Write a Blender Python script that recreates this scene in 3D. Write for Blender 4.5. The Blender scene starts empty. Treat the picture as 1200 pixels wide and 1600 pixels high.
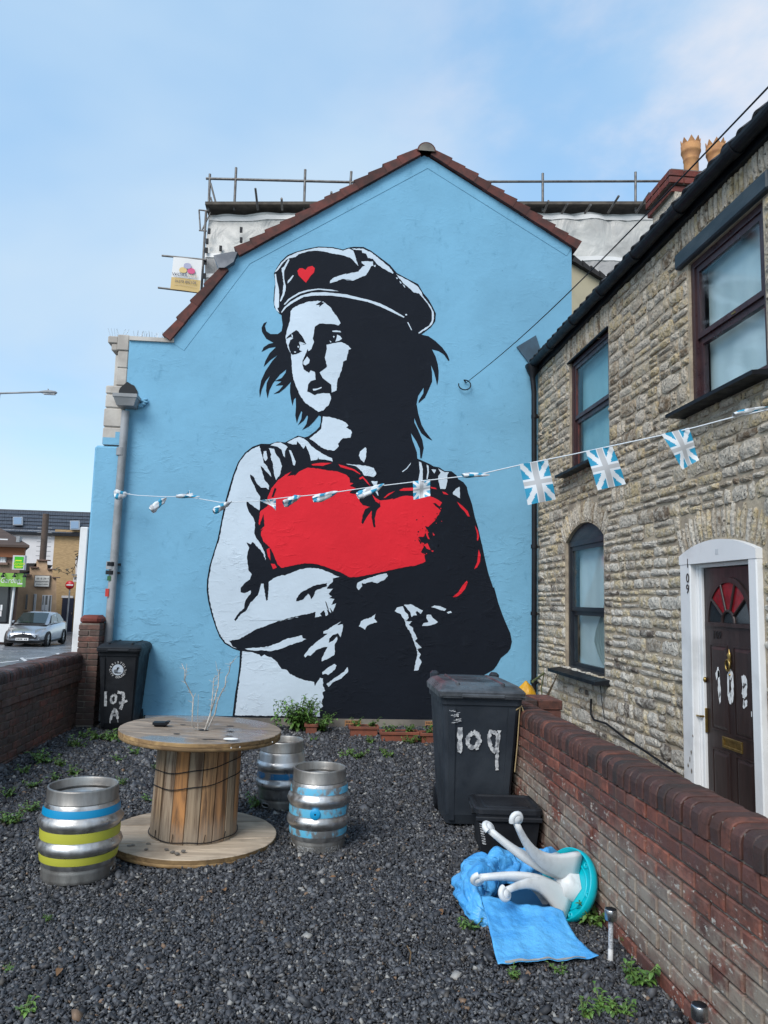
import bpy, bmesh, math, random
import numpy as np
from mathutils import Vector, Matrix, noise
random.seed(7)
R = math.radians
SC = bpy.context.scene
C = SC.collection

# ------------------------------------------------------------------ camera
F, CAMH = 1175.0, 1.65                      # focal length in photograph pixels, eye height
_d = Vector(((490-600)/F, -(935-800)/F, -1.0)).normalized()
_d2 = Vector(((1490-600)/F, -(961-800)/F, -1.0))
_up = _d2.cross(_d).normalized()
if _up.y < 0: _up = -_up
_x = _d.cross(_up)
CM = Matrix((_x, _d, _up))                  # camera space -> world
CAMPOS = Vector((0, 0, CAMH))
cd = bpy.data.cameras.new('camera'); cam = bpy.data.objects.new('camera', cd); C.objects.link(cam)
cd.sensor_fit = 'VERTICAL'; cd.sensor_height = 32.0; cd.lens = F/1600*32.0
cd.clip_start = 0.05; cd.clip_end = 3000
cam.matrix_world = Matrix.Translation(CAMPOS) @ CM.to_4x4()
SC.camera = cam
SC.render.resolution_x, SC.render.resolution_y = 768, 1024

# ------------------------------------------------------------------ sky and sun
SUN_EL, SUN_AZ = R(43), R(215)              # azimuth measured clockwise from +Y
W = bpy.data.worlds.new('World'); SC.world = W; W.use_nodes = True
def build_world():
    nt = W.node_tree; n = nt.nodes; l = nt.links; n.clear()
    out = n.new('ShaderNodeOutputWorld'); bg = n.new('ShaderNodeBackground')
    bg.inputs[1].default_value = 0.105
    sky = n.new('ShaderNodeTexSky'); sky.sky_type = 'NISHITA'; sky.sun_disc = False
    sky.sun_elevation = SUN_EL; sky.sun_rotation = SUN_AZ
    sky.air_density = 1.0; sky.dust_density = 1.2; sky.ozone_density = 1.0
    tc = n.new('ShaderNodeTexCoord'); sep = n.new('ShaderNodeSeparateXYZ')
    l.new(tc.outputs['Generated'], sep.inputs[0])
    def math_(op, a, b):
        m = n.new('ShaderNodeMath'); m.operation = op
        for i, v in enumerate((a, b)):
            if isinstance(v, (int, float)): m.inputs[i].default_value = v
            else: l.new(v, m.inputs[i])
        return m.outputs[0]
    z = math_('MAXIMUM', sep.outputs[2], 0.0)
    den = math_('ADD', z, 0.22)
    cx = math_('DIVIDE', sep.outputs[0], den); cy = math_('DIVIDE', sep.outputs[1], den)
    cmb = n.new('ShaderNodeCombineXYZ'); l.new(cx, cmb.inputs[0]); l.new(cy, cmb.inputs[1])
    def nz(scale, off, detail, rough, dist):
        mp = n.new('ShaderNodeMapping'); mp.inputs['Location'].default_value = off
        l.new(cmb.outputs[0], mp.inputs[0])
        t = n.new('ShaderNodeTexNoise'); t.inputs['Scale'].default_value = scale
        t.inputs['Detail'].default_value = detail; t.inputs['Roughness'].default_value = rough
        t.inputs['Distortion'].default_value = dist
        l.new(mp.outputs[0], t.inputs['Vector']); return t.outputs['Fac']
    def ramp(v, a, b):
        r = n.new('ShaderNodeMapRange'); r.interpolation_type = 'SMOOTHSTEP'
        r.inputs[1].default_value = a; r.inputs[2].default_value = b
        l.new(v, r.inputs[0]); return r.outputs[0]
    def mix(f, a, b):
        m = n.new('ShaderNodeMix'); m.data_type = 'RGBA'
        if isinstance(f, (int, float)): m.inputs[0].default_value = f
        else: l.new(f, m.inputs[0])
        for i, v in ((6, a), (7, b)):
            if isinstance(v, tuple): m.inputs[i].default_value = v+(1,)
            else: l.new(v, m.inputs[i])
        return m.outputs[2]
    thin = math_('MULTIPLY', ramp(nz(0.8, (3.1, 0.4, 0), 5, .5, .3), .34, .68), .9)
    puff = math_('MULTIPLY', math_('MULTIPLY', ramp(nz(1.7, (7.3, 2.2, 2), 7, .55, .2), .44, .70), ramp(cx, -.15, .55)), .8)
    lowf = math_('MULTIPLY', ramp(sep.outputs[2], .30, .0), .55)
    col = mix(.55, sky.outputs[0], (1.75, 3.5, 5.5))
    col = mix(thin, col, (2.9, 3.7, 4.5))
    col = mix(puff, col, (4.7, 4.4, 4.4))
    col = mix(lowf, col, (4.3, 5.2, 5.4))
    l.new(col, bg.inputs[0]); l.new(bg.outputs[0], out.inputs[0])
build_world()
sd = bpy.data.lights.new('sun', 'SUN'); sd.energy = 1.6; sd.angle = R(34); sd.color = (1, .96, .9)
so = bpy.data.objects.new('sun', sd); C.objects.link(so)
_sv = Vector((math.sin(SUN_AZ)*math.cos(SUN_EL), math.cos(SUN_AZ)*math.cos(SUN_EL), math.sin(SUN_EL)))
so.rotation_euler = _sv.to_track_quat('Z', 'Y').to_euler(); so.location = (0, -5, 20)
SC.view_settings.view_transform = 'Standard'; SC.view_settings.look = 'None'
SC.view_settings.gamma = 1; SC.view_settings.use_curve_mapping = False
SC.view_settings.exposure = 1.0

# ------------------------------------------------------------------ places, read off the photograph
GY = 10.1        # plane of the painted gable
HX = 3.02        # face of the stone house
WX = 1.565       # yard face of the garden wall on the house side
LX = -2.85       # yard face of the garden wall on the street side
def ray(px, py): return CM @ Vector(((px-600)/F, -(py-800)/F, -1.0))
def at(px, py, ax, v):
    r = ray(px, py); i = 'xyz'.index(ax); return CAMPOS + r*((v-CAMPOS[i])/r[i])
SLOPE = -0.018   # the street falls away from the yard
def road_z(y): return SLOPE*y-0.02
def on_road(px, py):
    r = ray(px, py); t = (CAMPOS.z+0.02)/(SLOPE*r.y-r.z); return CAMPOS + r*t

# ------------------------------------------------------------------ mesh building
class MB:
    def __init__(s): s.v = []; s.f = []; s.m = []; s.sm = []
    def add(s, vs, fs, m=0, smooth=False):
        b = len(s.v); s.v += [tuple(p) for p in vs]
        for f in fs: s.f.append(tuple(i+b for i in f)); s.m.append(m); s.sm.append(smooth)
    def box(s, x0, x1, y0, y1, z0, z1, m=0, mat=None, bev=0.0):
        if bev > 0:
            b = bev; vs = []; 
            cx, cy, cz = (x0+x1)/2, (y0+y1)/2, (z0+z1)/2; hx, hy, hz = (x1-x0)/2, (y1-y0)/2, (z1-z0)/2
            bm = bmesh.new(); bmesh.ops.create_cube(bm, size=1)
            for v in bm.verts: v.co = Vector((cx+v.co.x*2*hx, cy+v.co.y*2*hy, cz+v.co.z*2*hz))
            bmesh.ops.bevel(bm, geom=bm.edges[:], offset=b, segments=1, affect='EDGES', profile=.5)
            bm.verts.index_update(); vs = [v.co.copy() for v in bm.verts]; fs = [[v.index for v in f.verts] for f in bm.faces]; bm.free()
        else:
            vs = [Vector(p) for p in ((x0,y0,z0),(x1,y0,z0),(x1,y1,z0),(x0,y1,z0),(x0,y0,z1),(x1,y0,z1),(x1,y1,z1),(x0,y1,z1))]
            fs = [(0,3,2,1),(4,5,6,7),(0,1,5,4),(1,2,6,5),(2,3,7,6),(3,0,4,7)]
        if mat: vs = [mat @ v for v in vs]
        s.add(vs, fs, m)
    def tube(s, pts, r, n=8, m=0, cap=True, smooth=True):
        pts = [Vector(p) for p in pts]; rr = r if isinstance(r, (list, tuple)) else [r]*len(pts)
        vs = []; a = None
        for i, p in enumerate(pts):
            t = (pts[min(i+1, len(pts)-1)]-pts[max(i-1, 0)]).normalized()
            if a is None: a = t.orthogonal().normalized()
            else: a = (a - t*a.dot(t)).normalized()
            b = t.cross(a)
            vs += [p + (a*math.cos(2*math.pi*k/n)+b*math.sin(2*math.pi*k/n))*rr[i] for k in range(n)]
        fs = [(i*n+k, i*n+(k+1) % n, (i+1)*n+(k+1) % n, (i+1)*n+k) for i in range(len(pts)-1) for k in range(n)]
        s.add(vs, fs, m, smooth)
        if cap: s.add(vs[:n], [tuple(range(n))[::-1]], m); s.add(vs[-n:], [tuple(range(n))], m)
    def lathe(s, prof, n=32, m=0, mat=None, smooth=True, a0=0.0, a1=None):
        full = a1 is None; a1 = 2*math.pi if full else a1
        k = n if full else n+1
        vs = []
        for (r, z) in prof:
            for i in range(k):
                a = a0+(a1-a0)*i/n; vs.append(Vector((r*math.cos(a), r*math.sin(a), z)))
        if mat: vs = [mat @ v for v in vs]
        fs = []
        for j in range(len(prof)-1):
            for i in range(n):
                i2 = (i+1) % k
                fs.append((j*k+i, j*k+i2, (j+1)*k+i2, (j+1)*k+i))
        s.add(vs, fs, m, smooth)
    def poly(s, pts, m=0): s.add(pts, [tuple(range(len(pts)))], m)
    def prism(s, pts, off, m=0, cap0=True):
        n = len(pts); o = Vector(off); vs = [Vector(p) for p in pts]; vs += [p+o for p in vs[:n]]
        fs = [(i, (i+1) % n, n+(i+1) % n, n+i) for i in range(n)] + [tuple(range(n, 2*n))]
        if cap0: fs.append(tuple(range(n))[::-1])
        s.add(vs, fs, m)
    def grid(s, fn, nu, nv, m=0, smooth=True, mf=None):
        vs = [fn(i/nu, j/nv) for j in range(nv+1) for i in range(nu+1)]
        b = len(s.v); s.v += [tuple(p) for p in vs]
        for j in range(nv):
            for i in range(nu):
                q = j*(nu+1)+i
                s.f.append((b+q, b+q+1, b+q+nu+2, b+q+nu+1)); s.m.append(mf((i+.5)/nu, (j+.5)/nv) if mf else m); s.sm.append(smooth)
    def mesh(s, name, mats):
        me = bpy.data.meshes.new(name); me.from_pydata(s.v, [], s.f)
        for mm in (mats if isinstance(mats, (list, tuple)) else [mats]): me.materials.append(mm)
        me.polygons.foreach_set('material_index', s.m); me.polygons.foreach_set('use_smooth', s.sm)
        me.update(); return me
    def build(s, name, mats, parent=None, world=True, recalc=True):
        me = s.mesh(name, mats)
        if recalc:
            bm = bmesh.new(); bm.from_mesh(me); bmesh.ops.recalc_face_normals(bm, faces=bm.faces[:]); bm.to_mesh(me); bm.free()
        return link(name, me, parent, world)
def wm(o):
    m = o.matrix_basis.copy()
    return wm(o.parent) @ o.matrix_parent_inverse @ m if o.parent else m
def link(name, me, parent=None, world=True, mtx=None):
    o = bpy.data.objects.new(name, me); C.objects.link(o)
    if mtx is not None: o.matrix_basis = mtx
    if parent:
        o.parent = parent
        if world: o.matrix_parent_inverse = wm(parent).inverted()
    return o
def thing(name, label, cat, loc=(0,0,0), rz=0, group=None):
    o = bpy.data.objects.new(name, None); C.objects.link(o); o.empty_display_size = .1
    o.location = loc; o.rotation_euler = (0, 0, rz); tag(o, label, cat, group); return o
def tag(o, label, cat, group=None):
    o['label'] = label; o['category'] = cat
    if group: o['group'] = group
    return o
def struct(o): o['kind'] = 'structure'; return o
def stuff(o): o['kind'] = 'stuff'; return o
def copy_tree(o, loc, rz, label, parent=None):
    c = o.copy(); C.objects.link(c)
    if parent: c.parent = parent
    else: c.location = loc; c.rotation_euler = (0, 0, rz); c['label'] = label
    for ch in list(o.children): copy_tree(ch, None, 0, None, c)
    return c
def text_mesh(body, size, mtx, m, name='lettering', parent=None, align='CENTER', ext=0.0, sx=1.0, shear=0.0):
    cu = bpy.data.curves.new('t', 'FONT'); cu.body = body; cu.size = size; cu.align_x = align; cu.align_y = 'CENTER'
    cu.extrude = ext; cu.resolution_u = 3; cu.shear = shear
    o = bpy.data.objects.new('t', cu); C.objects.link(o)
    me = bpy.data.meshes.new_from_object(o.evaluated_get(bpy.context.evaluated_depsgraph_get()))
    bpy.data.objects.remove(o); bpy.data.curves.remove(cu)
    me.transform(mtx @ Matrix.Scale(sx, 4, (1,0,0))); me.materials.clear(); me.materials.append(m); me.name = name
    return link(name, me, parent) if parent is not False else me
def frame(o, x, y):            # matrix with given origin and x, y directions
    x = Vector(x).normalized(); y = Vector(y).normalized(); z = x.cross(y)
    return Matrix.Translation(o) @ Matrix((x, y, z)).transposed().to_4x4()
def stroke(mb, pts, w, m=0, jit=.25, dab=None):
    """a brushed ribbon in a 2D plane; dab maps (x,y) to 3D"""
    out = []
    for i, p in enumerate(pts):
        p = Vector(p); t = (Vector(pts[min(i+1, len(pts)-1)])-Vector(pts[max(i-1, 0)])).normalized(); nrm = Vector((-t.y, t.x))
        ww = w*(1+random.uniform(-jit, jit))/2; out.append((p+nrm*ww, p-nrm*ww))
    for i in range(len(out)-1):
        a, b = out[i], out[i+1]; mb.add([dab(*a[0]), dab(*a[1]), dab(*b[1]), dab(*b[0])], [(0,1,2,3)], m)
def dense(pts, n=6):
    o = []
    for a, b in zip(pts[:-1], pts[1:]):
        for k in range(n): o.append(tuple(a[i]+(b[i]-a[i])*k/n for i in range(len(a))))
    return o+[pts[-1]]

# ------------------------------------------------------------------ materials
def nodes(name):
    m = bpy.data.materials.new(name); m.use_nodes = True; nt = m.node_tree; nt.nodes.clear()
    out = nt.nodes.new('ShaderNodeOutputMaterial'); p = nt.nodes.new('ShaderNodeBsdfPrincipled')
    nt.links.new(p.outputs[0], out.inputs[0]); return m, nt, p
class G:
    """small node-graph helper"""
    def __init__(s, nt):
        s.nt = nt; s.n = nt.nodes; s.l = nt.links
        s.geo = s.n.new('ShaderNodeNewGeometry'); s.pos = s.geo.outputs['Position']
    def put(s, sock, v):
        if isinstance(v, (int, float)): sock.default_value = v
        elif isinstance(v, tuple): sock.default_value = v+(1,) if len(v) == 3 and sock.type == 'RGBA' else v
        else: s.l.new(v, sock)
    def map(s, vec, scale=(1,1,1), rot=(0,0,0), loc=(0,0,0)):
        m = s.n.new('ShaderNodeMapping'); s.l.new(vec, m.inputs[0]); m.inputs['Scale'].default_value = scale
        m.inputs['Rotation'].default_value = rot; m.inputs['Location'].default_value = loc; return m.outputs[0]
    def noise(s, scale, detail=4, rough=.55, vec=None, dist=0, out='Fac'):
        t = s.n.new('ShaderNodeTexNoise'); t.inputs['Scale'].default_value = scale; t.inputs['Detail'].default_value = detail
        t.inputs['Roughness'].default_value = rough; t.inputs['Distortion'].default_value = dist
        s.l.new(vec or s.pos, t.inputs['Vector']); return t.outputs[out]
    def voro(s, scale, vec=None, feat='F1', out='Distance', rnd=1.0):
        t = s.n.new('ShaderNodeTexVoronoi'); t.feature = feat; t.inputs['Scale'].default_value = scale; t.inputs['Randomness'].default_value = rnd
        s.l.new(vec or s.pos, t.inputs['Vector']); return t.outputs[out]
    def math(s, op, a, b=0.0, clamp=False):
        m = s.n.new('ShaderNodeMath'); m.operation = op; m.use_clamp = clamp; s.put(m.inputs[0], a); s.put(m.inputs[1], b); return m.outputs[0]
    def ramp(s, v, a, b, lo=0.0, hi=1.0):
        r = s.n.new('ShaderNodeMapRange'); r.interpolation_type = 'SMOOTHSTEP'; s.put(r.inputs[0], v)
        r.inputs[1].default_value = a; r.inputs[2].default_value = b; r.inputs[3].default_value = lo; r.inputs[4].default_value = hi; return r.outputs[0]
    def mix(s, f, a, b, mode='MIX'):
        m = s.n.new('ShaderNodeMix'); m.data_type = 'RGBA'; m.blend_type = mode
        s.put(m.inputs[0], f); s.put(m.inputs[6], a); s.put(m.inputs[7], b); return m.outputs[2]
    def pick(s, v, cols):
        r = s.n.new('ShaderNodeValToRGB'); e = r.color_ramp; e.interpolation = 'CONSTANT'
        while len(e.elements) < len(cols): e.elements.new(.5)
        for i, (p, c) in enumerate(cols): e.elements[i].position = p; e.elements[i].color = c+(1,)
        s.put(r.inputs[0], v); return r.outputs[0]
    def bump(s, h, strength=.5, dist=.01, normal=None):
        b = s.n.new('ShaderNodeBump'); b.inputs['Strength'].default_value = strength; b.inputs['Distance'].default_value = dist
        s.l.new(h, b.inputs['Height'])
        if normal: s.l.new(normal, b.inputs['Normal'])
        return b.outputs[0]
    def rnd(s):
        o = s.n.new('ShaderNodeObjectInfo'); return s.math('FRACT', s.math('ADD', o.outputs['Random'], s.geo.outputs['Random Per Island']))
def pmat(name, c, c2=None, ns=3.0, rough=.6, metal=0.0, bump=0.0, bs=40.0, bd=.004, spec=.5, vary=0.0, stretch=(1,1,1), lo=.35, hi=.65, coat=0.0, alpha=None):
    m, nt, p = nodes(name); g = G(nt)
    vec = g.map(g.pos, stretch) if stretch != (1,1,1) else g.pos
    col = c
    if c2: col = g.mix(g.ramp(g.noise(ns, 6, .6, vec), lo, hi), c, c2)
    if vary:
        v = g.math('ADD', g.math('MULTIPLY', g.rnd(), 2*vary), 1-vary)
        mm = g.n.new('ShaderNodeMix'); mm.data_type = 'RGBA'; mm.blend_type = 'MULTIPLY'; mm.inputs[0].default_value = 1
        g.put(mm.inputs[6], col); cb = g.n.new('ShaderNodeCombineColor')
        for i in range(3): g.l.new(v, cb.inputs[i])
        g.l.new(cb.outputs[0], mm.inputs[7]); col = mm.outputs[2]
    g.put(p.inputs['Base Color'], col)
    if isinstance(rough, tuple): g.l.new(g.ramp(g.noise(ns*2.3, 5, .6, vec), .3, .7, rough[0], rough[1]), p.inputs['Roughness'])
    else: p.inputs['Roughness'].default_value = rough
    p.inputs['Metallic'].default_value = metal; p.inputs['Specular IOR Level'].default_value = spec
    p.inputs['Coat Weight'].default_value = coat
    if bump: g.l.new(g.bump(g.noise(bs, 6, .6, vec), bump, bd), p.inputs['Normal'])
    return m
M = {}
def render_paint(name, c, grime, spots=.35, sp=.4, rough=.7):
    """masonry paint on lumpy render: lumps, trowel wrinkles and pinholes; blotchy paint"""
    m, nt, p = nodes(name); g = G(nt)
    big = g.noise(.9, 5, .6); fine = g.noise(55, 4, .6)
    wr = g.noise(5, 8, .68, g.map(g.pos, (1, 1, 2.0)), .9); patch = g.ramp(g.noise(1.3, 4, .6, g.map(g.pos, loc=(2,7,5))), .42, .62)
    lump = g.noise(2.6, 6, .6)
    hole = g.ramp(g.voro(5.5, g.map(g.pos, (1, 1, 1.3))), .0, .055, 1, 0)
    hm = g.ramp(g.noise(2.1, 2, .5, g.map(g.pos, loc=(9, 2, 4))), .56, .66)
    hole = g.math('MULTIPLY', hole, hm)
    col = g.mix(g.ramp(big, .3, .7), c, tuple(x*.87 for x in c))
    col = g.mix(g.math('MULTIPLY', g.ramp(g.noise(4.5, 8, .7, g.map(g.pos, (1.4, 1, .8))), .56, .78), spots), col, grime)
    col = g.mix(g.math('MULTIPLY', hole, .8), col, tuple(x*.45 for x in grime))
    g.put(p.inputs['Base Color'], col); p.inputs['Roughness'].default_value = rough; p.inputs['Specular IOR Level'].default_value = sp
    sepz = g.n.new('ShaderNodeSeparateXYZ'); g.l.new(g.pos, sepz.inputs[0])
    low = g.ramp(sepz.outputs[2], 5.2, 1.0, .25, 1.0)         # the render is rougher low down
    wr2 = g.math('MULTIPLY', g.math('MULTIPLY', g.ramp(wr, .48, .70), patch), low)
    h = g.math('ADD', g.math('MULTIPLY', lump, 1.2), g.math('MULTIPLY', wr2, .8))
    h = g.math('SUBTRACT', g.math('ADD', h, g.math('MULTIPLY', fine, .06)), g.math('MULTIPLY', hole, .9))
    g.l.new(g.bump(h, .5, .02), p.inputs['Normal']); return m
M['blue'] = render_paint('blue_masonry_paint', (.178, .405, .580), (.085, .23, .35), .6, .2)
M['mblack'] = render_paint('black_mural_paint', (.009, .012, .019), (.016, .021, .030), .6, .12, .75)
M['mwhite'] = render_paint('white_mural_paint', (.56, .655, .75), (.45, .54, .63), .3, .2)
M['mred'] = render_paint('red_mural_paint', (.70, .018, .032), (.58, .012, .026), .3, .2)
M['stoneq'] = pmat('painted_quoin_stone', (.50,.47,.43), (.34,.31,.28), 2.5, .8, bump=.5, bs=25)
M['white'] = pmat('white_paint', (.68,.69,.70), (.52,.53,.54), 2.2, .45, bump=.15, bs=30, lo=.5, hi=.75)
M['plinth'] = pmat('cement_plinth', (.22,.20,.17), (.11,.10,.09), 2.0, .9, bump=.5, bs=30)
M['tile'] = pmat('clay_verge_tile', (.105,.028,.021), (.05,.019,.016), 6, .8, bump=.5, bs=35, vary=.3)
M['tiledark'] = pmat('dark_roof_tile', (.012,.012,.014), (.022,.02,.02), 5, .8, bump=.4, bs=30, vary=.3)
M['lead'] = pmat('lead_flashing', (.16,.17,.19), (.09,.1,.12), 5, .5, .3, bump=.3, bs=18)
M['black'] = pmat('black_gloss_paint', (.005,.006,.009), (.010,.012,.016), 5, (.4,.6), bump=.12, bs=22, spec=.25)
M['pipe'] = pmat('grey_pipe', (.30,.31,.33), (.2,.21,.22), 3, .5, bump=.1, bs=20)
M['maroon'] = pmat('dark_brown_upvc', (.028,.013,.017), (.045,.02,.022), 5, (.25,.5), bump=.1, bs=40)
M['reveal'] = pmat('red_brown_timber', (.12,.025,.018), (.05,.015,.012), 6, .6)
M['navyframe'] = pmat('blue_black_timber', (.010,.014,.022), (.02,.024,.03), 5, .4, bump=.2, bs=30)
M['lintel'] = pmat('blue_black_painted_timber', (.014,.026,.036), (.035,.05,.06), 8, .55, bump=.7, bs=40, stretch=(1,.35,1))
M['door'] = pmat('dark_brown_door_paint', (.018,.010,.010), (.030,.018,.017), 14, (.35,.5), bump=.2, bs=60, stretch=(1,1,.12))
M['brass'] = pmat('brass', (.42,.29,.10), (.26,.18,.06), 20, .35, .9)
M['chrome'] = pmat('brushed_steel', (.5,.5,.5), (.36,.36,.37), 10, (.2,.4), 1.0)
M['paintmark'] = pmat('hand_brushed_white_paint', (.55,.56,.57), (.22,.23,.25), 28, .6, lo=.42, hi=.62)
M['whitemark'] = pmat('white_gloss_lettering', (.75,.75,.75), (.6,.6,.6), 30, .5)
M['blackmark'] = pmat('black_lettering', (.006,.006,.007), None, 1, .4)
M['room'] = pmat('dark_room', (.02,.022,.025), None, 1, .9)
M['net'] = pmat('net_curtain', (.60,.68,.71), (.68,.75,.78), 3, .9)
M['netblue'] = pmat('pale_blue_backing', (.24,.45,.52), (.30,.52,.58), 3, .9)  # pale blue tone behind the upper left panes
M['netgrey'] = pmat('grey_curtain', (.24,.29,.29), (.32,.36,.36), 5, .9, stretch=(1,14,.2))
def glass(name, tint, refl):
    m, nt, p = nodes(name); n = nt.nodes; l = nt.links; n.remove(p)
    out = [x for x in n if x.type == 'OUTPUT_MATERIAL'][0]
    t = n.new('ShaderNodeBsdfTransparent'); t.inputs[0].default_value = tint+(1,)
    gl = n.new('ShaderNodeBsdfGlossy'); gl.inputs['Roughness'].default_value = .06
    fr = n.new('ShaderNodeLayerWeight'); fr.inputs[0].default_value = .5
    ad = n.new('ShaderNodeMath'); ad.operation = 'POWER'; ad.inputs[1].default_value = 3.0; l.new(fr.outputs['Facing'], ad.inputs[0])
    a2 = n.new('ShaderNodeMath'); a2.operation = 'MULTIPLY_ADD'; a2.inputs[1].default_value = .35; a2.inputs[2].default_value = refl; l.new(ad.outputs[0], a2.inputs[0]); ad = a2
    mx = n.new('ShaderNodeMixShader'); l.new(ad.outputs[0], mx.inputs[0]); l.new(t.outputs[0], mx.inputs[1]); l.new(gl.outputs[0], mx.inputs[2])
    l.new(mx.outputs[0], out.inputs[0]); return m
M['glass'] = glass('window_glass', (.90,.95,.96), .03)
M['darkglass'] = pmat('dark_glass', (.02,.025,.03), None, 1, .08, spec=.8)
M['redglass'] = pmat('red_stained_glass', (.26,.012,.02), (.16,.01,.015), 12, .12)
# house stone: each piece gets its own tone, weathered black in blotches
def stone_mat():
    m, nt, p = nodes('rough_rubble_stone'); g = G(nt)
    rn = g.rnd()
    base = g.pick(rn, [(0,(.46,.41,.32)), (.14,(.53,.44,.28)), (.28,(.41,.38,.33)), (.40,(.59,.555,.49)), (.56,(.46,.385,.26)), (.66,(.56,.53,.475)), (.79,(.29,.25,.20)), (.87,(.58,.48,.31)), (.94,(.12,.10,.085))])
    bl = g.noise(13, 6, .65)
    col = g.mix(g.math('MULTIPLY', g.ramp(bl, .40, .62), .8), base, (.60,.565,.50))
    sepz = g.n.new('ShaderNodeSeparateXYZ'); g.l.new(g.pos, sepz.inputs[0])
    warm = g.ramp(sepz.outputs[2], 1.4, 3.4, 0, .6)          # the upper storey's stone is browner
    col = g.mix(warm, col, g.mix(.5, col, (.34,.21,.085)))
    soot = g.math('MULTIPLY', g.ramp(g.noise(34, 9, .75), .53, .61), g.ramp(g.noise(2.6, 6, .65), .36, .62, .35, 1.0))
    col = g.mix(soot, col, (.035,.031,.027))
    g.put(p.inputs['Base Color'], col); p.inputs['Roughness'].default_value = .92; p.inputs['Specular IOR Level'].default_value = .25
    h = g.math('ADD', g.noise(24, 8, .68, dist=.5), g.math('MULTIPLY', g.voro(30), .4))
    g.l.new(g.bump(h, 1.0, .03), p.inputs['Normal']); return m
M['stone'] = stone_mat()
M['mortar'] = pmat('lime_mortar', (.42,.355,.265), (.26,.215,.165), 5, .95, bump=.8, bs=45, bd=.01)
def brick_mat(name, cols, dirt, salt, saltlo=.5, wet=.5):
    m, nt, p = nodes(name); g = G(nt)
    base = g.pick(g.rnd(), cols)
    col = g.mix(g.ramp(g.noise(16, 6, .65), .35, .7), base, tuple(x*.55 for x in cols[0][1]))
    col = g.mix(g.math('MULTIPLY', g.ramp(g.noise(3.0, 6, .65), .45, .7), .75), col, dirt)
    if salt:
        sepz = g.n.new('ShaderNodeSeparateXYZ'); g.l.new(g.pos, sepz.inputs[0])
        band = g.math('MULTIPLY', g.ramp(sepz.outputs[2], .05, .14), g.ramp(sepz.outputs[2], .62, .36))
        s = g.math('MULTIPLY', g.ramp(g.noise(2.0, 7, .65, g.map(g.pos, (1,1,1.2), loc=(3,1,2))), .40, .50), band)
        col = g.mix(g.math('MULTIPLY', s, g.ramp(g.noise(11, 7, .7), .30, .62, .35, .95)), col, (.275,.235,.19))
        fl = g.math('MULTIPLY', g.ramp(g.noise(24, 6, .62, g.map(g.pos, (1,1,1.8))), .585, .64), g.ramp(sepz.outputs[2], .74, .45))
        col = g.mix(g.math('MULTIPLY', fl, .8), col, (.50,.48,.43))
    g.put(p.inputs['Base Color'], col)
    g.l.new(g.ramp(g.noise(5, 4, .6), .3, .7, wet, .9), p.inputs['Roughness'])
    g.l.new(g.bump(g.noise(55, 7, .65), .7, .008), p.inputs['Normal']); return m
M['brickR'] = brick_mat('weathered_red_brick', [(0,(.20,.066,.045)), (.25,(.125,.05,.04)), (.5,(.25,.085,.056)), (.7,(.10,.046,.04)), (.88,(.18,.08,.062))], (.06,.042,.035), True, wet=.55)
M['brickC'] = brick_mat('dark_coping_brick', [(0,(.088,.036,.028)), (.3,(.055,.027,.024)), (.55,(.118,.046,.034)), (.75,(.034,.023,.021)), (.9,(.16,.055,.036))], (.024,.016,.014), False, wet=.45)
M['brickL'] = brick_mat('dark_grey_brown_brick', [(0,(.115,.066,.053)), (.3,(.15,.075,.056)), (.6,(.09,.058,.048)), (.85,(.18,.068,.048))], (.05,.038,.034), False, wet=.5)
M['brickred'] = brick_mat('red_engineering_brick', [(0,(.19,.035,.022)), (.5,(.15,.03,.02))], (.08,.025,.02), False)
M['joint'] = pmat('cement_joint', (.24,.21,.18), (.11,.095,.08), 4, .95, bump=.6, bs=50)
M['terra'] = pmat('terracotta', (.44,.22,.085), (.30,.14,.06), 8, .8, bump=.2, bs=30)
M['terrabox'] = pmat('terracotta_planter', (.22,.065,.035), (.15,.05,.03), 8, .7)
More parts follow.
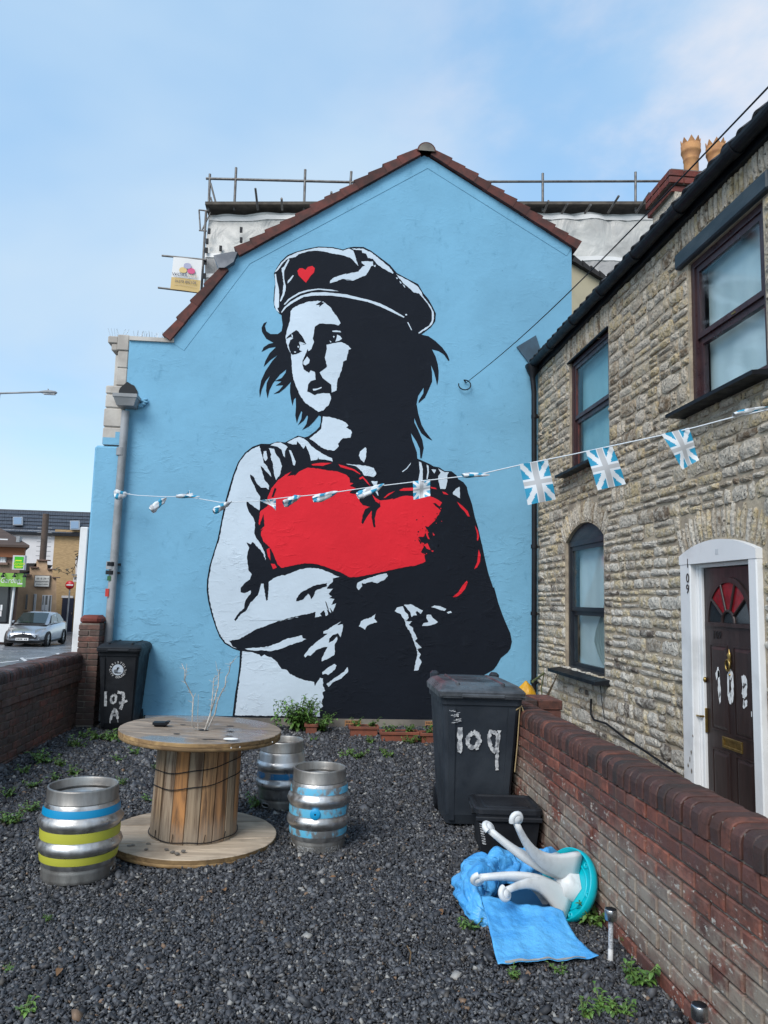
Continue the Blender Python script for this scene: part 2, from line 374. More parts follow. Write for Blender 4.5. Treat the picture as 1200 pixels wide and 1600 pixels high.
# ================================================================== ground
def ground():
    mb = MB(); mb.box(-400, 400, -60, 900, -18.0, -17.5)
    m = pmat('far_ground', (.10,.10,.09), (.07,.075,.06), .3, .95)
    struct(mb.build('ground', m))
    # yard bed under the gravel
    mb = MB(); mb.box(LX-.02, WX+.02, -3.0, GY+.05, -.25, -.012)
    struct(mb.build('yard_bed', pmat('dark_grit_bed', (.018,.019,.022), (.035,.034,.033), 30, .95, bump=.8, bs=60, bd=.02)))
    mb = MB(); mb.box(WX+.10, HX+.3, -3.0, GY+.05, -.25, .0)
    struct(mb.build('front_path', pmat('path_concrete', (.22,.20,.18), (.12,.11,.10), 3, .9, bump=.4, bs=40)))
    # street side: pavement, kerb, road with its slope, all falling away from the yard
    asph = pmat('wet_sky_asphalt', (.17,.18,.195), (.10,.107,.12), .6, (.18,.5), bump=.3, bs=90, bd=.003, spec=.5)  # wet road; reflected sky put into the base colour as a paler blue-grey
    pave = pmat('pavement_slabs', (.27,.25,.225), (.20,.185,.165), 2, (.4,.7), bump=.3, bs=60)
    def sheet(name, x0, x1, y0, y1, dz, m):
        mb = MB(); n = 30
        for k in range(n):
            a, b = y0+(y1-y0)*k/n, y0+(y1-y0)*(k+1)/n
            mb.add([(x0,a,road_z(a)+dz),(x1,a,road_z(a)+dz),(x1,b,road_z(b)+dz),(x0,b,road_z(b)+dz)], [(0,1,2,3)])
        return struct(mb.build(name, m))
    sheet('road', -90, 60, -4, 140, -.12, asph)
    mb = MB()
    def slab(x0, x1, y0, y1):
        n = max(1, int((y1-y0)/1.5))
        for k in range(n):
            a, b = y0+(y1-y0)*k/n, y0+(y1-y0)*(k+1)/n
            za, zb = road_z(a), road_z(b)
            mb.add([(x0,a,za-.3),(x1,a,za-.3),(x1,b,zb-.3),(x0,b,zb-.3),(x0,a,za),(x1,a,za),(x1,b,zb),(x0,b,zb)],
                   [(4,5,6,7),(0,4,7,3),(1,2,6,5),(0,1,5,4),(2,3,7,6)])
    slab(-5.6, LX-.24, -4, 26)
    struct(mb.build('pavement', pave))
    # painted marks on the road
    mk = pmat('worn_road_paint', (.62,.62,.62), (.40,.40,.40), 6, .6)
    mb = MB()
    def mark(pts):
        q = []
        for px, py in pts:
            p = on_road(px, py); q.append((p.x, p.y, road_z(p.y)-.114))
        mb.poly(q)
    mark([(31,1023),(36,1022),(43,1026.5),(38,1027.5)]); mark([(87,1016),(92,1015.5),(97,1019),(92,1019.6)])
    mark([(0,1029),(30,1026.2),(30,1027.2),(0,1030.2)]); mark([(40,1024),(88,1019),(88,1019.8),(40,1024.9)]); mark([(97,1017),(120,1014.5),(120,1015.2),(97,1017.8)])
    struct(mb.build('road_marking', mk))
ground()

# ================================================================== the gable with the mural
def gp(px, py, dy=0.0):
    p = at(px, py, 'y', GY); return Vector((p.x, GY-dy, p.z))
gable = thing('gable_building', 'blue painted gable end with a mural of a capped figure hugging a red heart', 'building', (0, GY, 0))
GZ0 = .10
def gable_body():
    xl = -2.60
    A = gp(205, 530); B = gp(270, 532); K = gp(372, 397); P = gp(663, 243); E_ = gp(893, 387)
    out = [Vector((xl,GY,GZ0)), Vector((xl,GY,A.z)), B, K, P, E_, Vector((E_.x,GY,GZ0))]
    mb = MB(); mb.prism(out, (0, 7.5, 0)); mb.build('wall', M['blue'], gable)
    # raised render border under the verge
    mb = MB()
    def band(p, q, w):
        p, q = Vector(p), Vector(q); t = (q-p).normalized(); n = Vector((t.z, 0, -t.x))
        if n.z > 0: n = -n
        a = [p, q, q+n*w, p+n*w]; mb.prism([v+Vector((0,-.005-.0006*len(mb.f)/6,0)) for v in a], (0, .0045, 0))
    band(B+Vector((-.02,0,-.02)), K, .21); band(K, P+Vector((-.05,0,-.02)), .20); band(P+Vector((.05,0,-.02)), E_, .15)
    mb.build('verge_border', M['blue'], gable)
    # roof slabs behind the verge
    mb = MB()
    for p, q in ((B, K), (K, P), (P, E_)):
        t = (q-p).normalized(); n = Vector((-t.z, 0, t.x)); n = n if n.z > 0 else -n
        e = t*.12
        a = [p+n*.01-e*(p is B), q+n*.01+e*(q is E_), q+n*.07+e*(q is E_), p+n*.07-e*(p is B)]
        mb.prism([v+Vector((0,.25,0)) for v in a], (0, 7.3, 0))
    mb.build('roof', M['tiledark'], gable)
    # clay verge tiles, one by one, lapping upwards
    def tiles(p, q, n, flip):
        p, q = Vector(p), Vector(q); t = (q-p)/n; L = t.length; tn = t.normalized(); nr = Vector((-tn.z, 0, tn.x)); nr = nr if nr.z > 0 else -nr
        for i in range(n):
            o = p+t*i; j = random.uniform(-.008, .008)
            low = .075+random.uniform(0,.012); hi = .045
            # lower end is thicker: it laps over the tile below
            a0, a1 = o-tn*.05, o+t+tn*.02
            d = -.07-.004*(i % 3)-random.uniform(0,.0015)
            top0, top1 = a0+nr*(low+.018+j), a1+nr*(hi+.012+j)
            bot0, bot1 = a0-nr*.04, a1-nr*.045
            mb = MB(); mb.prism([Vector((v.x, GY+d, v.z)) for v in (bot0, bot1, top1, top0)], (0, .33, 0))
            mb.build('verge_tile', M['tile'], gable)
    tiles(gp(267,527), gp(352,423), 4, 0)
    tiles(gp(377,396), gp(652,243), 12, 0)
    tiles(gp(897,386), gp(676,243), 11, 1)
    # ridge tile with its mortar stop
    c = gp(665, 243)+Vector((0,0,.03))
    mb = MB()
    for r0, y0, y1, mi in ((.135, -.10, 1.2, 0), (.115, -.105, .0, 1)):
        ring = [Vector((c.x+r0*math.cos(a), GY+y0, c.z-.02+r0*math.sin(a))) for a in [math.pi*k/12 for k in range(13)]]
        mb.prism(ring, (0, y1-y0, 0), mi)
    mb.build('ridge_tile', [M['tile'], M['plinth']], gable)
    # lead patch where the roof changes pitch
    mb = MB(); q = [gp(335,404), gp(365,398), gp(372,399), gp(366,414), gp(352,423), gp(343,423)]
    mb.prism([Vector((v.x, GY-.10, v.z)) for v in q], (0, .35, 0)); mb.build('lead_flashing', M['lead'], gable)
    # parapet capping left of the roof
    mb = MB(); mb.box(A.x-.02, B.x+.02, GY-.03, GY+.5, A.z-.02, A.z+.035); mb.build('parapet_capping', M['stoneq'], gable)
    # plinth, air bricks
    mb = MB(); mb.box(-2.5, E_.x, GY-.03, GY+.2, -.2, GZ0-.005); mb.box(-2.08, -1.55, GY-.06, GY+.1, -.2, GZ0+.01, 1)
    mb.build('plinth', [M['plinth'], M['white']], gable)
    for px in (551, 676):
        p = at(px, 1136, 'y', GY); mb = MB()
        z = GZ0-.075; w = .105
        mb.box(p.x-w, p.x+w, GY-.036, GY, z-.055, z+.055, 0)
        for i in range(9):
            for j in range(3):
                mb.box(p.x-w+.012+i*.021, p.x-w+.024+i*.021, GY-.0385, GY-.03, z-.044+j*.034, z-.024+j*.034, 1)
        mb.build('air_brick', [M['terra'], M['room']], gable)
    # stone return of the shop front on the left, block by block
    def blk(x0, x1, z0, z1, y0, y1, m, nm, bev=.012):
        mb = MB(); mb.box(x0, x1, y0, y1, z0, z1, 0, None, bev); mb.build(nm, m, gable)
    zc = A.z
    blk(-2.76, -2.605, zc-.16, zc+.06, GY+.0, GY+.5, M['stoneq'], 'cornice_block')
    blk(-2.90, -2.765, zc-.05, zc+.05, GY+.05, GY+.6, M['stoneq'], 'cornice_block')
    blk(-2.85, -2.767, zc-.15, zc-.055, GY+.06, GY+.6, M['stoneq'], 'cornice_block')
    for z0, z1 in ((4.42, 4.66), (4.665, zc-.165)): blk(-2.745, -2.605, z0, z1, GY+.01, GY+.5, M['stoneq'], 'quoin_stone')
    blk(-2.80, -2.747, 4.42, zc-.2, GY+.1, GY+.5, M['stoneq'], 'quoin_stone')
    for z0, z1 in ((3.60, 3.84), (3.845, 4.10), (4.105, 4.29), (4.295, 4.41)):
        blk(-2.87+random.uniform(0,.01), -2.605, z0, z1, GY-.005, GY+.5, M['stoneq'], 'quoin_stone', .016)
    mb = MB(); mb.box(-2.86, -2.61, GY-.009, GY-.006, 3.605, 3.70); mb.box(-2.70, -2.61, GY-.0095, GY-.007, 3.70, 3.78); mb.build('old_paint_edge', M['blue'], gable)
    mb = MB(); mb.box(-2.955, -2.605, GY-.012, GY+.5, 0.0, 3.59, 0, None, .03); mb.build('pilaster', M['blue'], gable)
    # white timber shop front post, street side
    mb = MB(); mb.box(-3.065, -2.965, GY+.0, GY+.22, -.3, 2.50, 0, None, .01); mb.build('shopfront_post', M['white'], gable)
    # bird spikes on the parapet
    mb = MB()
    for k in range(26):
        x = A.x+.02+(B.x-A.x)*k/26; mb.tube([(x, GY+.1, A.z+.03), (x+random.uniform(-.04,.04), GY+.1+random.uniform(-.05,.05), A.z+.15)], .0022, 4, cap=False)
    mb.build('bird_spikes', M['chrome'], gable); mb = MB()
    for k in range(7):
        x = -2.88+.03*k; mb.tube([(x, GY+.1, zc+.05), (x+random.uniform(-.06,.06), GY+.1, zc+.17)], .0022, 4, cap=False)
    mb.build('bird_spikes', M['chrome'], gable)
    # downpipe with hopper head on the left
    pipe = MB(); a = gp(199, 645, .09); b = gp(183, 850, .09); c2 = gp(172, 1000, .09)
    pipe.tube([a, b, c2, (c2.x-.01, GY-.09, .05)], .052, 14)
    for t in (gp(192,708,.09), gp(176.5,884,.09)): pipe.tube([t+Vector((0,0,-.05)), t+Vector((0,0,.05))], .062, 14)
    pp = pipe.build('downpipe', M['pipe'], gable)
    mb = MB(); h = gp(202, 634, .12)
    for w, z in ((.13, .10), ):
        vs = [(h.x-.11,GY-.22,h.z-.05),(h.x+.11,GY-.22,h.z-.05),(h.x+.11,GY-.01,h.z-.05),(h.x-.11,GY-.01,h.z-.05),
              (h.x-.15,GY-.26,h.z+.06),(h.x+.15,GY-.26,h.z+.06),(h.x+.15,GY-.01,h.z+.06),(h.x-.15,GY-.01,h.z+.06)]
        mb.add(vs, [(0,3,2,1),(0,1,5,4),(1,2,6,5),(2,3,7,6),(3,0,4,7),(4,5,6,7)])
    mb.box(h.x-.155, h.x+.155, GY-.265, GY-.01, h.z+.055, h.z+.10, 0)
    mb.build('hopper_head', M['pipe'], pp)
    mb = MB(); hl = gp(201, 612)
    ring = []
    for k in range(14):
        a_ = 2*math.pi*k/14; ring.append(Vector((hl.x+.13*math.cos(a_)*random.uniform(.8,1.1), GY-.013, hl.z+.12*math.sin(a_)*random.uniform(.8,1.15))))
    mb.poly(ring, 0); mb.build('hole_in_wall', M['room'], gable)
    # lumpy blue patching under the hole
    mb = MB()
    for k in range(26):
        c = hl+Vector((random.uniform(-.13,.24), -.03, random.uniform(-.22,-.10)+ (.12 if random.random()<.25 else 0)))
        mb.lathe([(0,-.03),(.03,-.02),(.042,0),(.03,.02),(0,.03)], 7, 0, Matrix.Translation(c) @ Matrix.Diagonal((random.uniform(.6,1.5),.6,random.uniform(.5,1.1),1)))
    mb.build('mortar_patch', M['blue'], gable)
    for k, (px, py, c) in enumerate(((175,904,(.02,.10,.03)),(172,926,(.45,.03,.02)))):
        p = gp(px, py, .145); mb = MB(); mb.box(p.x-.022, p.x+.022, p.y-.004, p.y+.01, p.z-.03 - .02*k, p.z+.03+.02*k); mb.build('sticker', pmat('sticker', c), pp)
    for py in (882, 895):
        p = gp(177.5-(py-882)*.1, py, .09); mb = MB(); mb.tube([p+Vector((0,0,-.025)), p+Vector((0,0,.025))], .066, 14); mb.box(p.x-.02,p.x+.10,GY-.08,GY-.02,p.z-.015,p.z+.015); mb.build('pipe_clamp', M['black'], pp)
    # iron hook the overhead wire hangs on
    hk = gp(725, 603, .05); mb = MB()
    mb.tube([hk+Vector((.085*math.cos(a), 0, .07*math.sin(a))) for a in [R(100-k*14) for k in range(22)]], .008, 7)
    mb.tube([hk+Vector((.02,.05,.06)), hk+Vector((-.01,0,.07))], .010, 7)
    mb.build('wire_hook', M['black'], gable)
gable_body()

# ------------------------------------------------------------------ mural: sheets of paint on the wall
def T(ox, oy, s, k=7.5):
    """points read in an enlarged view of the photograph whose corner is (ox, oy)"""
    return [(ox+float(a.split(',')[0])/k, oy+float(a.split(',')[1])/k) for a in s.split()]
def rag(pts, amp=.6, step=2.2, seed=0):
    rng = random.Random(seed); out = []
    n = len(pts)
    for i in range(n):
        a, b = Vector(pts[i]), Vector(pts[(i+1) % n]); L = (b-a).length; k = max(1, int(L/step))
        nr = Vector((-(b-a).y, (b-a).x)).normalized() if L > 0 else Vector((0,0))
        for j in range(k):
            p = a+(b-a)*(j/k)
            q = p if j == 0 else p+nr*(rng.uniform(-1,1)*amp)
            out.append((q.x, q.y))
    return out
PAINT = {'k': [], 'w': [], 'r': [], 'k2': [], 'b2': [], 'w2': [], 'r2': []}
def paint(layer, pts, amp=.45, step=2.4): PAINT[layer].append(rag(pts, amp, step, len(PAINT[layer])*7+ord(layer[0])) if amp else pts)
def mural():
    A=lambda s: T(400,370,s); B=lambda s: T(540,370,s); Fc=lambda s: T(400,460,s); N=lambda s: T(400,580,s)
    H=lambda s: T(560,500,s); I=lambda s: T(560,620,s); L7=lambda s: T(320,670,s); L8=lambda s: T(460,690,s)
    U=lambda s: T(600,690,s); V1=lambda s: T(320,820,s); V2=lambda s: T(320,960,s); V3=lambda s: T(440,860,s)
    V4=lambda s: T(440,980,s); V5=lambda s: T(560,880,s); V6=lambda s: T(640,760,s); V7=lambda s: T(660,900,s)
    P0=lambda s: T(0,0,s,1)
    sil = (A('300,920 270,900 215,830 205,750 215,600 225,540 210,430 240,370 290,290 370,215 470,175 600,140 730,115 900,122 1020,150 1060,135 1110,122')
      + B('100,118 210,120 300,165 400,240 520,330 600,425 720,490 850,555 910,660 970,730 1020,820 1058,900 1050,990 1000,1060 890,1145')
      + H('740,172 820,190 900,245 980,320 1040,400 1068,470 1055,482 1000,405 940,365 862,345 905,430 930,520 940,600 938,690 922,768 905,690 885,610 850,530 862,610 864,720 830,800 780,910 705,975 705,950 760,860 765,790 700,890 680,990')
      + I('685,100 700,190 740,330 780,400 868,515 800,480 735,425 690,340 655,250 655,300 700,390 750,510 765,600 742,720 725,720 718,610 680,525 615,425 630,500 660,580 685,650 690,725 740,745 830,785 880,815 950,828 1010,870 1090,872 1150,920')
      + U('870,440 930,475 970,530 985,600 1030,730 1065,890 1100,1000 1140,1180') + V6('850,690 885,860 920,1010 980,1190')
      + V7('840,130 890,320 940,460 990,580 1030,670 1048,770 1030,850 1000,895 920,960 870,1050 830,1100 760,1140') + P0('742,1062 725,1085 722,1124 500,1121 363.3,1118.6')
      + V2('355,930 385,760 405,600 412,430 330,400 230,340 170,260 130,160 80,10') + V1('40,900 22,770 25,650 55,480 100,330 150,170 180,20')
      + L7('200,1040 230,890 270,740 330,540 390,390 470,280 560,210 660,175 760,178 850,150 940,160 1090,80 1170,100')
      + N('610,765 700,700 745,650 758,600 760,530 735,520 680,590 620,650 540,690 590,620 608,540 600,515 560,580 490,635 530,560 540,480 530,468 500,540 478,610 460,520 468,420 465,310 445,330 428,405 410,330 398,250 400,160 415,120 340,200 270,255 205,268 270,225 320,165 230,170 300,120 220,115 300,80 345,20')
      + Fc('355,880 280,940 200,1040 160,1120 135,1220 118,1130 125,1040 165,950 110,1020 70,1110 45,1210 38,1130 60,1010 110,900 190,780 255,710 170,770 90,850 110,780 160,690 235,615 150,630 65,675 90,620 150,580 205,568 120,520 70,440 65,390 90,340 128,320 105,370 120,430 170,465 255,465 300,430 312,360 300,270'))
    paint('k', sil, 0)
    w = lambda pts, amp=.45: paint('w', pts, amp)
    # cap
    w(A('222,410 240,385 300,300 380,230 480,185 600,155 730,128 900,135 1020,165 1090,140 1140,165 1160,220 1180,290 1200,345 1150,290 1100,245 1000,215 880,195 800,175 720,165 620,170 500,205 460,240 400,250 350,275 300,330 250,400 228,415'), .3)
    w(A('220,435 235,440 245,520 265,600 272,700 268,830 250,835 275,895 240,865 215,800 218,700 228,580'), .3)
    w(A('380,260 392,275 360,340 330,400 330,480 350,590 335,670 288,762 280,750 310,670 325,560 310,450 300,370 330,350'))
    w(A('435,450 442,460 400,520 370,550 372,520'), .2)
    w(A('865,545 870,515 920,475 1000,450 1060,430')+B('0,440 60,425 150,410 200,350 230,340 190,310 185,290 320,290 325,340 300,345 270,400 240,450 180,475 90,515 0,505')+A('1130,510 1010,495 930,528'))
    w(A('325,795 380,730 500,655 600,625 730,608 880,620 970,640 880,636 730,622 620,640 520,667 400,737 340,797'), .15)
    w(A('295,885 330,830 400,765 520,695 650,655 800,650 950,665')+B('0,675 100,700 250,735 400,780 540,850 690,940 680,950 540,882 400,817 250,762 100,732 0,712')+A('900,692 700,690 560,705 440,770 360,825 302,892'), .2)
    w(B('720,1000 735,1005 778,1095 768,1095'), 0); w(B('695,910 715,905 722,918 705,925'), 0)
    w(B('70,140 200,140 300,185 400,265 500,345 560,420 555,435 440,375 370,325 320,260 260,250 240,200 195,190 190,160 90,150'), .5)
    w(B('590,440 640,465 730,510 840,580 890,650 900,690 980,790 1030,880 1035,960 1010,1030 960,1075 860,1135 850,1128 900,1090 980,1040 1010,980 1010,880 970,800 880,690 860,665 800,655 740,600 680,550'), .4)
    for s in ('630,520 650,530 655,550 640,545','665,555 690,575 700,600 685,590','330,340 350,330 352,350 335,355','590,480 605,478 612,495 598,495'): w(B(s), 0)
    # face
    w(Fc('780,80 720,75 600,90 500,125 430,165 405,200 400,310 370,400 350,480 352,560 380,640 410,700 420,800 425,900 440,1000 480,1100')+N('520,290 580,375 680,440 730,478 790,460 820,420 850,400 880,320 862,258 890,250 940,225')+Fc('945,1130 955,1000 980,950 1000,900 1020,790 1060,770 1085,650 1115,640 1080,600 1020,570 985,555 960,480 965,368 990,340 960,280 900,200 870,150 830,120'), .5)
    k2 = lambda pts, amp=.35: paint('k2', pts, amp)
    k2(Fc('975,366 900,350 800,345 740,345 690,380 680,450 665,520 680,560 650,640 615,668 605,640 580,700 545,780 545,830 560,880 620,920 640,890 690,910 700,1000 640,1020 610,1060 600,1140 630,1150 690,1182 720,1165 790,1155 860,1160 886,1150 880,1060 830,1020 780,980 745,915 830,850 820,790 805,740 830,640 825,590 900,572 960,562 1004,556 1050,560 1040,420'))
    k2(Fc('355,515 400,470 470,420 500,440 540,490 570,550 590,580 560,590 520,570 500,560 515,600 505,650 540,668 500,690 430,710 405,690 380,600 400,540 440,512 405,500 360,522'))
    k2(Fc('700,125 760,85 790,75 770,95 800,100 740,150 745,125'), .1)
    w2 = lambda pts, amp=.1: paint('w2', pts, amp)
    w2(Fc('890,430 930,425 985,430 997,447 900,442')); w2(Fc('950,475 985,490 1008,522 975,545 930,556 945,512')); w2(Fc('863,540 885,562 870,566')); 
    w2(Fc('902,495 912,488 922,500 910,512'), 0); w2(Fc('485,612 497,604 507,620 494,630'), 0); w2(Fc('445,672 465,672 470,684 450,684'), 0); w2(Fc('508,556 560,572 585,585 530,582'), 0)
    w2(Fc('555,790 600,730 630,770 620,810 580,835 555,822')); w2(Fc('665,1110 720,1105 770,1085 765,1102 700,1127 670,1130'), 0); w2(Fc('415,470 430,480 432,505 420,508'),0)
    # neck and shoulders
    w(N('785,530 860,535 920,550 1010,580 1060,610 1082,640 1055,660 1110,690 1125,720 1105,780 1020,785 960,850 970,880 920,930 840,925 760,890 700,840 625,790 660,765 720,715 760,680 775,600'), .5)
    w(N('365,835 430,800 500,770 560,790 600,820 650,880 720,930 800,980 890,1020 900,1060 800,1035 735,1030 730,1005 720,1035 645,1050 635,1000 610,930 580,870 555,910 520,860 480,820 475,860 430,860'), .35)
    w(N('170,870 220,840 290,835 350,870 370,890 340,940 340,1010 320,990 300,920 250,885 200,875'), .25)
    w(N('385,925 410,930 440,1000 465,1060 455,1105 435,1100 420,1030'), .25)
    w(L7('750,230 810,235 840,310 880,360 905,440 880,540 835,600 810,520 800,420 770,330 780,300'), .5)
    w(L7('690,265 722,260 735,350 710,380 685,340'), .4)
    # lit arm
    w(L7('640,200 560,235 480,295 410,390 350,540 290,750 250,900 220,1040 190,1190')+V1('170,170 115,340 75,480 45,650 42,770 60,900 100,1060 140,1190')
      +V2('190,260 250,335 310,372 375,397 330,380 285,310 400,290 500,235 600,175 700,140 850,80 950,65 1100,30')+V3('0,820 100,790 220,760 330,740 400,720 390,785 470,770 450,740 500,700 520,770 545,750 528,690 580,735 560,670 600,720 640,620 580,640 620,570 560,560 590,540 550,510 600,450 530,450 560,400 600,370 600,330 680,310 620,290 590,270 500,235 430,210 340,205 220,220 120,260 40,295')
      +V1('900,590 800,630 750,670 740,880 720,890 700,790 690,690 660,690 640,770 620,830 570,880 530,920 490,1000 420,1050 360,1130 345,1110 400,1030 460,980 480,880 540,800 540,770 470,800 420,790 420,740 470,680 530,640 550,580 515,540 500,440 495,370 520,270 490,205 540,230 560,200 620,260 680,330 720,430 700,320 650,220 600,150 580,100')
      +L7('582,1190 590,1100 560,1030 520,980 490,900 490,850 530,880 600,930 640,955 645,870 650,800 600,720 570,650 540,590 530,535 570,560 610,640 660,690 720,690 750,715 755,670 700,600 665,480 655,430 700,480 750,530 780,565 770,520 730,440 690,400 680,340 660,270'), .55)
    k2(V3('170,595 175,560 220,500 300,455 370,415 450,400 530,380 530,420 480,435 400,470 370,540 345,572 325,520 310,505 270,550 240,580'), .6)
    k2(V3('510,590 525,610 560,720 580,745 560,740 525,650'), .2)
    w(V2('440,430 540,440 640,470 660,495 700,470 730,490 780,500 850,560 900,640 960,650 1000,700 1100,745')+V4('200,600 300,625 380,640 390,690 450,590 485,600 485,690 510,745 480,760 490,830 470,870 485,930 445,955 450,1050')+P0('499,1119.5 430,1118.5 367,1117.5')+V2('375,1000 405,780 430,580'), .6)
    w(V2('470,400 540,395 640,390 760,370 860,335 960,285 1060,265 1140,245 1150,280 1190,290 1120,320 1040,345 950,380 850,415 760,430 680,420 580,425 500,415'), .6)
    w(V3('490,975 490,950 540,930 600,885 700,830 650,875 715,865 720,890 710,950 690,1015 660,970 600,990 560,1030 550,1085 600,1060 650,1010 655,1040 620,1110 625,1180')+V4('620,320 560,360 470,400 470,370 500,300 540,230 470,240 400,270 340,335 300,330 280,355 262,335 320,250 420,165 540,75'), .45)
    w(V4('475,530 540,475 620,430 645,450 620,500 545,560 520,545 480,555')); w(V4('525,665 600,610 700,540 735,520 770,465 780,520 750,550 700,600 600,645 550,700'))
    w(V3('890,380 950,350 1100,300')+V5('300,122 330,120 345,150 310,190 220,235 160,215 60,240')+V3('940,380 945,420 900,465 880,430'), .5)
    w(V5('5,740 30,680 80,655 150,635 200,595 185,650 220,690 150,710 100,735 75,780 40,755'), .5)
    w(V5('425,560 450,520 520,505 540,560 580,600 590,640 550,680 630,680 590,720 640,760 640,790 690,880 660,910 700,950 740,990 690,1010 730,1070 710,1110 740,1160 720,1200 705,1250 650,1260 660,1200 690,1080 680,1000 640,900 620,830 560,740 540,670 500,600 440,570'), .5)
    w(V5('530,490 610,480 690,520 755,555 730,595 690,560 670,570 685,610 650,610 620,630 610,580 570,530'), .4)
    w(V5('745,735 760,705 820,690 795,640 800,605 850,605 870,640 930,690 890,715 830,730'), .4)
    w(V5('850,515 890,495 960,505 1030,535 1010,560 950,545 900,525'), .3); w(V5('1035,575 1080,560 1095,580 1050,592'), .2)
    w(I('80,590 95,610 90,700 65,770 30,740 5,690 20,640'), .4)
    w(L8('605,262 700,270 770,275 870,290 930,310 960,380 930,415 880,405 820,400 790,350 720,290'), .4)
    w(L8('900,465 975,465 960,520 985,640 950,590 940,540'), .3)
    w(I('510,875 560,840 615,770 610,790 570,845 520,882'), 0); w(I('710,760 735,770 755,850 750,980 700,985 720,880'), .25)
    w(I('800,795 820,810 825,880 808,970 798,960 808,880'), .2); w(I('855,850 910,855 890,900 870,875'), .2)
    w(I('935,840 1010,885 1060,885 1040,920 1040,1000 1020,1080 960,1080 940,1000 935,930 965,890'), .35)
    w(U('805,600 840,555 885,530 890,665 850,640 810,620'), .3)
    r = lambda pts, amp=.3: paint('r', pts, amp)
    r(A('585,540 500,455 485,400 510,370 545,370 580,390 610,355 660,342 690,370 680,420 640,460'), .1)
    r(L7('735,810 780,700 860,600 960,530 1020,500 960,560 1050,540')+L8('0,405 60,350 160,305 290,320 400,340 500,350 600,385 645,430 650,480 690,490 650,520 720,545 650,590 650,605 740,620 765,700 800,745 885,765 830,790 800,860 785,950 800,970 860,870 905,810 905,900 930,1005 950,1005 940,900 970,800 1010,760 1000,690 1100,680 1160,670')
      +U('100,680 180,650 250,635 330,640 540,640 610,670 680,715 650,760 600,720 570,725 620,770 665,810 620,880 600,920 560,960 520,1000 480,990 500,1030 470,1110 400,1120 440,1180')+V6('90,600 120,660 170,665 160,720 130,770 170,800 185,880 150,900 60,930 0,935')
      +V5('450,65 200,120 0,160')+V3('800,315 740,285 690,255 600,225 500,185 400,160 270,150 120,180 0,205')+V1('890,500 850,460 800,330 760,260 690,200 660,130 660,80 690,40')+L7('650,1190 700,1140 690,1000 640,1130 630,1110 650,970 700,930 740,900'), .35)
    for f, s in ((L8,'200,265 300,250 440,250 360,275 340,285 210,280'),(L8,'515,265 600,290 700,325 775,380 765,385 690,340 540,300'),(L8,'755,430 800,405 850,460 890,520 870,505 800,430 770,445'),
                 (L8,'910,620 950,660 1000,690 995,728 950,700'),(L8,'1045,660 1100,610 1180,580 1120,620 1060,662'),(U,'175,570 230,545 330,540 440,535 440,560 330,575 200,577'),(U,'545,530 600,540 620,560 550,548'),
                 (U,'680,585 720,595 755,625 700,615'),(V6,'555,180 620,230 680,290 705,355 680,350 640,290 590,240'),(V6,'765,455 800,520 812,590 800,640 788,630 790,560'),(V6,'808,740 830,800 825,880 790,950 755,970 790,890'),
                 (V7,'520,55 530,75 500,150 450,210 400,245 355,245 420,190 470,110'),(V1,'725,290 760,270 770,420 740,370'),(V1,'775,455 820,460 845,500 800,520'),
                 (V6,'185,505 210,520 215,570 235,620 215,615 190,560'),(V6,'150,690 210,665 245,745 200,730 180,700'),(V6,'270,540 295,570 280,580'),(V6,'255,750 280,752 275,768 258,765')): r(f(s), .15)
    rng = random.Random(5)
    for k in range(34):
        x, y = rng.uniform(655, 694), rng.uniform(792, 868)
        if (x-655)/39+(y-792)/95 > 1.15: continue
        s = rng.uniform(.4, 1.0); PAINT['r2'].append([(x+s*math.cos(a), y+s*1.2*math.sin(a)) for a in [k2_*1.256 for k2_ in range(5)]])
    for k in range(26):
        x, y = rng.uniform(648, 686), rng.uniform(800, 882)
        s = rng.uniform(.5, 1.4); PAINT['k2'].append([(x+s*math.cos(a), y+s*math.sin(a)) for a in [k2_*1.256 for k2_ in range(5)]])
    k2(L7('820,690 840,705 805,800 782,800'), .2)
    mur = thing('mural', 'm', 'm'); [mur.__delitem__(k) for k in ('label', 'category')]
    mur.parent = gable; mur.matrix_parent_inverse = wm(gable).inverted()
    heart = PAINT['r'].pop(0); mb = MB(); mb.poly([gp(x, y, .0055) for x, y in heart]); mb.build('cap_heart', M['mred'], mur)
    for nm, layers, mat in (('black_paint', ('k','k2'), 'mblack'), ('white_paint', ('w','w2'), 'mwhite'), ('red_paint', ('r','r2'), 'mred')):
        mb = MB()
        for ly in layers:
            d = {'k': .003, 'w': .0055, 'r': .0055, 'k2': .008, 'r2': .0105, 'w2': .0105, 'b2': .008}[ly]
            for q in PAINT[ly]: mb.poly([gp(x, y, d) for x, y in q])
        me = mb.mesh(nm, M[mat]); bm = bmesh.new(); bm.from_mesh(me)
        for f in bm.faces:
            f.normal_update()
            if f.normal.y > 0: f.normal_flip()
        bmesh.ops.triangulate(bm, faces=bm.faces[:], ngon_method='EAR_CLIP')
        bm.to_mesh(me); bm.free(); link(nm, me, mur)
    mb = MB(); mb.box(gp(225,1118).x, gp(700,1118).x, GY-.004, GY, GZ0-.004, GZ0+.012); mb.build('black_base_line', M['mblack'], mur)
mural()
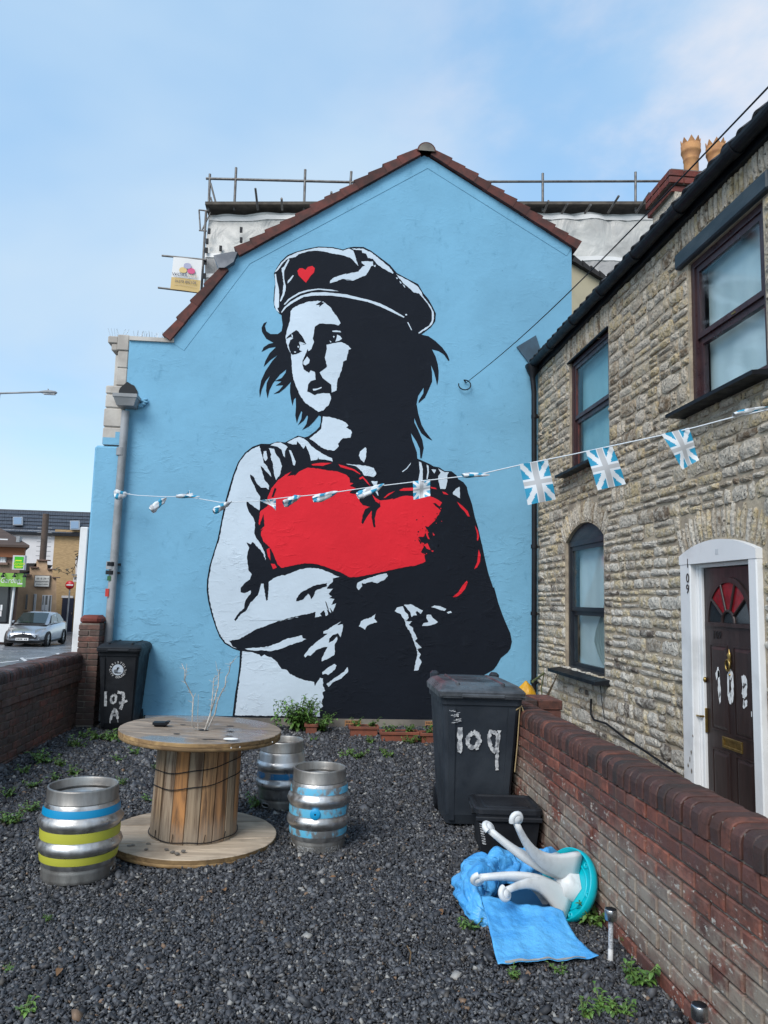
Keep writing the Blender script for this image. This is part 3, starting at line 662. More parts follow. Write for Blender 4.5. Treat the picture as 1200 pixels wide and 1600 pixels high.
# ================================================================== the stone house on the right
house = thing('stone_house', 'two storey rubble stone house with a brown front door in a white frame', 'house', (HX, 7, 0))
HY0, HY1, HZ1 = 2.6, GY-.02, 4.93
OPEN = {'LW': (7.70, 8.91, .90, 2.40), 'UL': (7.52, 8.74, 3.24, 4.60), 'UR': (4.73, 5.79, 3.27, 4.52), 'DR': (4.87, 5.95, -.05, 2.07)}
ARCH = {'LW': .19, 'DR': .10}
def arch_z(k, y, extra=0.0):
    """height of the segmental arch over an opening at y (None outside)"""
    y0, y1, _, zs = OPEN[k]; c = (y0+y1)/2; hw = (y1-y0)/2; rise = ARCH[k]
    Rr = (hw*hw+rise*rise)/(2*rise); zc = zs+rise-Rr; d = Rr+extra
    q = d*d-(y-c)**2
    return zc+math.sqrt(q) if q > 0 else None
def arch_geo(k):
    y0, y1, _, zs = OPEN[k]; c = (y0+y1)/2; hw = (y1-y0)/2; rise = ARCH[k]; Rr = (hw*hw+rise*rise)/(2*rise); return c, zs+rise-Rr, Rr, math.asin(hw/Rr)
def house_wall():
    fx = HX+.0165
    ys = sorted({HY0, HY1}|{v for o in OPEN.values() for v in o[:2]}); zs_ = sorted({-.3, HZ1}|{v for k, o in OPEN.items() for v in (o[2], o[3]+(ARCH.get(k, 0)))}|{o[3] for o in OPEN.values()})
    mb = MB()
    for a, b in zip(ys[:-1], ys[1:]):
        for c, d in zip(zs_[:-1], zs_[1:]):
            ym, zm = (a+b)/2, (c+d)/2; hole = False
            for k, o in OPEN.items():
                if o[0] < ym < o[1] and o[2] < zm < o[3]+ARCH.get(k, 0): hole = True
            if not hole: mb.box(fx, HX+.34, a, b, c, d)
    for k in ARCH:                                     # spandrels over the arches
        y0, y1, _, z = OPEN[k]; n = 14
        for i in range(n):
            a, b = y0+(y1-y0)*i/n, y0+(y1-y0)*(i+1)/n; za, zb = max(z, arch_z(k, a+1e-4) or z), max(z, arch_z(k, b-1e-4) or z); zt = z+ARCH[k]+.001
            mb.prism([(fx+.001,a,za),(fx+.001,b,zb),(fx+.001,b,zt),(fx+.001,a,zt)], (.3,0,0))
    mb.build('wall', M['mortar'], house)
    # --- stones: lay courses between the openings, arches of stones on edge over them
    rng = random.Random(11)
    def variant(seed, nu=4, nv=3):
        r = random.Random(seed); mb = MB(); P = {}
        edge = .0
        for j in range(nv+1):
            for i in range(nu+1):
                u, v = i/nu-.5, j/nv-.5
                bord = i in (0, nu) or j in (0, nv); corner = i in (0, nu) and j in (0, nv)
                ju, jv = r.uniform(-.04,.04), r.uniform(-.085,.085)
                if corner: u *= r.uniform(.88,.97); v *= r.uniform(.78,.94)
                d = r.uniform(.50,.72) if bord else r.uniform(.82,1.08)
                if corner: d *= .85
                P[i, j] = len(mb.v); mb.v.append((-d, u+ju*(1 if bord else .8), v+jv))
        for j in range(nv):
            for i in range(nu):
                mb.f.append((P[i,j], P[i,j+1], P[i+1,j+1], P[i+1,j])); mb.m.append(0); mb.sm.append(r.random() < .5)
        loop = [(i,0) for i in range(nu)]+[(nu,j) for j in range(nv)]+[(i,nv) for i in range(nu,0,-1)]+[(0,j) for j in range(nv,0,-1)]
        b = len(mb.v)
        for (i, j) in loop:
            x, y, z = mb.v[P[i,j]]; mb.v.append((.9, y*1.02, z*1.02))
        n = len(loop)
        for q in range(n):
            i2 = (q+1) % n
            mb.f.append((P[loop[q]], P[loop[i2]], b+i2, b+q)); mb.m.append(0); mb.sm.append(False)
        return mb.mesh('stone', M['stone'])
    VAR = [variant(100+i) for i in range(22)]
    items = []                                         # (matrix, apparent size)
    def put(yc, zc, w, h, dep, rot=0.0):
        m = Matrix.Translation((HX+.026, yc, zc)) @ Matrix.Rotation(rot, 4, 'X') @ Matrix.Diagonal((dep, w, h, 1))
        dist = (Vector((HX, yc, zc))-CAMPOS).length
        vis = yc > 4.55
        items.append((m, (w*h)*HX/dist**3 if vis else 0))
    def blocked(z0, z1):
        zm = (z0+z1)/2; out = []
        for k, (a, b, c, d) in OPEN.items():
            top = d
            if c-.01 < zm and z0 < d: out.append((a-.01, b+.01))
            if k in ARCH:
                cc, zc, Rr, th = arch_geo(k); Ro = Rr+.27
                if zm >= d-.05 and zm < zc+Ro:
                    hw = min(math.sqrt(max(0, Ro*Ro-(zm-zc)**2)), (b-a)/2+.07+.33*max(0, zm-d)); out.append((cc-hw, cc+hw))
        for k, (a, b, zt) in (('UL',(7.50,8.86,4.62)), ('UR',(4.62,5.98,4.70))):
            if zm > zt-.03: out.append((a, b))
        if 4.52 < zm < 4.70: out.append((4.56, 5.97))
        return out
    z = -.10
    while z < HZ1-.03:
        h = rng.choice((.062,.078,.09,.102,.118,.135,.15))
        if z+h > HZ1: h = HZ1-z
        y = HY1-.01-rng.uniform(0,.05)
        bl = sorted(blocked(z, z+h), reverse=True, key=lambda q: q[1])
        while y > HY0:
            w = rng.choice((.10,.15,.19,.23,.27,.32,.38))*rng.uniform(.85,1.15)
            lo = y-w
            hit = [q for q in bl if q[0] < y-.002 and q[1] > lo]
            if hit:
                q = hit[0]
                if q[1] >= y-.03: y = q[0]-.004; continue
                lo = q[1]
            if y-lo > .035:
                jt = rng.uniform(.016,.028)
                if h > .11 and rng.random() < .38 and y-lo > .12:      # two thin stones in place of one
                    s_ = rng.uniform(.4,.6)*h
                    put((y+lo)/2, z+s_/2, y-lo-jt, s_-jt*.8, rng.uniform(.022,.034), rng.uniform(-.03,.03)); put((y+lo)/2+rng.uniform(-.01,.01), z+s_+(h-s_)/2, y-lo-jt, h-s_-jt*.8, rng.uniform(.022,.034), rng.uniform(-.03,.03)); y = lo; continue
                put((y+lo)/2, z+h/2+rng.uniform(-.006,.006), y-lo-jt, h-jt*rng.uniform(.75,1.25), rng.uniform(.022,.040), rng.uniform(-.035,.035))
            y = lo
        z += h
    for k, nst in (('LW', 22), ('DR', 19)):            # voussoirs
        cc, zc, Rr, th = arch_geo(k); th *= 1.06
        for i in range(nst):
            a = -th+2*th*(i+.5)/nst; L = rng.uniform(.20,.245); rr = Rr+.02+L/2
            put(cc+rr*math.sin(a), zc+rr*math.cos(a), 2*th*Rr/nst*rng.uniform(.68,.86), L, rng.uniform(.024,.036), -a)
    for (a, b, z0, z1) in ((7.50,8.86,4.62,4.90), (4.62,5.98,4.70,4.91)):   # stones on edge over the upper windows
        y = a
        while y < b:
            w = rng.uniform(.05,.08); put(y+w/2, (z0+z1)/2+rng.uniform(-.01,.01), w-.012, (z1-z0)*rng.uniform(.9,1.0), rng.uniform(.024,.04), rng.uniform(-.03,.03)); y += w
    items.sort(key=lambda q: -q[1])
    for i, (m, _) in enumerate(items[:300]):
        link('stone', VAR[i % len(VAR)], house, True, m)
    vv, ff = [], []
    for i, (m, _) in enumerate(items[300:]):
        me = VAR[(i*7) % len(VAR)]; b = len(vv)
        vv += [tuple(m @ v.co) for v in me.vertices]; ff += [tuple(q+b for q in p.vertices) for p in me.polygons]
    me = bpy.data.meshes.new('stone_rest'); me.from_pydata(vv, [], ff); me.materials.append(M['stone']); me.update()
    stuff(link('far_stones', me, house))
house_wall()

def sash(key, frame_m, reveal, net, horn=.48, deep=.10, inner='maroon'):
    """two-light window: outer frame, top and bottom sash bars, panes, curtain behind, sill"""
    y0, y1, z0, z1 = OPEN[key]; x = HX+deep-.06
    root = MB(); fw = .055
    for a, b, c, d in ((y0, y0+fw, z0, z1), (y1-fw, y1, z0, z1), (y0+fw, y1-fw, z1-fw, z1), (y0+fw, y1-fw, z0, z0+fw*.7)):
        root.box(x, x+.07, a, b, c, d, 0)
    wn = root.build('window', frame_m, house)
    zm = z0+(z1-z0)*horn
    for nm, c, d, dx in (('upper_sash', zm-.02, z1-fw, .014), ('lower_sash', z0+fw*.7, zm-.021, .034)):
        mb = MB(); s = .05; a, b = y0+fw+.001, y1-fw-.001; xx = x+dx
        for q in ((a, a+s, c, d), (b-s, b, c, d), (a+s, b-s, d-s, d), (a+s, b-s, c, c+s*.9)): mb.box(xx, xx+.045, *q)
        mb.build(nm, frame_m, wn)
        mb = MB(); mb.box(xx+.012, xx+.018, a+s-.004, b-s+.004, c+s*.9-.004, d-s+.004); mb.build('pane', M['glass'], wn)
        if reveal:
            mb = MB(); mb.box(xx+.002, xx+.02, b-s-.012, b-s-.0005, c+s, d-s); mb.build('glazing_bead', reveal, wn)
    mb = MB(); n = 60
    for k in range(n):
        a = y0+fw+(y1-y0-2*fw)*k/n; b = y0+fw+(y1-y0-2*fw)*(k+1)/n; da = .002*math.sin(k*.45); db = .002*math.sin((k+1)*.45)
        mb.add([(x+.12+da,a,z0),(x+.12+db,b,z0),(x+.12+db,b,z1),(x+.12+da,a,z1)], [(0,1,2,3)], 0, True)
    mb.build('net_curtain', net, wn)
    mb = MB()                                             # dark room box behind
    x1 = x+.45
    for vs in (((x+.05,y0,z0),(x1,y0,z0),(x1,y0,z1),(x+.05,y0,z1)), ((x+.05,y1,z0),(x1,y1,z0),(x1,y1,z1),(x+.05,y1,z1)), ((x1,y0,z0),(x1,y1,z0),(x1,y1,z1),(x1,y0,z1)), ((x+.05,y0,z1),(x1,y0,z1),(x1,y1,z1),(x+.05,y1,z1))): mb.poly(vs)
    mb.build('room', M['room'], wn)
    return wn, x
# upper windows
wn, x = sash('UL', M['maroon'], M['reveal'], M['netblue'])
def sill(w, y0, y1, z, out, th, m, parent):
    mb = MB(); mb.prism([(HX-out, y0, z-th*.35), (HX-out, y0, z-th), (HX+.08, y0, z-th), (HX+.08, y0, z+.012)], (0, y1-y0, 0)); mb.build('sill', m, parent)
sill(wn, 7.46, 8.90, 3.238, .125, .045, M['black'], wn)
wn, x = sash('UR', M['maroon'], None, M['net'])
sill(wn, 4.66, 5.92, 3.268, .145, .045, M['black'], wn)
mb = MB(); mb.box(x+.01, x+.03, 5.17, 5.22, 3.862, 3.874); mb.build('sash_catch', M['brass'], wn)
mb = MB(); mb.box(HX-.035, HX+.1, 4.60, 5.93, 4.525, 4.665, 0, None, .012); mb.build('lintel', M['lintel'], house)
mb = MB(); mb.box(HX-.012, HX+.1, 7.50, 8.78, 4.600, 4.618); mb.build('lintel', M['black'], house)
# ground floor window with boarded arch
wn, x = sash('LW', M['navyframe'], None, M['net'], .47, .11)
y0, y1, z0, z1 = OPEN['LW']
mb = MB(); pts = [(x+.01, y0+.02, z1-.02)]+[(x+.01, y0+.02+(y1-y0-.04)*k/16, arch_z('LW', y0+.02+(y1-y0-.04)*k/16)) for k in range(17)]+[(x+.01, y1-.02, z1-.02)]
mb.prism(pts, (.05,0,0)); mb.build('arch_board', M['lintel'], wn)
mb = MB()
n = 40; edge = [(.0,.66),(.12,.60),(.25,.52),(.38,.44),(.47,.50),(.56,.66),(.63,.80),(.70,.93)]
rows = []
for k in range(n+1):
    t = k/n*.72
    e = np.interp(t, [q[0] for q in edge], [q[1] for q in edge]); rows.append((z1-.45-(z1-z0-.45)*0 - t*(z1-z0)*.0, e, t))
def cur(u, v):
    t = .30+v*.70; zz = z1-(z1-z0)*t; e = float(np.interp(v, [0,.15,.35,.55,.66,.78,.9,1], [.93,.84,.70,.52,.47,.56,.72,.92]))
    ya = y1-.06-(y1-y0-.12)*e; yb = y0+.05; yy = ya+(yb-ya)*u
    return Vector((x+.095+.006*math.sin(u*40), yy, zz))
mb.grid(cur, 60, 24); mb.build('drawn_curtain', M['netgrey'], wn)
sill(wn, 7.55, 9.10, .90, .15, .055, M['black'], wn)

# front door
def front_door():
    y0, y1, z0, z1 = OPEN['DR']
    mb = MB(); fw = .17
    mb.box(HX-.03, HX+.09, y0, y0+.10, z0, z1-.002, 0, None, .008)          # right post (near)
    mb.box(HX-.03, HX+.03, y1-fw, y1, z0, z1-.002, 0, None, .008)            # left post
    mb.box(HX+.031, HX+.12, y1-fw-.055, y1-.05, z0, z1-.05, 0, None, .006)
    mb.box(HX+.02, HX+.10, y1-fw-.02, y1-fw+.02, z0, z1-.05, 0, None, .004)
    pts = [(HX-.034, y0-.003, z1-.07), (HX-.034, y0-.003, z1)] + [(HX-.034, y0+(y1-y0)*k/16, arch_z('DR', min(max(y0+(y1-y0)*k/16, y0+1e-4), y1-1e-4))) for k in range(1, 16)] + [(HX-.034, y1+.003, z1), (HX-.034, y1+.003, z1-.07)]
    mb.prism(pts, (.118, 0, 0))
    mb.box(HX+.03, HX+.11, y0+.10, y1-fw, z1-.10, z1-.072, 0)
    fr = mb.build('door_frame', M['white'], house)
    TX = lambda yy, zz, xx: frame((xx, yy, zz), (0,-1,0), (0,0,1))
    for ch, zz in (('1', 2.00), ('0', 1.905), ('9', 1.815)):
        p = at(1072.5, {'1':881,'0':904,'9':921}[ch], 'x', HX-.034); text_mesh(ch, .105, TX(p.y-.02, p.z, HX-.0345), M['blackmark'], 'number', fr, ext=.001)
    p = at(1120, 862, 'x', HX-.034); mb = MB()
    for k in range(3): mb.box(HX-.036, HX-.0325, p.y-.022+k*.016, p.y-.012+k*.016, p.z-.02, p.z+.02)
    mb.build('number_plate', pmat('pale_grey_plate', (.45,.47,.5)), fr)
    for py in (1176, 1187, 1196, 1150, 1205):              # flaked paint low on the post
        p = at(1077+random.uniform(-3,6), py, 'x', HX-.032); mb = MB(); mb.poly([(HX-.0325, p.y+random.uniform(.006,.014)*math.cos(a)*1.0, p.z+random.uniform(.008,.026)*math.sin(a)) for a in [2*math.pi*k/9 for k in range(9)]]); mb.build('paint_chip', M['joint'], fr)
    # leaf
    dx = HX+.055; a, b = y0+.105, y1-fw-.022; zt = z1-.105
    W_ = b-a; zz0 = .02
    mb = MB(); mb.box(dx, dx+.045, a, b, zz0, zt, 0, None, .003); dr = mb.build('door', M['door'], house)
    D = lambda u, v: (b-u*W_, zz0+v*(zt-zz0))      # u from the left (far) edge, v from the bottom
    def panel(u0, u1, v0, v1):
        mb = MB(); ya, za = D(u0, v0); yb, zb = D(u1, v1); ya, yb = max(ya,yb), min(ya,yb)
        for q in ((yb, ya, zb-.012, zb), (yb, ya, za, za+.012), (yb, yb+.012, za+.012, zb-.012), (ya-.012, ya, za+.012, zb-.012)): mb.box(dx-.007, dx+.002, *q)
        vs = [(dx-.001,yb+.014,za+.014),(dx-.001,ya-.014,za+.014),(dx-.001,ya-.014,zb-.014),(dx-.001,yb+.014,zb-.014)]
        vs += [(dx-.009,yb+.04,za+.04),(dx-.009,ya-.04,za+.04),(dx-.009,ya-.04,zb-.04),(dx-.009,yb+.04,zb-.04)]
        mb.add(vs, [(4,5,6,7),(0,1,5,4),(1,2,6,5),(2,3,7,6),(3,0,4,7)]); mb.build('door_panel', M['door'], dr)
    for u0, u1 in ((.14,.45), (.55,.86)): panel(u0, u1, .37, .70); panel(u0, u1, .08, .30)
    # fanlight
    yc, zc = D(.5, .785); hw, hh = W_*.36, (zt-zz0)*.155
    el = lambda k, s, xx: (xx, yc+hw*s*math.cos(math.pi*k/20), zc+hh*s*math.sin(math.pi*k/20))
    mb = MB(); n = 20
    for k in range(n):
        mb.add([el(k,1.14,dx-.014), el(k+1,1.14,dx-.014), el(k+1,1.0,dx-.014), el(k,1.0,dx-.014), el(k,1.14,dx), el(k+1,1.14,dx), el(k+1,1.0,dx), el(k,1.0,dx)], [(0,1,2,3),(0,4,5,1),(3,2,6,7)])
    mb.box(dx-.018, dx, yc-hw*1.16, yc+hw*1.16, zc-.03, zc-.0005)
    for ang in (36, 70 , 110, 144):
        c_, s_ = math.cos(R(ang)), math.sin(R(ang))
        p0, p1 = Vector((dx-.011, yc+hw*.30*c_, zc+hh*.30*s_)), Vector((dx-.011, yc+hw*1.0*c_, zc+hh*1.0*s_)); mb.tube([p0, p1], .010, 6)
    mb.tube([(dx-.010, yc+hw*.3*math.cos(math.pi*k/10), zc+hh*.3*math.sin(math.pi*k/10)) for k in range(11)], .012, 6)
    fl = mb.build('fanlight', M['door'], dr)
    def seg(t0, t1, r0, r1, m):
        mb = MB(); k0, k1 = t0/9, t1/9; N = 8
        for i in range(N):
            ka, kb = k0+(k1-k0)*i/N, k0+(k1-k0)*(i+1)/N
            mb.add([el(ka,r1,dx-.003), el(kb,r1,dx-.003), el(kb,r0,dx-.003), el(ka,r0,dx-.003)], [(0,1,2,3)])
        mb.build('fanlight_pane', m, fl)
    seg(1,36,.3,1,M['darkglass']); seg(36,70,.3,1,M['redglass']); seg(70,110,.3,1,M['redglass']); seg(110,144,.3,1,M['redglass']); seg(144,179,.3,1,M['darkglass']); seg(1,179,.02,.29,M['darkglass'])
    # furniture
    p = D(.27, .735); text_mesh('109', .085, TX(p[0], p[1], dx-.004), M['blackmark'], 'number', dr, ext=.002)
    yk, zk = D(.5, .645); mb = MB()
    mb.lathe([(0,-.055),(.018,-.05),(.012,-.03),(.022,-.01),(.015,.02),(.024,.04),(.008,.06),(0,.085)], 10, 0, Matrix.Translation((dx-.012, yk, zk)) @ Matrix.Diagonal((.6,1,1,1)))
    mb.tube([(dx-.026, yk+.028*math.cos(a_), zk-.035+.04*math.sin(a_)) for a_ in [2*math.pi*k/14 for k in range(15)]], .007, 6)
    mb.lathe([(0,-.012),(.01,-.006),(.01,.006),(0,.012)], 8, 0, Matrix.Translation((dx-.010, yk, zk-.105)))
    mb.build('knocker', M['brass'], dr)
    ya, za = D(.5, .335); mb = MB()
    for q in ((ya-.13, ya+.13, za+.022, za+.04), (ya-.13, ya+.13, za-.04, za-.022), (ya-.13, ya-.11, za-.022, za+.022), (ya+.11, ya+.13, za-.022, za+.022)): mb.box(dx-.012, dx+.001, *q, 0, None, .002)
    mb.box(dx-.004, dx+.001, ya-.11, ya+.11, za-.022, za+.022)
    mb.build('letterbox', M['brass'], dr)
    yh, zh = D(.03, .40); mb = MB(); mb.box(dx-.018, dx, yh-.022, yh+.022, zh-.10, zh+.085, 0, None, .003); mb.tube([(dx-.05, yh, zh+.02), (dx-.055, yh+.05, zh+.02), (dx-.05, yh+.055, zh-.02)], .008, 6); mb.tube([(dx, yh, zh+.02), (dx-.05, yh, zh+.02)], .009, 6); mb.build('handle', M['brass'], dr)
    yh, zh = D(.035, .555); mb = MB(); mb.lathe([(0,-.02),(.022,-.015),(.022,0),(0,.003)], 12, 0, Matrix.Translation((dx-.004, yh, zh)) @ Matrix.Rotation(R(90), 4, 'Y')); mb.build('lock', M['brass'], dr)
    # painted house number, dripping and partly worn away
    dab = lambda u, v: (dx-.0105, *D(u, v))
    for strokes in ((([(.25,.575),(.30,.60),(.305,.575)], .035), ([(.30,.60),(.305,.56),(.31,.50),(.33,.497)], .042)),
                    (([(.50,.595),(.47,.585),(.465,.52),(.49,.502),(.515,.505)], .035), ([(.50,.597),(.535,.585),(.54,.53),(.515,.503)], .04)),
                    (([(.70,.575),(.73,.588),(.765,.575),(.76,.545),(.72,.53),(.70,.545)], .035), ([(.745,.51),(.75,.487)], .05), ([(.71,.50),(.73,.488)], .03)), (([(.83,.467),(.845,.467)], .02),)):
        mb = MB()
        for pts, w in strokes: stroke(mb, dense(pts, 5), w, 0, .3, dab)
        mb.build('painted_digit', M['whitemark'], dr)
    mb = MB(); mb.box(HX-.06, HX+.10, y0+.1, y1-fw, -.02, .018); mb.build('threshold', M['plinth'], house)
    mb = MB(); mb.box(HX+.12, HX+.16, y0, y1, -.1, 2.3); mb.build('room', M['room'], house)
front_door()

def house_roof():
    # fascia, gutter with brackets, downpipe, pantile eaves
    mb = MB(); mb.box(HX-.03, HX+.02, HY0, HY1, HZ1-.04, HZ1+.12); mb.build('fascia', M['black'], house)
    gx, gz = HX-.10, HZ1+.045; mb = MB()
    prof = [(gx+.062*math.cos(R(a)), gz+.062*math.sin(R(a))) for a in range(180, 361, 20)]
    pin = [(gx+.054*math.cos(R(a)), gz+.054*math.sin(R(a))) for a in range(360, 179, -20)]
    mb.prism([(p[0], HY0, p[1]) for p in prof+pin], (0, HY1-.05-HY0, 0)); gt = mb.build('gutter', M['black'], house)
    for k in range(9):
        y = 3.1+k*.86; mb = MB(); mb.prism([(gx+.072*math.cos(R(a)), y, gz+.072*math.sin(R(a))) for a in range(170, 371, 20)]+[(gx+.061*math.cos(R(a)), y, gz+.061*math.sin(R(a))) for a in range(370, 169, -20)], (0,.09,0)); mb.build('gutter_joint', M['black'], gt)
    mb = MB(); y = HY1-.14
    mb.lathe([(.09,.0),(.085,-.08),(.04,-.17),(.036,-.22)], 14, 0, Matrix.Translation((gx,y,gz-.02)))
    mb.tube([(gx,y,gz-.2),(gx+.02,y,gz-.4),(gx+.03,y,2.5),(gx+.03,y,.02)], .036, 12)
    for zz in (4.2, 3.3, 2.4, 1.5, .6): mb.tube([(gx+.028,y,zz),(gx+.028,y,zz+.05)], .046, 12); mb.box(gx+.03, HX, y-.02, y+.02, zz+.01, zz+.03)
    mb.build('downpipe', M['black'], house)
    # roof slope
    sl = math.tan(R(40)); run = 3.0
    mb = MB(); mb.prism([(HX-.11, HY0, HZ1+.075), (HX-.11+run, HY0, HZ1+.075+run*sl), (HX-.11+run, HY0, HZ1-.2+run*sl), (HX+.1, HY0, HZ1)], (0, HY1+.0-HY0, 0)); mb.build('roof', M['tiledark'], house)
    tm = MB(); th = R(40)
    n = 10
    def pan(u, v): yy = u*.215; xx = v*.36; zz = .017*math.sin(u*math.pi*2)+.028*math.sin(max(0, (u-.5))*math.pi*2*0); return Vector((xx*math.cos(th)-zz*math.sin(th), yy, xx*math.sin(th)+zz*math.cos(th)))
    tm.grid(pan, n, 1); b = len(tm.v)
    tm.grid(lambda u, v: pan(u, v)+Vector((math.sin(th)*.016, 0, -.016)), n, 1)
    for i in range(n): tm.f.append((i, i+1, b+i+1, b+i)); tm.m.append(0); tm.sm.append(False)
    me = tm.mesh('roof_tile', M['tiledark'])
    k = 0; y = HY1-.2
    while y > 3.2:
        for row in range(2):
            link('roof_tile', me, house, True, Matrix.Translation((HX-.135+row*.27, y+random.uniform(-.004,.004), HZ1+.088+row*.27*sl+random.uniform(-.004,.004)+row*.012)))
        y -= .20
    # lead soaker where the roof meets the gable
    mb = MB(); q = [at(808,541,'y',GY-.05), at(838,523,'y',GY-.05), at(850,560,'y',GY-.05), at(832,573,'y',GY-.05)]
    mb.prism([(v.x, GY-.03, v.z) for v in q], (0,.02,0)); mb.build('lead_soaker', pmat('dark_blue_lead', (.04,.085,.13), (.03,.06,.09), 6, .6), house)
    # chimney with crown pots
    cy = 9.8; p0 = at(1032,340,'y',cy); p1 = at(1100,300,'y',cy)
    cx0, cx1 = 4.74, 6.0; top = at(1080,283,'y',cy).z
    mb = MB(); mb.box(cx0+.10, cx1, cy-.25, cy+.45, 5.0, top-.33); ch = mb.build('chimney', M['stone'], house)
    mb = None
    for row, (o, h) in enumerate(((.05,.09),(.0,.09),(.0,.09))):
        z0 = top-.33+row*.105; x = cx0+o
        while x < cx1:
            w = .22; b_ = MB(); b_.box(x, min(x+w-.01, cx1), cy-.30+o, cy-.19+o, z0, z0+h, 0, None, .006); b_.build('brick', M['brickred'], ch); x += w
        y = cy-.18+o
        while y < cy+.45:
            b_ = MB(); b_.box(cx0+o, cx0+o+.10, y, y+.21, z0, z0+h, 0, None, .006); b_.build('brick', M['brickred'], ch); y += .22
        b_ = MB(); b_.box(cx0+o+.012, cx1-.01, cy-.29+o+.012, cy+.43, z0-.004, z0+h+.006); b_.build('bed_joint', M['joint'], ch)
    mb = MB(); mb.box(cx0+.05, cx1, cy-.25, cy+.45, top-.02, top+.01); mb.build('flaunching', M['plinth'], ch)
    for px, y_ in ((1080, cy+.05), (1119, cy+.05)):
        c = at(px, 262, 'y', y_); mb = MB(); H_ = .70; rr = .128
        mb.lathe([(rr*.88,0),(rr*.86,.05),(rr*.80,.06),(rr*.80,H_*.48),(rr*.86,H_*.5),(rr*.86,H_*.53),(rr*.82,H_*.54),(rr*1.02,H_*.66),(rr*1.08,H_*.68),(rr*1.08,H_*.72),(rr*1.04,H_*.73),(rr*1.08,H_*.84),(rr*.9,H_*.84),(rr*.8,H_*.5)], 24, 0, Matrix.Translation((c.x, y_, top-.01)))
        for k in range(8):
            a = 2*math.pi*(k+.5)/8; da = 2*math.pi/8*.48
            f = lambda t, r_, z_: (c.x+r_*math.cos(t), y_+r_*math.sin(t), top+z_)
            mb.add([f(a-da,rr*1.07,H_*.83), f(a+da,rr*1.07,H_*.83), f(a,rr*1.10,H_*.96), f(a-da,rr*.92,H_*.83), f(a+da,rr*.92,H_*.83), f(a,rr*1.0,H_*.96)], [(0,1,2),(3,5,4),(0,2,5,3),(1,4,5,2)])
        mb.build('chimney_pot', M['terra'], ch)
house_roof()
# black cable along the foot of the house
cb = MB(); cb.tube([(HX-.03, y, z) for y, z in ((7.97,.66),(7.98,.50),(7.9,.455),(7.55,.47),(7.1,.41),(6.6,.37),(6.3,.34),(6.1,.32),(6.0,.22),(5.97,.05))], .011, 6)
cb.build('cable', M['black'], house)
cb = MB(); cb.tube([(HX-.028, 7.72, .88), (HX-.02, 7.69, .66), (HX-.025, 7.60, .50)], .004, 5); cb.build('thin_wire', M['black'], house)

# ================================================================== brick walls
def brick_var(seed, L, D_, H_):
    r = random.Random(seed); c = .006
    mb = MB(); j = lambda a: r.uniform(-a, a)
    x = [-L/2, -L/2+c, L/2-c, L/2]; z = [-H_/2, -H_/2+c, H_/2-c, H_/2]
    o = [(x[0]+j(.002), 0, z[0]+j(.002)), (x[3]+j(.002), 0, z[0]+j(.002)), (x[3]+j(.002), 0, z[3]+j(.002)), (x[0]+j(.002), 0, z[3]+j(.002))]
    i_ = [(x[1]+j(.002), -c*.9+j(.002), z[1]), (x[2]+j(.002), -c*.9+j(.002), z[1]), (x[2]+j(.002), -c*.9+j(.002), z[2]), (x[1]+j(.002), -c*.9+j(.002), z[2])]
    bk = [(p[0], D_, p[2]) for p in o]
    mb.add(o+i_+bk, [(4,5,6,7),(0,1,5,4),(1,2,6,5),(2,3,7,6),(3,0,4,7),(0,8,9,1),(1,9,10,2),(2,10,11,3),(3,11,8,0)])
    return mb
def lay(parent, mat, x_face, sgn, y0, y1, z0, courses, hh, name='brick', jit=.004, limit=300, half=.112, L=.225):
    """stretcher courses with snapped halves; face looks along sgn*x"""
    V = [brick_var(i, L-.011, .095, hh-.011).mesh('brick', mat) for i in range(5)]; VH = [brick_var(40+i, half-.011, .095, hh-.011).mesh('brick', mat) for i in range(3)]
    rot = Matrix.Rotation(R(-90) if sgn < 0 else R(90), 4, 'Z')      # local -y becomes the outward normal
    n = 0
    for c in range(courses):
        zc = z0+c*hh+hh/2; y = y0-(0 if c % 2 else L/2)
        k = 0
        while y < y1:
            ln = L; vv = V
            if (c % 2 == 0 and c % 6 == 4): ln = half; vv = VH
            a, b = max(y, y0), min(y+ln, y1)
            if b-a > .04:
                s = (b-a)/ln
                m = Matrix.Translation((x_face+sgn*random.uniform(-jit, jit*.6), (a+b)/2, zc+random.uniform(-.0015,.0015))) @ Matrix.Rotation(random.uniform(-.006,.006), 4, 'X') @ rot @ Matrix.Diagonal((s,1,1,1))
                link(name, vv[n % len(vv)], parent, True, m); n += 1
            y += ln; k += 1
    return n
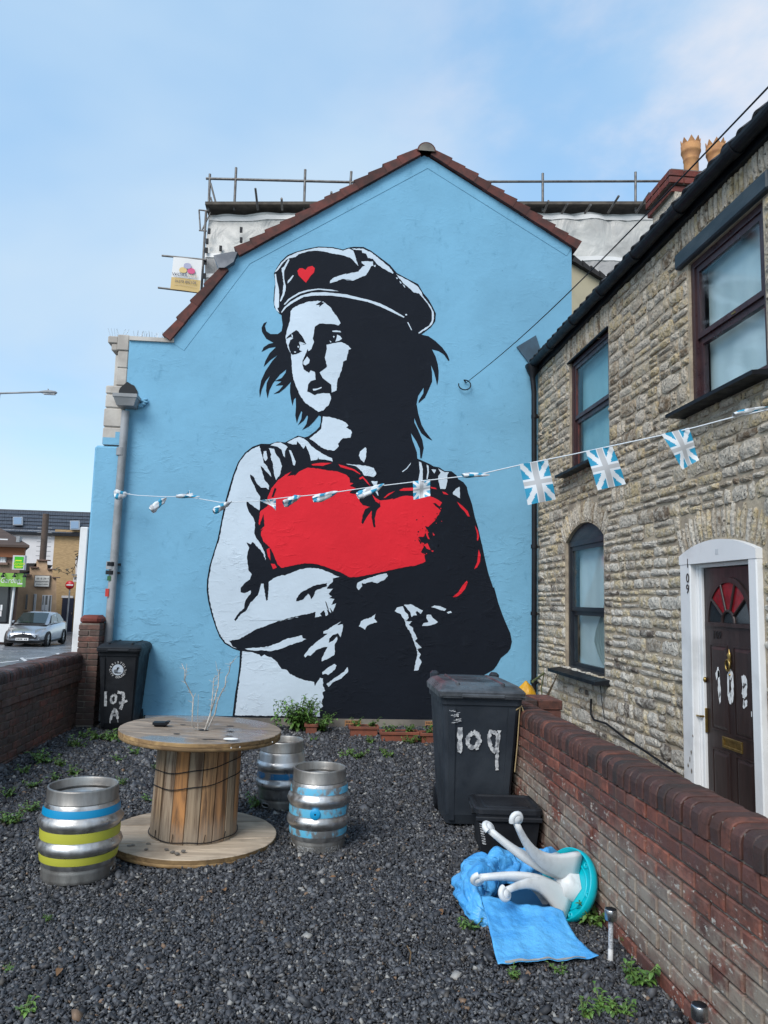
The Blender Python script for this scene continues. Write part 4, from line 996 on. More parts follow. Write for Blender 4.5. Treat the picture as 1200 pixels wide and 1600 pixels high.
def coping_mesh(wid, hgt, thick, mat, rr, seed):
    r = random.Random(seed); j = lambda: r.uniform(-.002,.002)
    pts = [(-wid/2, 0)]+[(-wid/2+rr-rr*math.cos(R(a)), hgt-rr+rr*math.sin(R(a))) for a in (0,22,45,67,90)]+[(wid/2-rr+rr*math.sin(R(a)), hgt-rr+rr*math.cos(R(a))) for a in (0,30,60,90)]+[(wid/2, 0)]
    pts = [(p[0]+j(), p[1]+j()) for p in pts]; c = .005; n = len(pts)
    cx, cz = 0, hgt/2
    ins = [(cx+(p[0]-cx)*.965, cz+(p[1]-cz)*.94) for p in pts]
    vs = [(p[0],-thick/2,p[1]) for p in ins]+[(p[0],-thick/2+c,p[1]) for p in pts]+[(p[0],thick/2-c,p[1]) for p in pts]+[(p[0],thick/2,p[1]) for p in ins]
    fs = [tuple(range(n))[::-1], tuple(range(3*n,4*n))]
    for q in range(3):
        for i in range(n): i2 = (i+1) % n; fs.append((q*n+i, q*n+i2, (q+1)*n+i2, (q+1)*n+i))
    mb = MB(); mb.add(vs, fs, 0); 
    for q in range(2, len(mb.sm)): mb.sm[q] = False
    me = mb.mesh('coping_brick', mat); bm = bmesh.new(); bm.from_mesh(me); bmesh.ops.recalc_face_normals(bm, faces=bm.faces[:]); bm.to_mesh(me); bm.free(); return me
def right_wall():
    w = thing('brick_garden_wall', 'red brick garden wall with rounded coping bricks and pale salt stains beside the stone house', 'wall', (WX, 4, 0))
    y0, y1 = 2.25, 6.05
    mb = MB(); mb.box(WX+.010, WX+.205, y0, y1-.01, -.2, .752); mb.build('mortar_bed', M['joint'], w)
    lay(w, M['brickR'], WX, -1, y0, y1, -.075, 11, .075, limit=300)
    V = [coping_mesh(.222, .112, .064, M['brickC'], .052, i) for i in range(6)]
    y = y0; i = 0
    while y < y1-.03:
        link('coping_brick', V[i % 6], w, True, Matrix.Translation((WX+.105+random.uniform(-.005,.005), y+.0375, .756+random.uniform(-.004,.004))) @ Matrix.Rotation(random.uniform(-.02,.02), 4, 'Y') @ Matrix.Rotation(random.uniform(-.02,.02), 4, 'Z')); y += .0735; i += 1
    mb = MB(); mb.box(WX+.012, WX+.195, y0, y1-.02, .74, .848); mb.build('coping_joint', M['joint'], w)
    # end pier behind the bin, topped with red brick
    p = at(840,1097,'y',6.3)
    mb = MB(); mb.box(WX+.08, WX+.46, 6.07, 6.45, -.2, .80); pr = mb.build('pier', M['brickR'], w)
    for k in range(2):
        for q in range(2): mb = MB(); mb.box(WX+.07+.205*k, WX+.07+.205*k+.195, 6.06+.2*q, 6.06+.2*q+.19, .805, .88, 0, None, .006); mb.build('coping_brick', M['brickC'], pr)
right_wall()
def left_wall():
    w = thing('brick_boundary_wall', 'dark brick boundary wall with rounded coping and a red capped end pillar beside the street', 'wall', (LX, 8.5, 0))
    y0, y1 = 4.30, 9.93
    mb = MB(); mb.box(LX-.215, LX-.010, y0, y1, -.45, .80); mb.build('mortar_bed', M['joint'], w)
    lay(w, M['brickL'], LX, 1, y0, y1, -.03, 8, .075)
    # three courses oversail the ones below
    mb = MB(); mb.box(LX-.20, LX+.022, y0, y1, .572, .795); mb.build('mortar_bed', M['joint'], w)
    lay(w, M['brickL'], LX+.034, 1, y0, y1, .570, 3, .075)
    V = [coping_mesh(.262, .108, .064, M['brickC'], .05, 20+i) for i in range(5)]
    y = y0; i = 0
    while y < y1-.03:
        link('coping_brick', V[i % 5], w, True, Matrix.Translation((LX-.095+random.uniform(-.004,.004), y+.037, .797+random.uniform(-.003,.003))) @ Matrix.Rotation(random.uniform(-.02,.02), 4, 'Y')); y += .073; i += 1
    mb = MB(); mb.box(LX-.21, LX+.015, y0, y1-.01, .78, .886); mb.build('coping_joint', M['joint'], w)
    # end pillar
    x0, x1, a, b = -2.89, -2.635, 9.75, 10.05
    mb = MB(); mb.box(x0+.01, x1-.01, a+.01, b, -.1, 1.27); pl = mb.build('pillar', M['joint'], w)
    for c in range(-11, 7):
        z = .86+c*.072-.03
        cuts = ((x0, x1),) if c % 2 else ((x0, (x0+x1)/2-.005), ((x0+x1)/2+.005, x1))
        if c == 6: continue
        for u, v in cuts:
            mb = MB(); mb.box(u, v, a, b+.01, z, z+.062, 0, None, .005); mb.build('brick', M['brickL'], pl)
    mb = MB(); mb.box(x0+.002, x1-.002, a-.002, b, 1.255, 1.37, 0, None, .04); mb.build('pillar_cap', M['brickred'], pl)
left_wall()
# ================================================================== things in the yard
def leaf_mesh(name, L, m, wid=.45):
    mb = MB(); n = 4; vs = []
    for k in range(n+1):
        s = k/n; w = L*wid*math.sin(math.pi*min(1, s*.92+.06))**.9; y = L*s; z = -L*.55*s*s+L*.25*s
        vs += [(-w/2,y,z+w*.18),(0,y,z),(w/2,y,z+w*.18)]
    fs = [f for k in range(n) for f in ((3*k,3*k+1,3*k+4,3*k+3),(3*k+1,3*k+2,3*k+5,3*k+4))]
    mb.add(vs, fs, 0, True); return mb.mesh(name, m)
# ================================================================== the street
def gnd(px, py, z=0.0): return at(px, py, 'z', z)
# ---- casks
steel = pmat('scuffed_steel', (.60,.60,.60), (.34,.33,.32), 9, (.25,.55), .92, bump=.35, bs=9, bd=.006, stretch=(1,1,.45), lo=.40, hi=.72)
steelw = pmat('dirty_steel_chime', (.33,.325,.31), (.20,.19,.18), 9, (.4,.6), .8, bump=.3, bs=30, stretch=(1,1,.25))
def band_mat(name, c, wear):
    m, nt, p = nodes(name); g = G(nt)
    n = g.ramp(g.noise(9, 8, .7, g.map(g.pos, (1,1,.6))), wear-.06, wear+.06)
    g.put(p.inputs['Base Color'], g.mix(n, c, (.36,.355,.35))); g.l.new(g.math('MULTIPLY', n, .85), p.inputs['Metallic']); p.inputs['Roughness'].default_value = .45; return m
def cask(label, loc, rz, Hh, Rm, bands, bung=None, lean=0.0, emboss=None):
    t = thing('beer_cask', label, 'beer cask', loc, rz, 'steel beer casks on the gravel'); t.rotation_euler = (lean, 0, rz)
    c = Rm*.815
    P = lambda r, z: (r*Rm, z*Hh)
    mb = MB()
    mb.lathe([P(.80,.13),P(.85,.165),P(.885,.21),P(.90,.30),P(.915,.315),P(.965,.335),P(1,.375),P(.965,.415),P(.925,.435),P(.915,.45),P(.915,.56),P(.925,.575),P(.965,.595),P(1,.635),P(.965,.675),P(.915,.695),P(.90,.71),P(.87,.80),P(.84,.835),P(.80,.865)], 56)
    mb.lathe([P(.80,.87),P(.5,.90),P(.2,.905),P(0,.905)], 40); body = mb.build('body', steel, t, False)
    mb = MB(); mb.lathe([P(.775,.90),P(.78,.985),P(.80,1.0),P(.825,.995),P(.835,.98),P(.835,.85),P(.85,.842),P(.83,.836)], 56)
    mb.build('top_chime', steelw, t, False)
    # bottom chime with two hand holes cut through it
    mb = MB(); n = 56; rows = [(.835,.155),(.83,.148),(.845,.13),(.84,.105),(.84,.045),(.84,.012),(.82,.0),(.79,.012)]
    hh = [int(n*.47), int(n*.97)] if bung is None else [int(n*.03), int(n*.53)]
    vs = []
    for r, z in rows:
        for i in range(n): a = 2*math.pi*i/n; vs.append((r*Rm*math.cos(a), r*Rm*math.sin(a), z*Hh))
    fs = []
    for j in range(len(rows)-1):
        for i in range(n):
            if j == 3 and any((i-q) % n in (0,1,2,3) for q in hh): continue
            fs.append((j*n+i, j*n+(i+1) % n, (j+1)*n+(i+1) % n, (j+1)*n+i))
    mb.add(vs, fs, 0, True)
    for q in hh:                                        # rolled lip of the hole
        ring = []
        for u in [k/16 for k in range(17)]:
            ang = 2*math.pi*u; i = q+2+2.0*math.cos(ang); z = .075+.030*math.sin(ang); a = 2*math.pi*i/n; ring.append((.845*Rm*math.cos(a), .845*Rm*math.sin(a), z*Hh))
        mb.tube(ring, .006, 6, cap=False)
    mb.build('bottom_chime', steelw, t, False)
    for (z0, z1, r0, r1, m) in bands:
        mb = MB(); mb.lathe([((r0+.004)*Rm+.0015, z0*Hh), ((r0+r1)/2*Rm+.004, (z0+z1)/2*Hh), ((r1+.004)*Rm+.0015, z1*Hh)], 56); mb.build('painted_band', m, body, False)
    if bung is not None:
        mb = MB(); m4 = Matrix.Rotation(bung, 4, 'Z') @ Matrix.Translation((Rm*.915, 0, .505*Hh)) @ Matrix.Rotation(R(90), 4, 'Y')
        mb.lathe([(.034,-.005),(.034,.008),(.030,.011),(.006,.011)], 20, 0, m4); mb.lathe([(.006,.011),(.006,.004),(0,.004)], 12, 1, m4)
        mb.build('bung', [pmat('blue_plastic_bung', (.01,.28,.55), None, 1, .4), M['room']], t, False)
    if emboss:
        k = 0
        for ch in emboss:
            a = bung-.62+k*.155; k += 1
            if ch == ' ': continue
            d = Vector((math.cos(a), math.sin(a), 0)); m4 = frame(d*Rm*.842+Vector((0,0,.07*Hh)), (math.sin(a), -math.cos(a), 0), (0,0,-1))
            text_mesh(ch, .052, m4, steel, 'embossed_letter', t, ext=.0015).matrix_parent_inverse = Matrix.Identity(4)
    return t
blueband = band_mat('bright_blue_band_paint', (.0,.23,.46), .80); yellow = band_mat('acid_yellow_band_paint', (.43,.43,.05), .78); sky_w = band_mat('worn_sky_blue_paint', (.11,.42,.62), .54); strip = band_mat('scraped_blue_paint', (.01,.16,.38), .47)
p = gnd(124, 1370); 
cask('steel beer cask painted with one blue and two yellow bands', (-1.328, 4.80, 0), R(0), .515, .242, [(.715,.795,.90,.872,blueband), (.452,.558,.915,.915,yellow), (.215,.298,.885,.90,yellow)])
cask('steel beer cask half hidden by the wooden spool with one scraped blue stripe', (-.205, 6.27, 0), R(50), .52, .205, [(.46,.55,.915,.915,strip)])
cask('steel beer cask with worn sky blue bands and a round blue bung', (.085, 5.26, 0), R(0), .525, .212, [(.72,.80,.90,.872,sky_w), (.455,.555,.915,.915,sky_w), (.215,.298,.885,.90,sky_w)], bung=R(-97), emboss='BROOKS BREW')

# ---- cable drum used as a table
def wood_mat(name, a, b, wet=None, ax=0, sc=26):
    m, nt, p = nodes(name); g = G(nt)
    st = [1,1,1]; st[ax] = .07
    grain = g.noise(sc, 7, .62, g.map(g.pos, tuple(st)), .6); rn = g.rnd()
    col = g.mix(g.ramp(grain, .3, .68), a, b)
    col = g.mix(g.math('MULTIPLY', g.ramp(g.noise(4, 5, .6), .45, .7), .5), col, tuple(x*.45 for x in b))
    v = g.math('ADD', g.math('MULTIPLY', rn, .5), .72); cb = g.n.new('ShaderNodeCombineColor'); [g.l.new(v, cb.inputs[i]) for i in range(3)]
    col = g.mix(1.0, col, cb.outputs[0], 'MULTIPLY')
    if wet:
        w = g.ramp(g.noise(2.2, 4, .55, g.map(g.pos, loc=(4,1,0))), .46, .58)
        col = g.mix(g.math('MULTIPLY', w, .7), col, wet); g.l.new(g.ramp(w, 0, 1, .75, .22), p.inputs['Roughness'])
    else: p.inputs['Roughness'].default_value = .8
    g.put(p.inputs['Base Color'], col); p.inputs['Specular IOR Level'].default_value = .35
    g.l.new(g.bump(grain, .6, .006), p.inputs['Normal']); return m
topw = wood_mat('weathered_wet_plank', (.36,.285,.22), (.19,.15,.115), (.17,.175,.185)); lowk = wood_mat('bleached_plank', (.50,.41,.31), (.33,.265,.20)); edgew = wood_mat('yellowed_plank_edge', (.34,.22,.10), (.16,.095,.045))
def stave_mat():
    m, nt, p = nodes('orange_stained_stave'); g = G(nt); rn = g.rnd()
    grain = g.noise(30, 7, .65, g.map(g.pos, (1,1,.06)), .8)
    base = g.pick(rn, [(0,(.40,.20,.085)), (.22,(.37,.265,.165)), (.40,(.46,.215,.075)), (.55,(.32,.24,.16)), (.70,(.43,.24,.11)), (.84,(.36,.28,.20))])
    col = g.mix(g.ramp(grain, .38, .68), base, (.10,.055,.03))
    sepz = g.n.new('ShaderNodeSeparateXYZ'); g.l.new(g.pos, sepz.inputs[0])
    grey = g.math('MULTIPLY', g.ramp(g.math('ADD', sepz.outputs[2], g.math('MULTIPLY', g.noise(6, 5, .6), .3)), .42, .18), .7)   # foot bleached grey by splashing rain
    col = g.mix(grey, col, (.29,.235,.18))
    knot = g.ramp(g.voro(4.5, g.map(g.pos, (1,1,.5))), .03, .11, 1, 0); col = g.mix(g.math('MULTIPLY', knot, .6), col, (.12,.05,.02))
    g.put(p.inputs['Base Color'], col); p.inputs['Roughness'].default_value = .75; g.l.new(g.bump(grain, .7, .006), p.inputs['Normal']); return m
spool_c = Vector((-.757, 5.42, 0))
def spool():
    t = thing('cable_drum_table', 'wooden cable drum stood on end as a table among the casks', 'cable drum', spool_c)
    sm = stave_mat()
    def disc(z0, z1, rad, nm, mat, ang, n):
        ca, sa = math.cos(ang), math.sin(ang); w = 2*rad/n; zt = z1-.004
        sub = MB(); sub.lathe([(0,z0),(rad-.008,z0),(rad-.002,z0+.006),(rad-.002,(z0+z1)/2-.002),(rad-.01,(z0+z1)/2)], 72); d = sub.build(nm, edgew, t, False)
        for k in range(n):                              # planks across the disc, each cut to the circle
            a, b = -rad+k*w+.002, -rad+(k+1)*w-.002; pts = []
            for s in [i/10 for i in range(11)]:
                q = a+(b-a)*s; pts.append((math.sqrt(max(1e-6, rad*rad-q*q)), q))
            pl = pts+[(-x, y) for x, y in pts[::-1]]
            mid = (z0+z1)/2+.0005; e = random.uniform(-.0015,.0015); mb = MB(); c = .004
            cx, cy = 0, (a+b)/2
            rot = lambda x, y, z: (x*ca-y*sa, x*sa+y*ca, z)
            ins = [(x*(1-c/max(.05,abs(x))) if abs(x) > .06 else x, cy+(y-cy)*(1-2*c/w)) for x, y in pl]; m_ = len(pl)
            vs = [rot(x,y,mid) for x, y in pl]+[rot(x,y,z1-c+e) for x, y in pl]+[rot(x,y,z1+e) for x, y in ins]
            fs = [tuple(range(2*m_,3*m_))]+[(i,(i+1)%m_,m_+(i+1)%m_,m_+i) for i in range(m_)]+[(m_+i,m_+(i+1)%m_,2*m_+(i+1)%m_,2*m_+i) for i in range(m_)]
            mb.add(vs, fs[:1], 0); mb.add(vs, fs[1:1+m_], 1); mb.add(vs, fs[1+m_:], 0)
            mb.build('plank', [mat, edgew], d, False)
        return d
    disc(0.0, .055, .56, 'lower_disc', lowk, R(12), 6)
    top = disc(.685, .742, .545, 'upper_disc', topw, R(-20), 6)
    t.rotation_euler = (0, R(1.6), 0)
    rb, rt = .288, .282; n = 19
    for k in range(n):
        a0, a1 = 2*math.pi*k/n+.008, 2*math.pi*(k+1)/n-.008; mb = MB(); dr = random.uniform(-.004,.004)
        q = lambda a, r, z: (r*math.cos(a), r*math.sin(a), z)
        am = (a0+a1)/2
        vs = []
        for z, r in ((.045, rb+dr), (.69, rt+dr)):
            vs += [q(a0,r-.022,z), q(a0,r-.003,z), q(a0+.014,r,z), q(am,r+.003,z), q(a1-.014,r,z), q(a1,r-.003,z), q(a1,r-.022,z)]
        mb.add(vs, [(i, i+1, 8+i, 7+i) for i in range(6)]); mb.build('stave', sm, t, False)
    mb = MB(); mb.lathe([(.255,.05),(.255,.69)], 32); mb.build('core', M['room'], t, False)
    wire = MB()
    for (z, am, ph) in ((.54,.055,.5), (.44,.055,.6), (.075,.02,1.0)):
        wire.tube([((rb+.006)*math.cos(a), (rb+.006)*math.sin(a), z+am*math.cos(a-ph)*(1 if z > .2 else .4)+.004*math.sin(a*7)) for a in [2*math.pi*i/60 for i in range(61)]], .0032, 5, cap=False)
    for a in (-1.9,-1.2,-.7,-2.4): wire.tube([((rb+.007)*math.cos(a),(rb+.007)*math.sin(a),.07),((rb+.01)*math.cos(a+.02),(rb+.01)*math.sin(a+.02),.12)], .0025, 5)
    wire.build('binding_wire', M['black'], t, False)
    # dark slots and bolt holes in the top
    mb = MB()
    def hole(px, py, w, h, rot=0):
        p_ = at(px, py, 'z', .7455)-spool_c; mb.poly([(p_.x+w*math.cos(a)*math.cos(rot)-h*math.sin(a)*math.sin(rot), p_.y+w*math.cos(a)*math.sin(rot)+h*math.sin(a)*math.cos(rot), .7450) for a in [2*math.pi*k/14 for k in range(14)]])
    hole(313,1140,.035,.03); hole(355,1133,.027,.018); hole(355,1141,.027,.016); hole(281,1133,.02,.015); hole(271,1147,.022,.014); hole(324,1154,.085,.008,R(4)); hole(353,1148,.03,.008,R(-15))
    mb.build('bolt_hole', M['room'], top, False)
    mb = MB()
    for px, py in ((358,1168),(372,1165),(419,1157)):
        p_ = at(px, py, 'y', spool_c.y-math.sqrt(max(0, .566**2-((px-311)/215)**2)))-spool_c; d = Vector((p_.x, p_.y, 0)).normalized(); mb.lathe([(0,-.006),(.005,0),(0,.006)], 6, 0, Matrix.Translation((d.x*.567, d.y*.567, .715)))
    mb.build('nail_head', M['whitemark'], top, False)
    return t
spool()
# white dead branch standing in the hole of the drum
def dead_branch():
    o = at(312, 1141, 'z', .742); mb = MB(); rng = random.Random(3); yy = o.y
    q = lambda px, py, dy=0: at(px, py, 'y', yy+dy)
    def br(pts, r0, r1, dy=0):
        P = [q(px, py, dy+rng.uniform(-.02,.02)*i) for i, (px, py) in enumerate(pts)]; P[0] = Vector((P[0].x, yy+dy*.2, P[0].z))
        mb.tube(P, [.68*(r0+(r1-r0)*i/(len(P)-1)) for i in range(len(P))], 6); return P
    def thorns(P, n):
        for _ in range(n):
            i = rng.randrange(len(P)-1); p_ = P[i].lerp(P[i+1], rng.random()); d = Vector((rng.choice((-1,1))*rng.uniform(.015,.035), rng.uniform(-.02,.02), rng.uniform(-.004,.018))); mb.tube([p_, p_+d], [.0022,.0012], 4)
    thorns(br([(308,1143),(300,1134),(301,1108),(302,1090),(295,1076),(288,1062),(289,1048),(284,1037)], .0085, .003, -.03), 9)
    br([(288,1062),(291,1050),(292,1037)], .004, .002, -.03); br([(302,1090),(306,1083)], .004, .002, -.03)
    br([(310,1141),(309,1115),(310,1085)], .005, .002, .02)
    P1 = br([(320,1141),(328,1118),(334,1098),(341,1072),(342,1055),(344,1045)], .010, .0035, .0); thorns(P1, 8)
    P2 = br([(324,1141),(336,1115),(340,1095),(347,1080),(352,1072),(353,1058),(358,1050),(360,1038),(366,1030)], .009, .003, .05); thorns(P2, 8)
    P3 = br([(328,1120),(331,1100),(333,1075),(334,1060),(341,1055)], .007, .003, -.02); thorns(P3, 6)
    br([(333,1071),(342,1070)], .003, .003); br([(333,1080),(341,1079)], .003, .003); br([(342,1055),(338,1040),(337,1033)], .003, .0015); br([(347,1080),(352,1077)], .003, .002, .05); br([(360,1038),(371,1025)], .003, .0015, .05)
    t = mb.build('dead_branch', pmat('white_bleached_twig', (.50,.47,.43), (.30,.27,.24), 30, .8)); tag(t, 'bare white thorny branch standing in the centre of the drum table', 'branch')
dead_branch()
o = at(251, 1136, 'z', .745); mb = MB()
mb.box(-.05,.05,-.035,.035,.02,.035); mb.prism([(-.045,-.03,.02),(.045,-.03,.02),(.03,-.02,.0),(-.03,-.02,.0)], (0,.06,0)); mb.prism([(.03,-.03,.035),(.06,-.03,.035),(.06,-.03,.042),(.04,-.03,.042)], (0,.05,0))
t = mb.build('black_dish', M['black']); t.location = o; tag(t, 'small black dish lying on the left of the drum table', 'dish')
o = at(361, 1155, 'z', .746); mb = MB(); mb.lathe([(.0,0),(.05,0),(.045,.006),(.0,.009)], 18, 0, Matrix.Diagonal((1,.55,1,1))); t = mb.build('white_pebble', M['whitemark']); t.location = o; tag(t, 'flat white scrap on the right of the drum table', 'scrap')
rng = random.Random(8)
stones = thing('loose_chippings', 'few dark stone chips lying on the lower disc of the drum', 'stone chips', (spool_c.x, spool_c.y, .057))
for px, py in ((228,1327),(232,1318),(260,1327),(270,1331),(277,1334),(286,1330),(202,1322),(207,1321)):
    o = at(px, py, 'z', .066); bm = bmesh.new(); bmesh.ops.create_icosphere(bm, subdivisions=1, radius=.014)
    for v in bm.verts: v.co = Vector((v.co.x*rng.uniform(.6,1.6), v.co.y*rng.uniform(.6,1.2), v.co.z*rng.uniform(.5,.9)))+o
    me = bpy.data.meshes.new('chip'); bm.to_mesh(me); bm.free(); me.materials.append(M['plinth']); link('chip', me, stones)

# ---- wheelie bins
binp = pmat('black_bin_plastic', (.008,.009,.012), (.014,.016,.020), 4, (.45,.65), bump=.15, bs=60, bd=.002, spec=.3)
bing = pmat('grey_bin_plastic', (.017,.022,.030), (.030,.037,.047), 3, (.45,.65), bump=.2, bs=40, bd=.003, spec=.3)
lidm = pmat('dirty_sheen_bin_lid', (.085,.093,.105), (.03,.033,.038), 5, (.25,.45), bump=.2, bs=40, bd=.003)  # lid lightened: pale wet sheen painted into the colour along with the dirt
def wheelie_bin(label, loc, rz, mat, lm, wide=1.0):
    """local: front faces -y, base at z=0, centre of the footprint at the origin"""
    t = thing('wheelie_bin', label, 'wheelie bin', loc, rz, 'wheeled rubbish bins against the walls')
    def shell(z, w, d0, d1, r=.04):       # rounded rectangle ring
        pts = []
        for cx, cy, a0 in ((w-r, d1-r, 0), (-w+r, d1-r, 90), (-w+r, d0+r, 180), (w-r, d0+r, 270)):
            for a in (0, 30, 60, 90): pts.append((cx+r*math.cos(R(a0+a)), cy+r*math.sin(R(a0+a)), z))
        return pts
    rings = [shell(.03,.215*wide,-.25,.20), shell(.10,.222*wide,-.275,.24), shell(.55,.250*wide,-.31,.30), shell(.895,.272*wide,-.345,.335), shell(.90,.283*wide,-.358,.345), shell(.965,.288*wide,-.365,.352), shell(.968,.265*wide,-.34,.33)]
    mb = MB(); n = 16
    for i, rg in enumerate(rings): mb.v += rg
    for i in range(len(rings)-1):
        for k in range(n): k2 = (k+1) % n; mb.f.append((i*n+k, i*n+k2, (i+1)*n+k2, (i+1)*n+k)); mb.m.append(0); mb.sm.append(False)
    mb.f.append(tuple(range(n))[::-1]); mb.m.append(0); mb.sm.append(False)
    # moulded step down each side of the front, ribs under the rim
    for sx in (-1, 1):
        mb.prism([(sx*.165*wide, -.262, .06), (sx*.20*wide, -.262, .06), (sx*.235*wide, -.348, .88), (sx*.185*wide, -.348, .88)], (0, -.012, 0))
    body = mb.build('body', mat, t, False)
    # lid: lip, dome, raised panel, hinge knuckles
    mb = MB()
    L = [shell(.952,.302*wide,-.395,.36,.05), shell(.995,.306*wide,-.40,.365,.05), shell(1.008,.296*wide,-.385,.36,.05), shell(1.035,.275*wide,-.30,.34,.06), shell(1.05,.235*wide,-.20,.31,.07), shell(1.046,.215*wide,-.17,.29,.06)]
    for rg in L: mb.v += rg
    for i in range(len(L)-1):
        for k in range(n): k2 = (k+1) % n; mb.f.append((i*n+k, i*n+k2, (i+1)*n+k2, (i+1)*n+k)); mb.m.append(0); mb.sm.append(False)
    mb.f.append(tuple(range(5*n, 6*n))); mb.m.append(0); mb.sm.append(False)
    mb.box(-.30*wide, .30*wide, -.402, -.398, .968, .976); mb.box(-.15*wide,.15*wide,-.41,-.39,.955,.985,0,None,.008)
    for sx in (-1, 1): mb.box(sx*.16*wide-.012, sx*.16*wide+.012, -.30, .33, 1.025, 1.058, 0, None, .008)
    lid = mb.build('lid', lm, t, False)
    mb = MB()
    for sx in (-1, 1):
        mb.box(sx*.235*wide-.035, sx*.235*wide+.035, .34, .44, .94, 1.075, 0, None, .018)
    mb.tube([(-.23*wide,.41,1.03),(.23*wide,.41,1.03)], .018, 10); mb.build('handle', mat, t, False)
    for sx in (-1, 1):
        mb = MB(); mb.lathe([(0,-.03),(.07,-.03),(.10,-.022),(.10,.022),(.07,.03),(0,.03)], 24, 0, Matrix.Translation((sx*.205*wide,.24,.10)) @ Matrix.Rotation(R(90),4,'Y')); mb.build('wheel', M['black'], t, False)
    mb = MB(); mb.tube([(-.2*wide,.24,.10),(.2*wide,.24,.10)], .012, 8); mb.build('axle', M['chrome'], t, False)
    fy = lambda z: -.275-(z-.10)*(.07/.795)                # front face leans out
    return t, body, fy
tb, body, fy = wheelie_bin('dark grey wheelie bin with 109 brushed on it beside the garden wall', (1.262, 5.93, 0), R(-1), bing, lidm, 1.07)
tb.rotation_euler = (0, R(.6), R(-1))
dab = lambda x, z: (x, fy(z)-.006, z)
def digits(groups, body, dab):
    for grp in groups:
        mb = MB()
        for q in grp: stroke(mb, dense(q[0], 6), q[1], 0, q[2] if len(q) > 2 else .3, dab)
        mb.build('painted_digit', M['paintmark'], body, False)
digits((
  (([(-.158,.735),(-.155,.60),(-.152,.565)], .034), ([(-.165,.57),(-.14,.555)], .02)),
  (([(-.06,.70),(-.095,.67),(-.098,.62),(-.07,.588),(-.03,.60),(-.008,.645),(-.028,.69),(-.06,.705)], .032), ([(-.03,.60),(-.022,.575)], .025)),
  (([(.115,.70),(.07,.71),(.058,.665),(.075,.60),(.105,.56),(.125,.62),(.122,.70)], .026), ([(.135,.72),(.13,.60),(.124,.50),(.13,.43)], .022, .5))), body, dab)
mb = MB()
for k in range(14):
    z = random.uniform(.76,.86); x = random.uniform(-.245,-.18); stroke(mb, dense([(x, z), (x+random.uniform(.02,.05), z+random.uniform(-.01,.01))], 3), .006, 0, .5, lambda a, b: (a, fy(b)-.016, b))
mb.build('scuff', M['paintmark'], body, False)
# brown strap caught on the bin's right edge
mb = MB(); mb.tube([(.29,-.33,.90),(.285,-.325,.80),(.275,-.32,.60),(.262,-.31,.42)], .0045, 5); mb.tube([(.25,-.34,.865),(.30,-.335,.90),(.315,-.33,.86)], .006, 5); mb.build('string', pmat('dry_straw_string', (.36,.27,.14), None, 1, .9), body, False)

tb, body, fy = wheelie_bin('black wheelie bin marked 107A with a round council badge by the street wall', (-2.315, 9.80, 0), R(1), binp, binp, .86)
dab = lambda x, z: (x*.9, fy(z)-.004, z)
digits(((([(-.155,.475),(-.150,.38),(-.145,.30)], .042, .15),),
  (([(-.045,.44),(-.075,.41),(-.075,.355),(-.045,.335),(-.015,.36),(-.012,.42),(-.04,.445)], .028),),
  (([(.005,.47),(.06,.46),(.09,.455)], .034), ([(.085,.46),(.083,.38),(.065,.30),(.05,.265)], .034), ([(.03,.34),(.09,.35),(.135,.37)], .028)),
  (([(-.07,.14),(-.055,.21),(-.02,.275)], .030), ([(-.02,.275),(.01,.225),(.02,.15)], .030), ([(-.055,.195),(.01,.195)], .024), ([(-.075,.14),(-.075,.10)], .012), ([(.02,.15),(.028,.11)], .012))), body, dab)
badge = MB(); c = Vector((-.005, .735)); q = lambda x, z: (c.x+x, fy(c.y+z)-.004, c.y+z)
badge.poly([q(.066*math.cos(a), .066*math.sin(a)) for a in [2*math.pi*k/36 for k in range(36)]])
bd = badge.build('council_badge', pmat('pale_blue_grey_print', (.40,.46,.54), (.5,.55,.6), 30, .5), body, False)
mb = MB(); q2 = lambda x, z: (c.x+x, fy(c.y+z)-.006, c.y+z)
mb.poly([q2(*v) for v in ((-.012,.028),(.01,.032),(.022,.02),(.008,.016),(.004,-.004),(-.01,.004))]); mb.poly([q2(*v) for v in ((-.045,-.03),(.045,-.03),(.03,-.042),(-.03,-.042))])
for k in range(4): mb.poly([q2(*v) for v in ((-.045+.012*k,-.028),(-.038+.012*k,-.028),(-.038+.012*k,-.0+.004*k),(-.045+.012*k,.002+.004*k))])
mb.build('badge_print', M['black'], bd, False)
def ring_text(txt, r, a_mid, step, flip):
    n = len(txt)
    for i, ch in enumerate(txt):
        if ch == ' ': continue
        a = a_mid+(i-(n-1)/2)*step*(1 if flip else -1); x, z = r*math.cos(a), r*math.sin(a)
        up = Vector((math.cos(a), 0, math.sin(a)))*(-1 if flip else 1); rt = Vector((up.z, 0, -up.x))
        o_ = text_mesh(ch, .034, frame(q(x, z), rt, up), M['whitemark'], 'badge_letter', bd); o_.matrix_parent_inverse = Matrix.Identity(4)
ring_text('BRISTOL', .088, R(90), R(22), False); ring_text('CITY COUNCIL', .088, R(270), R(16.5), True)

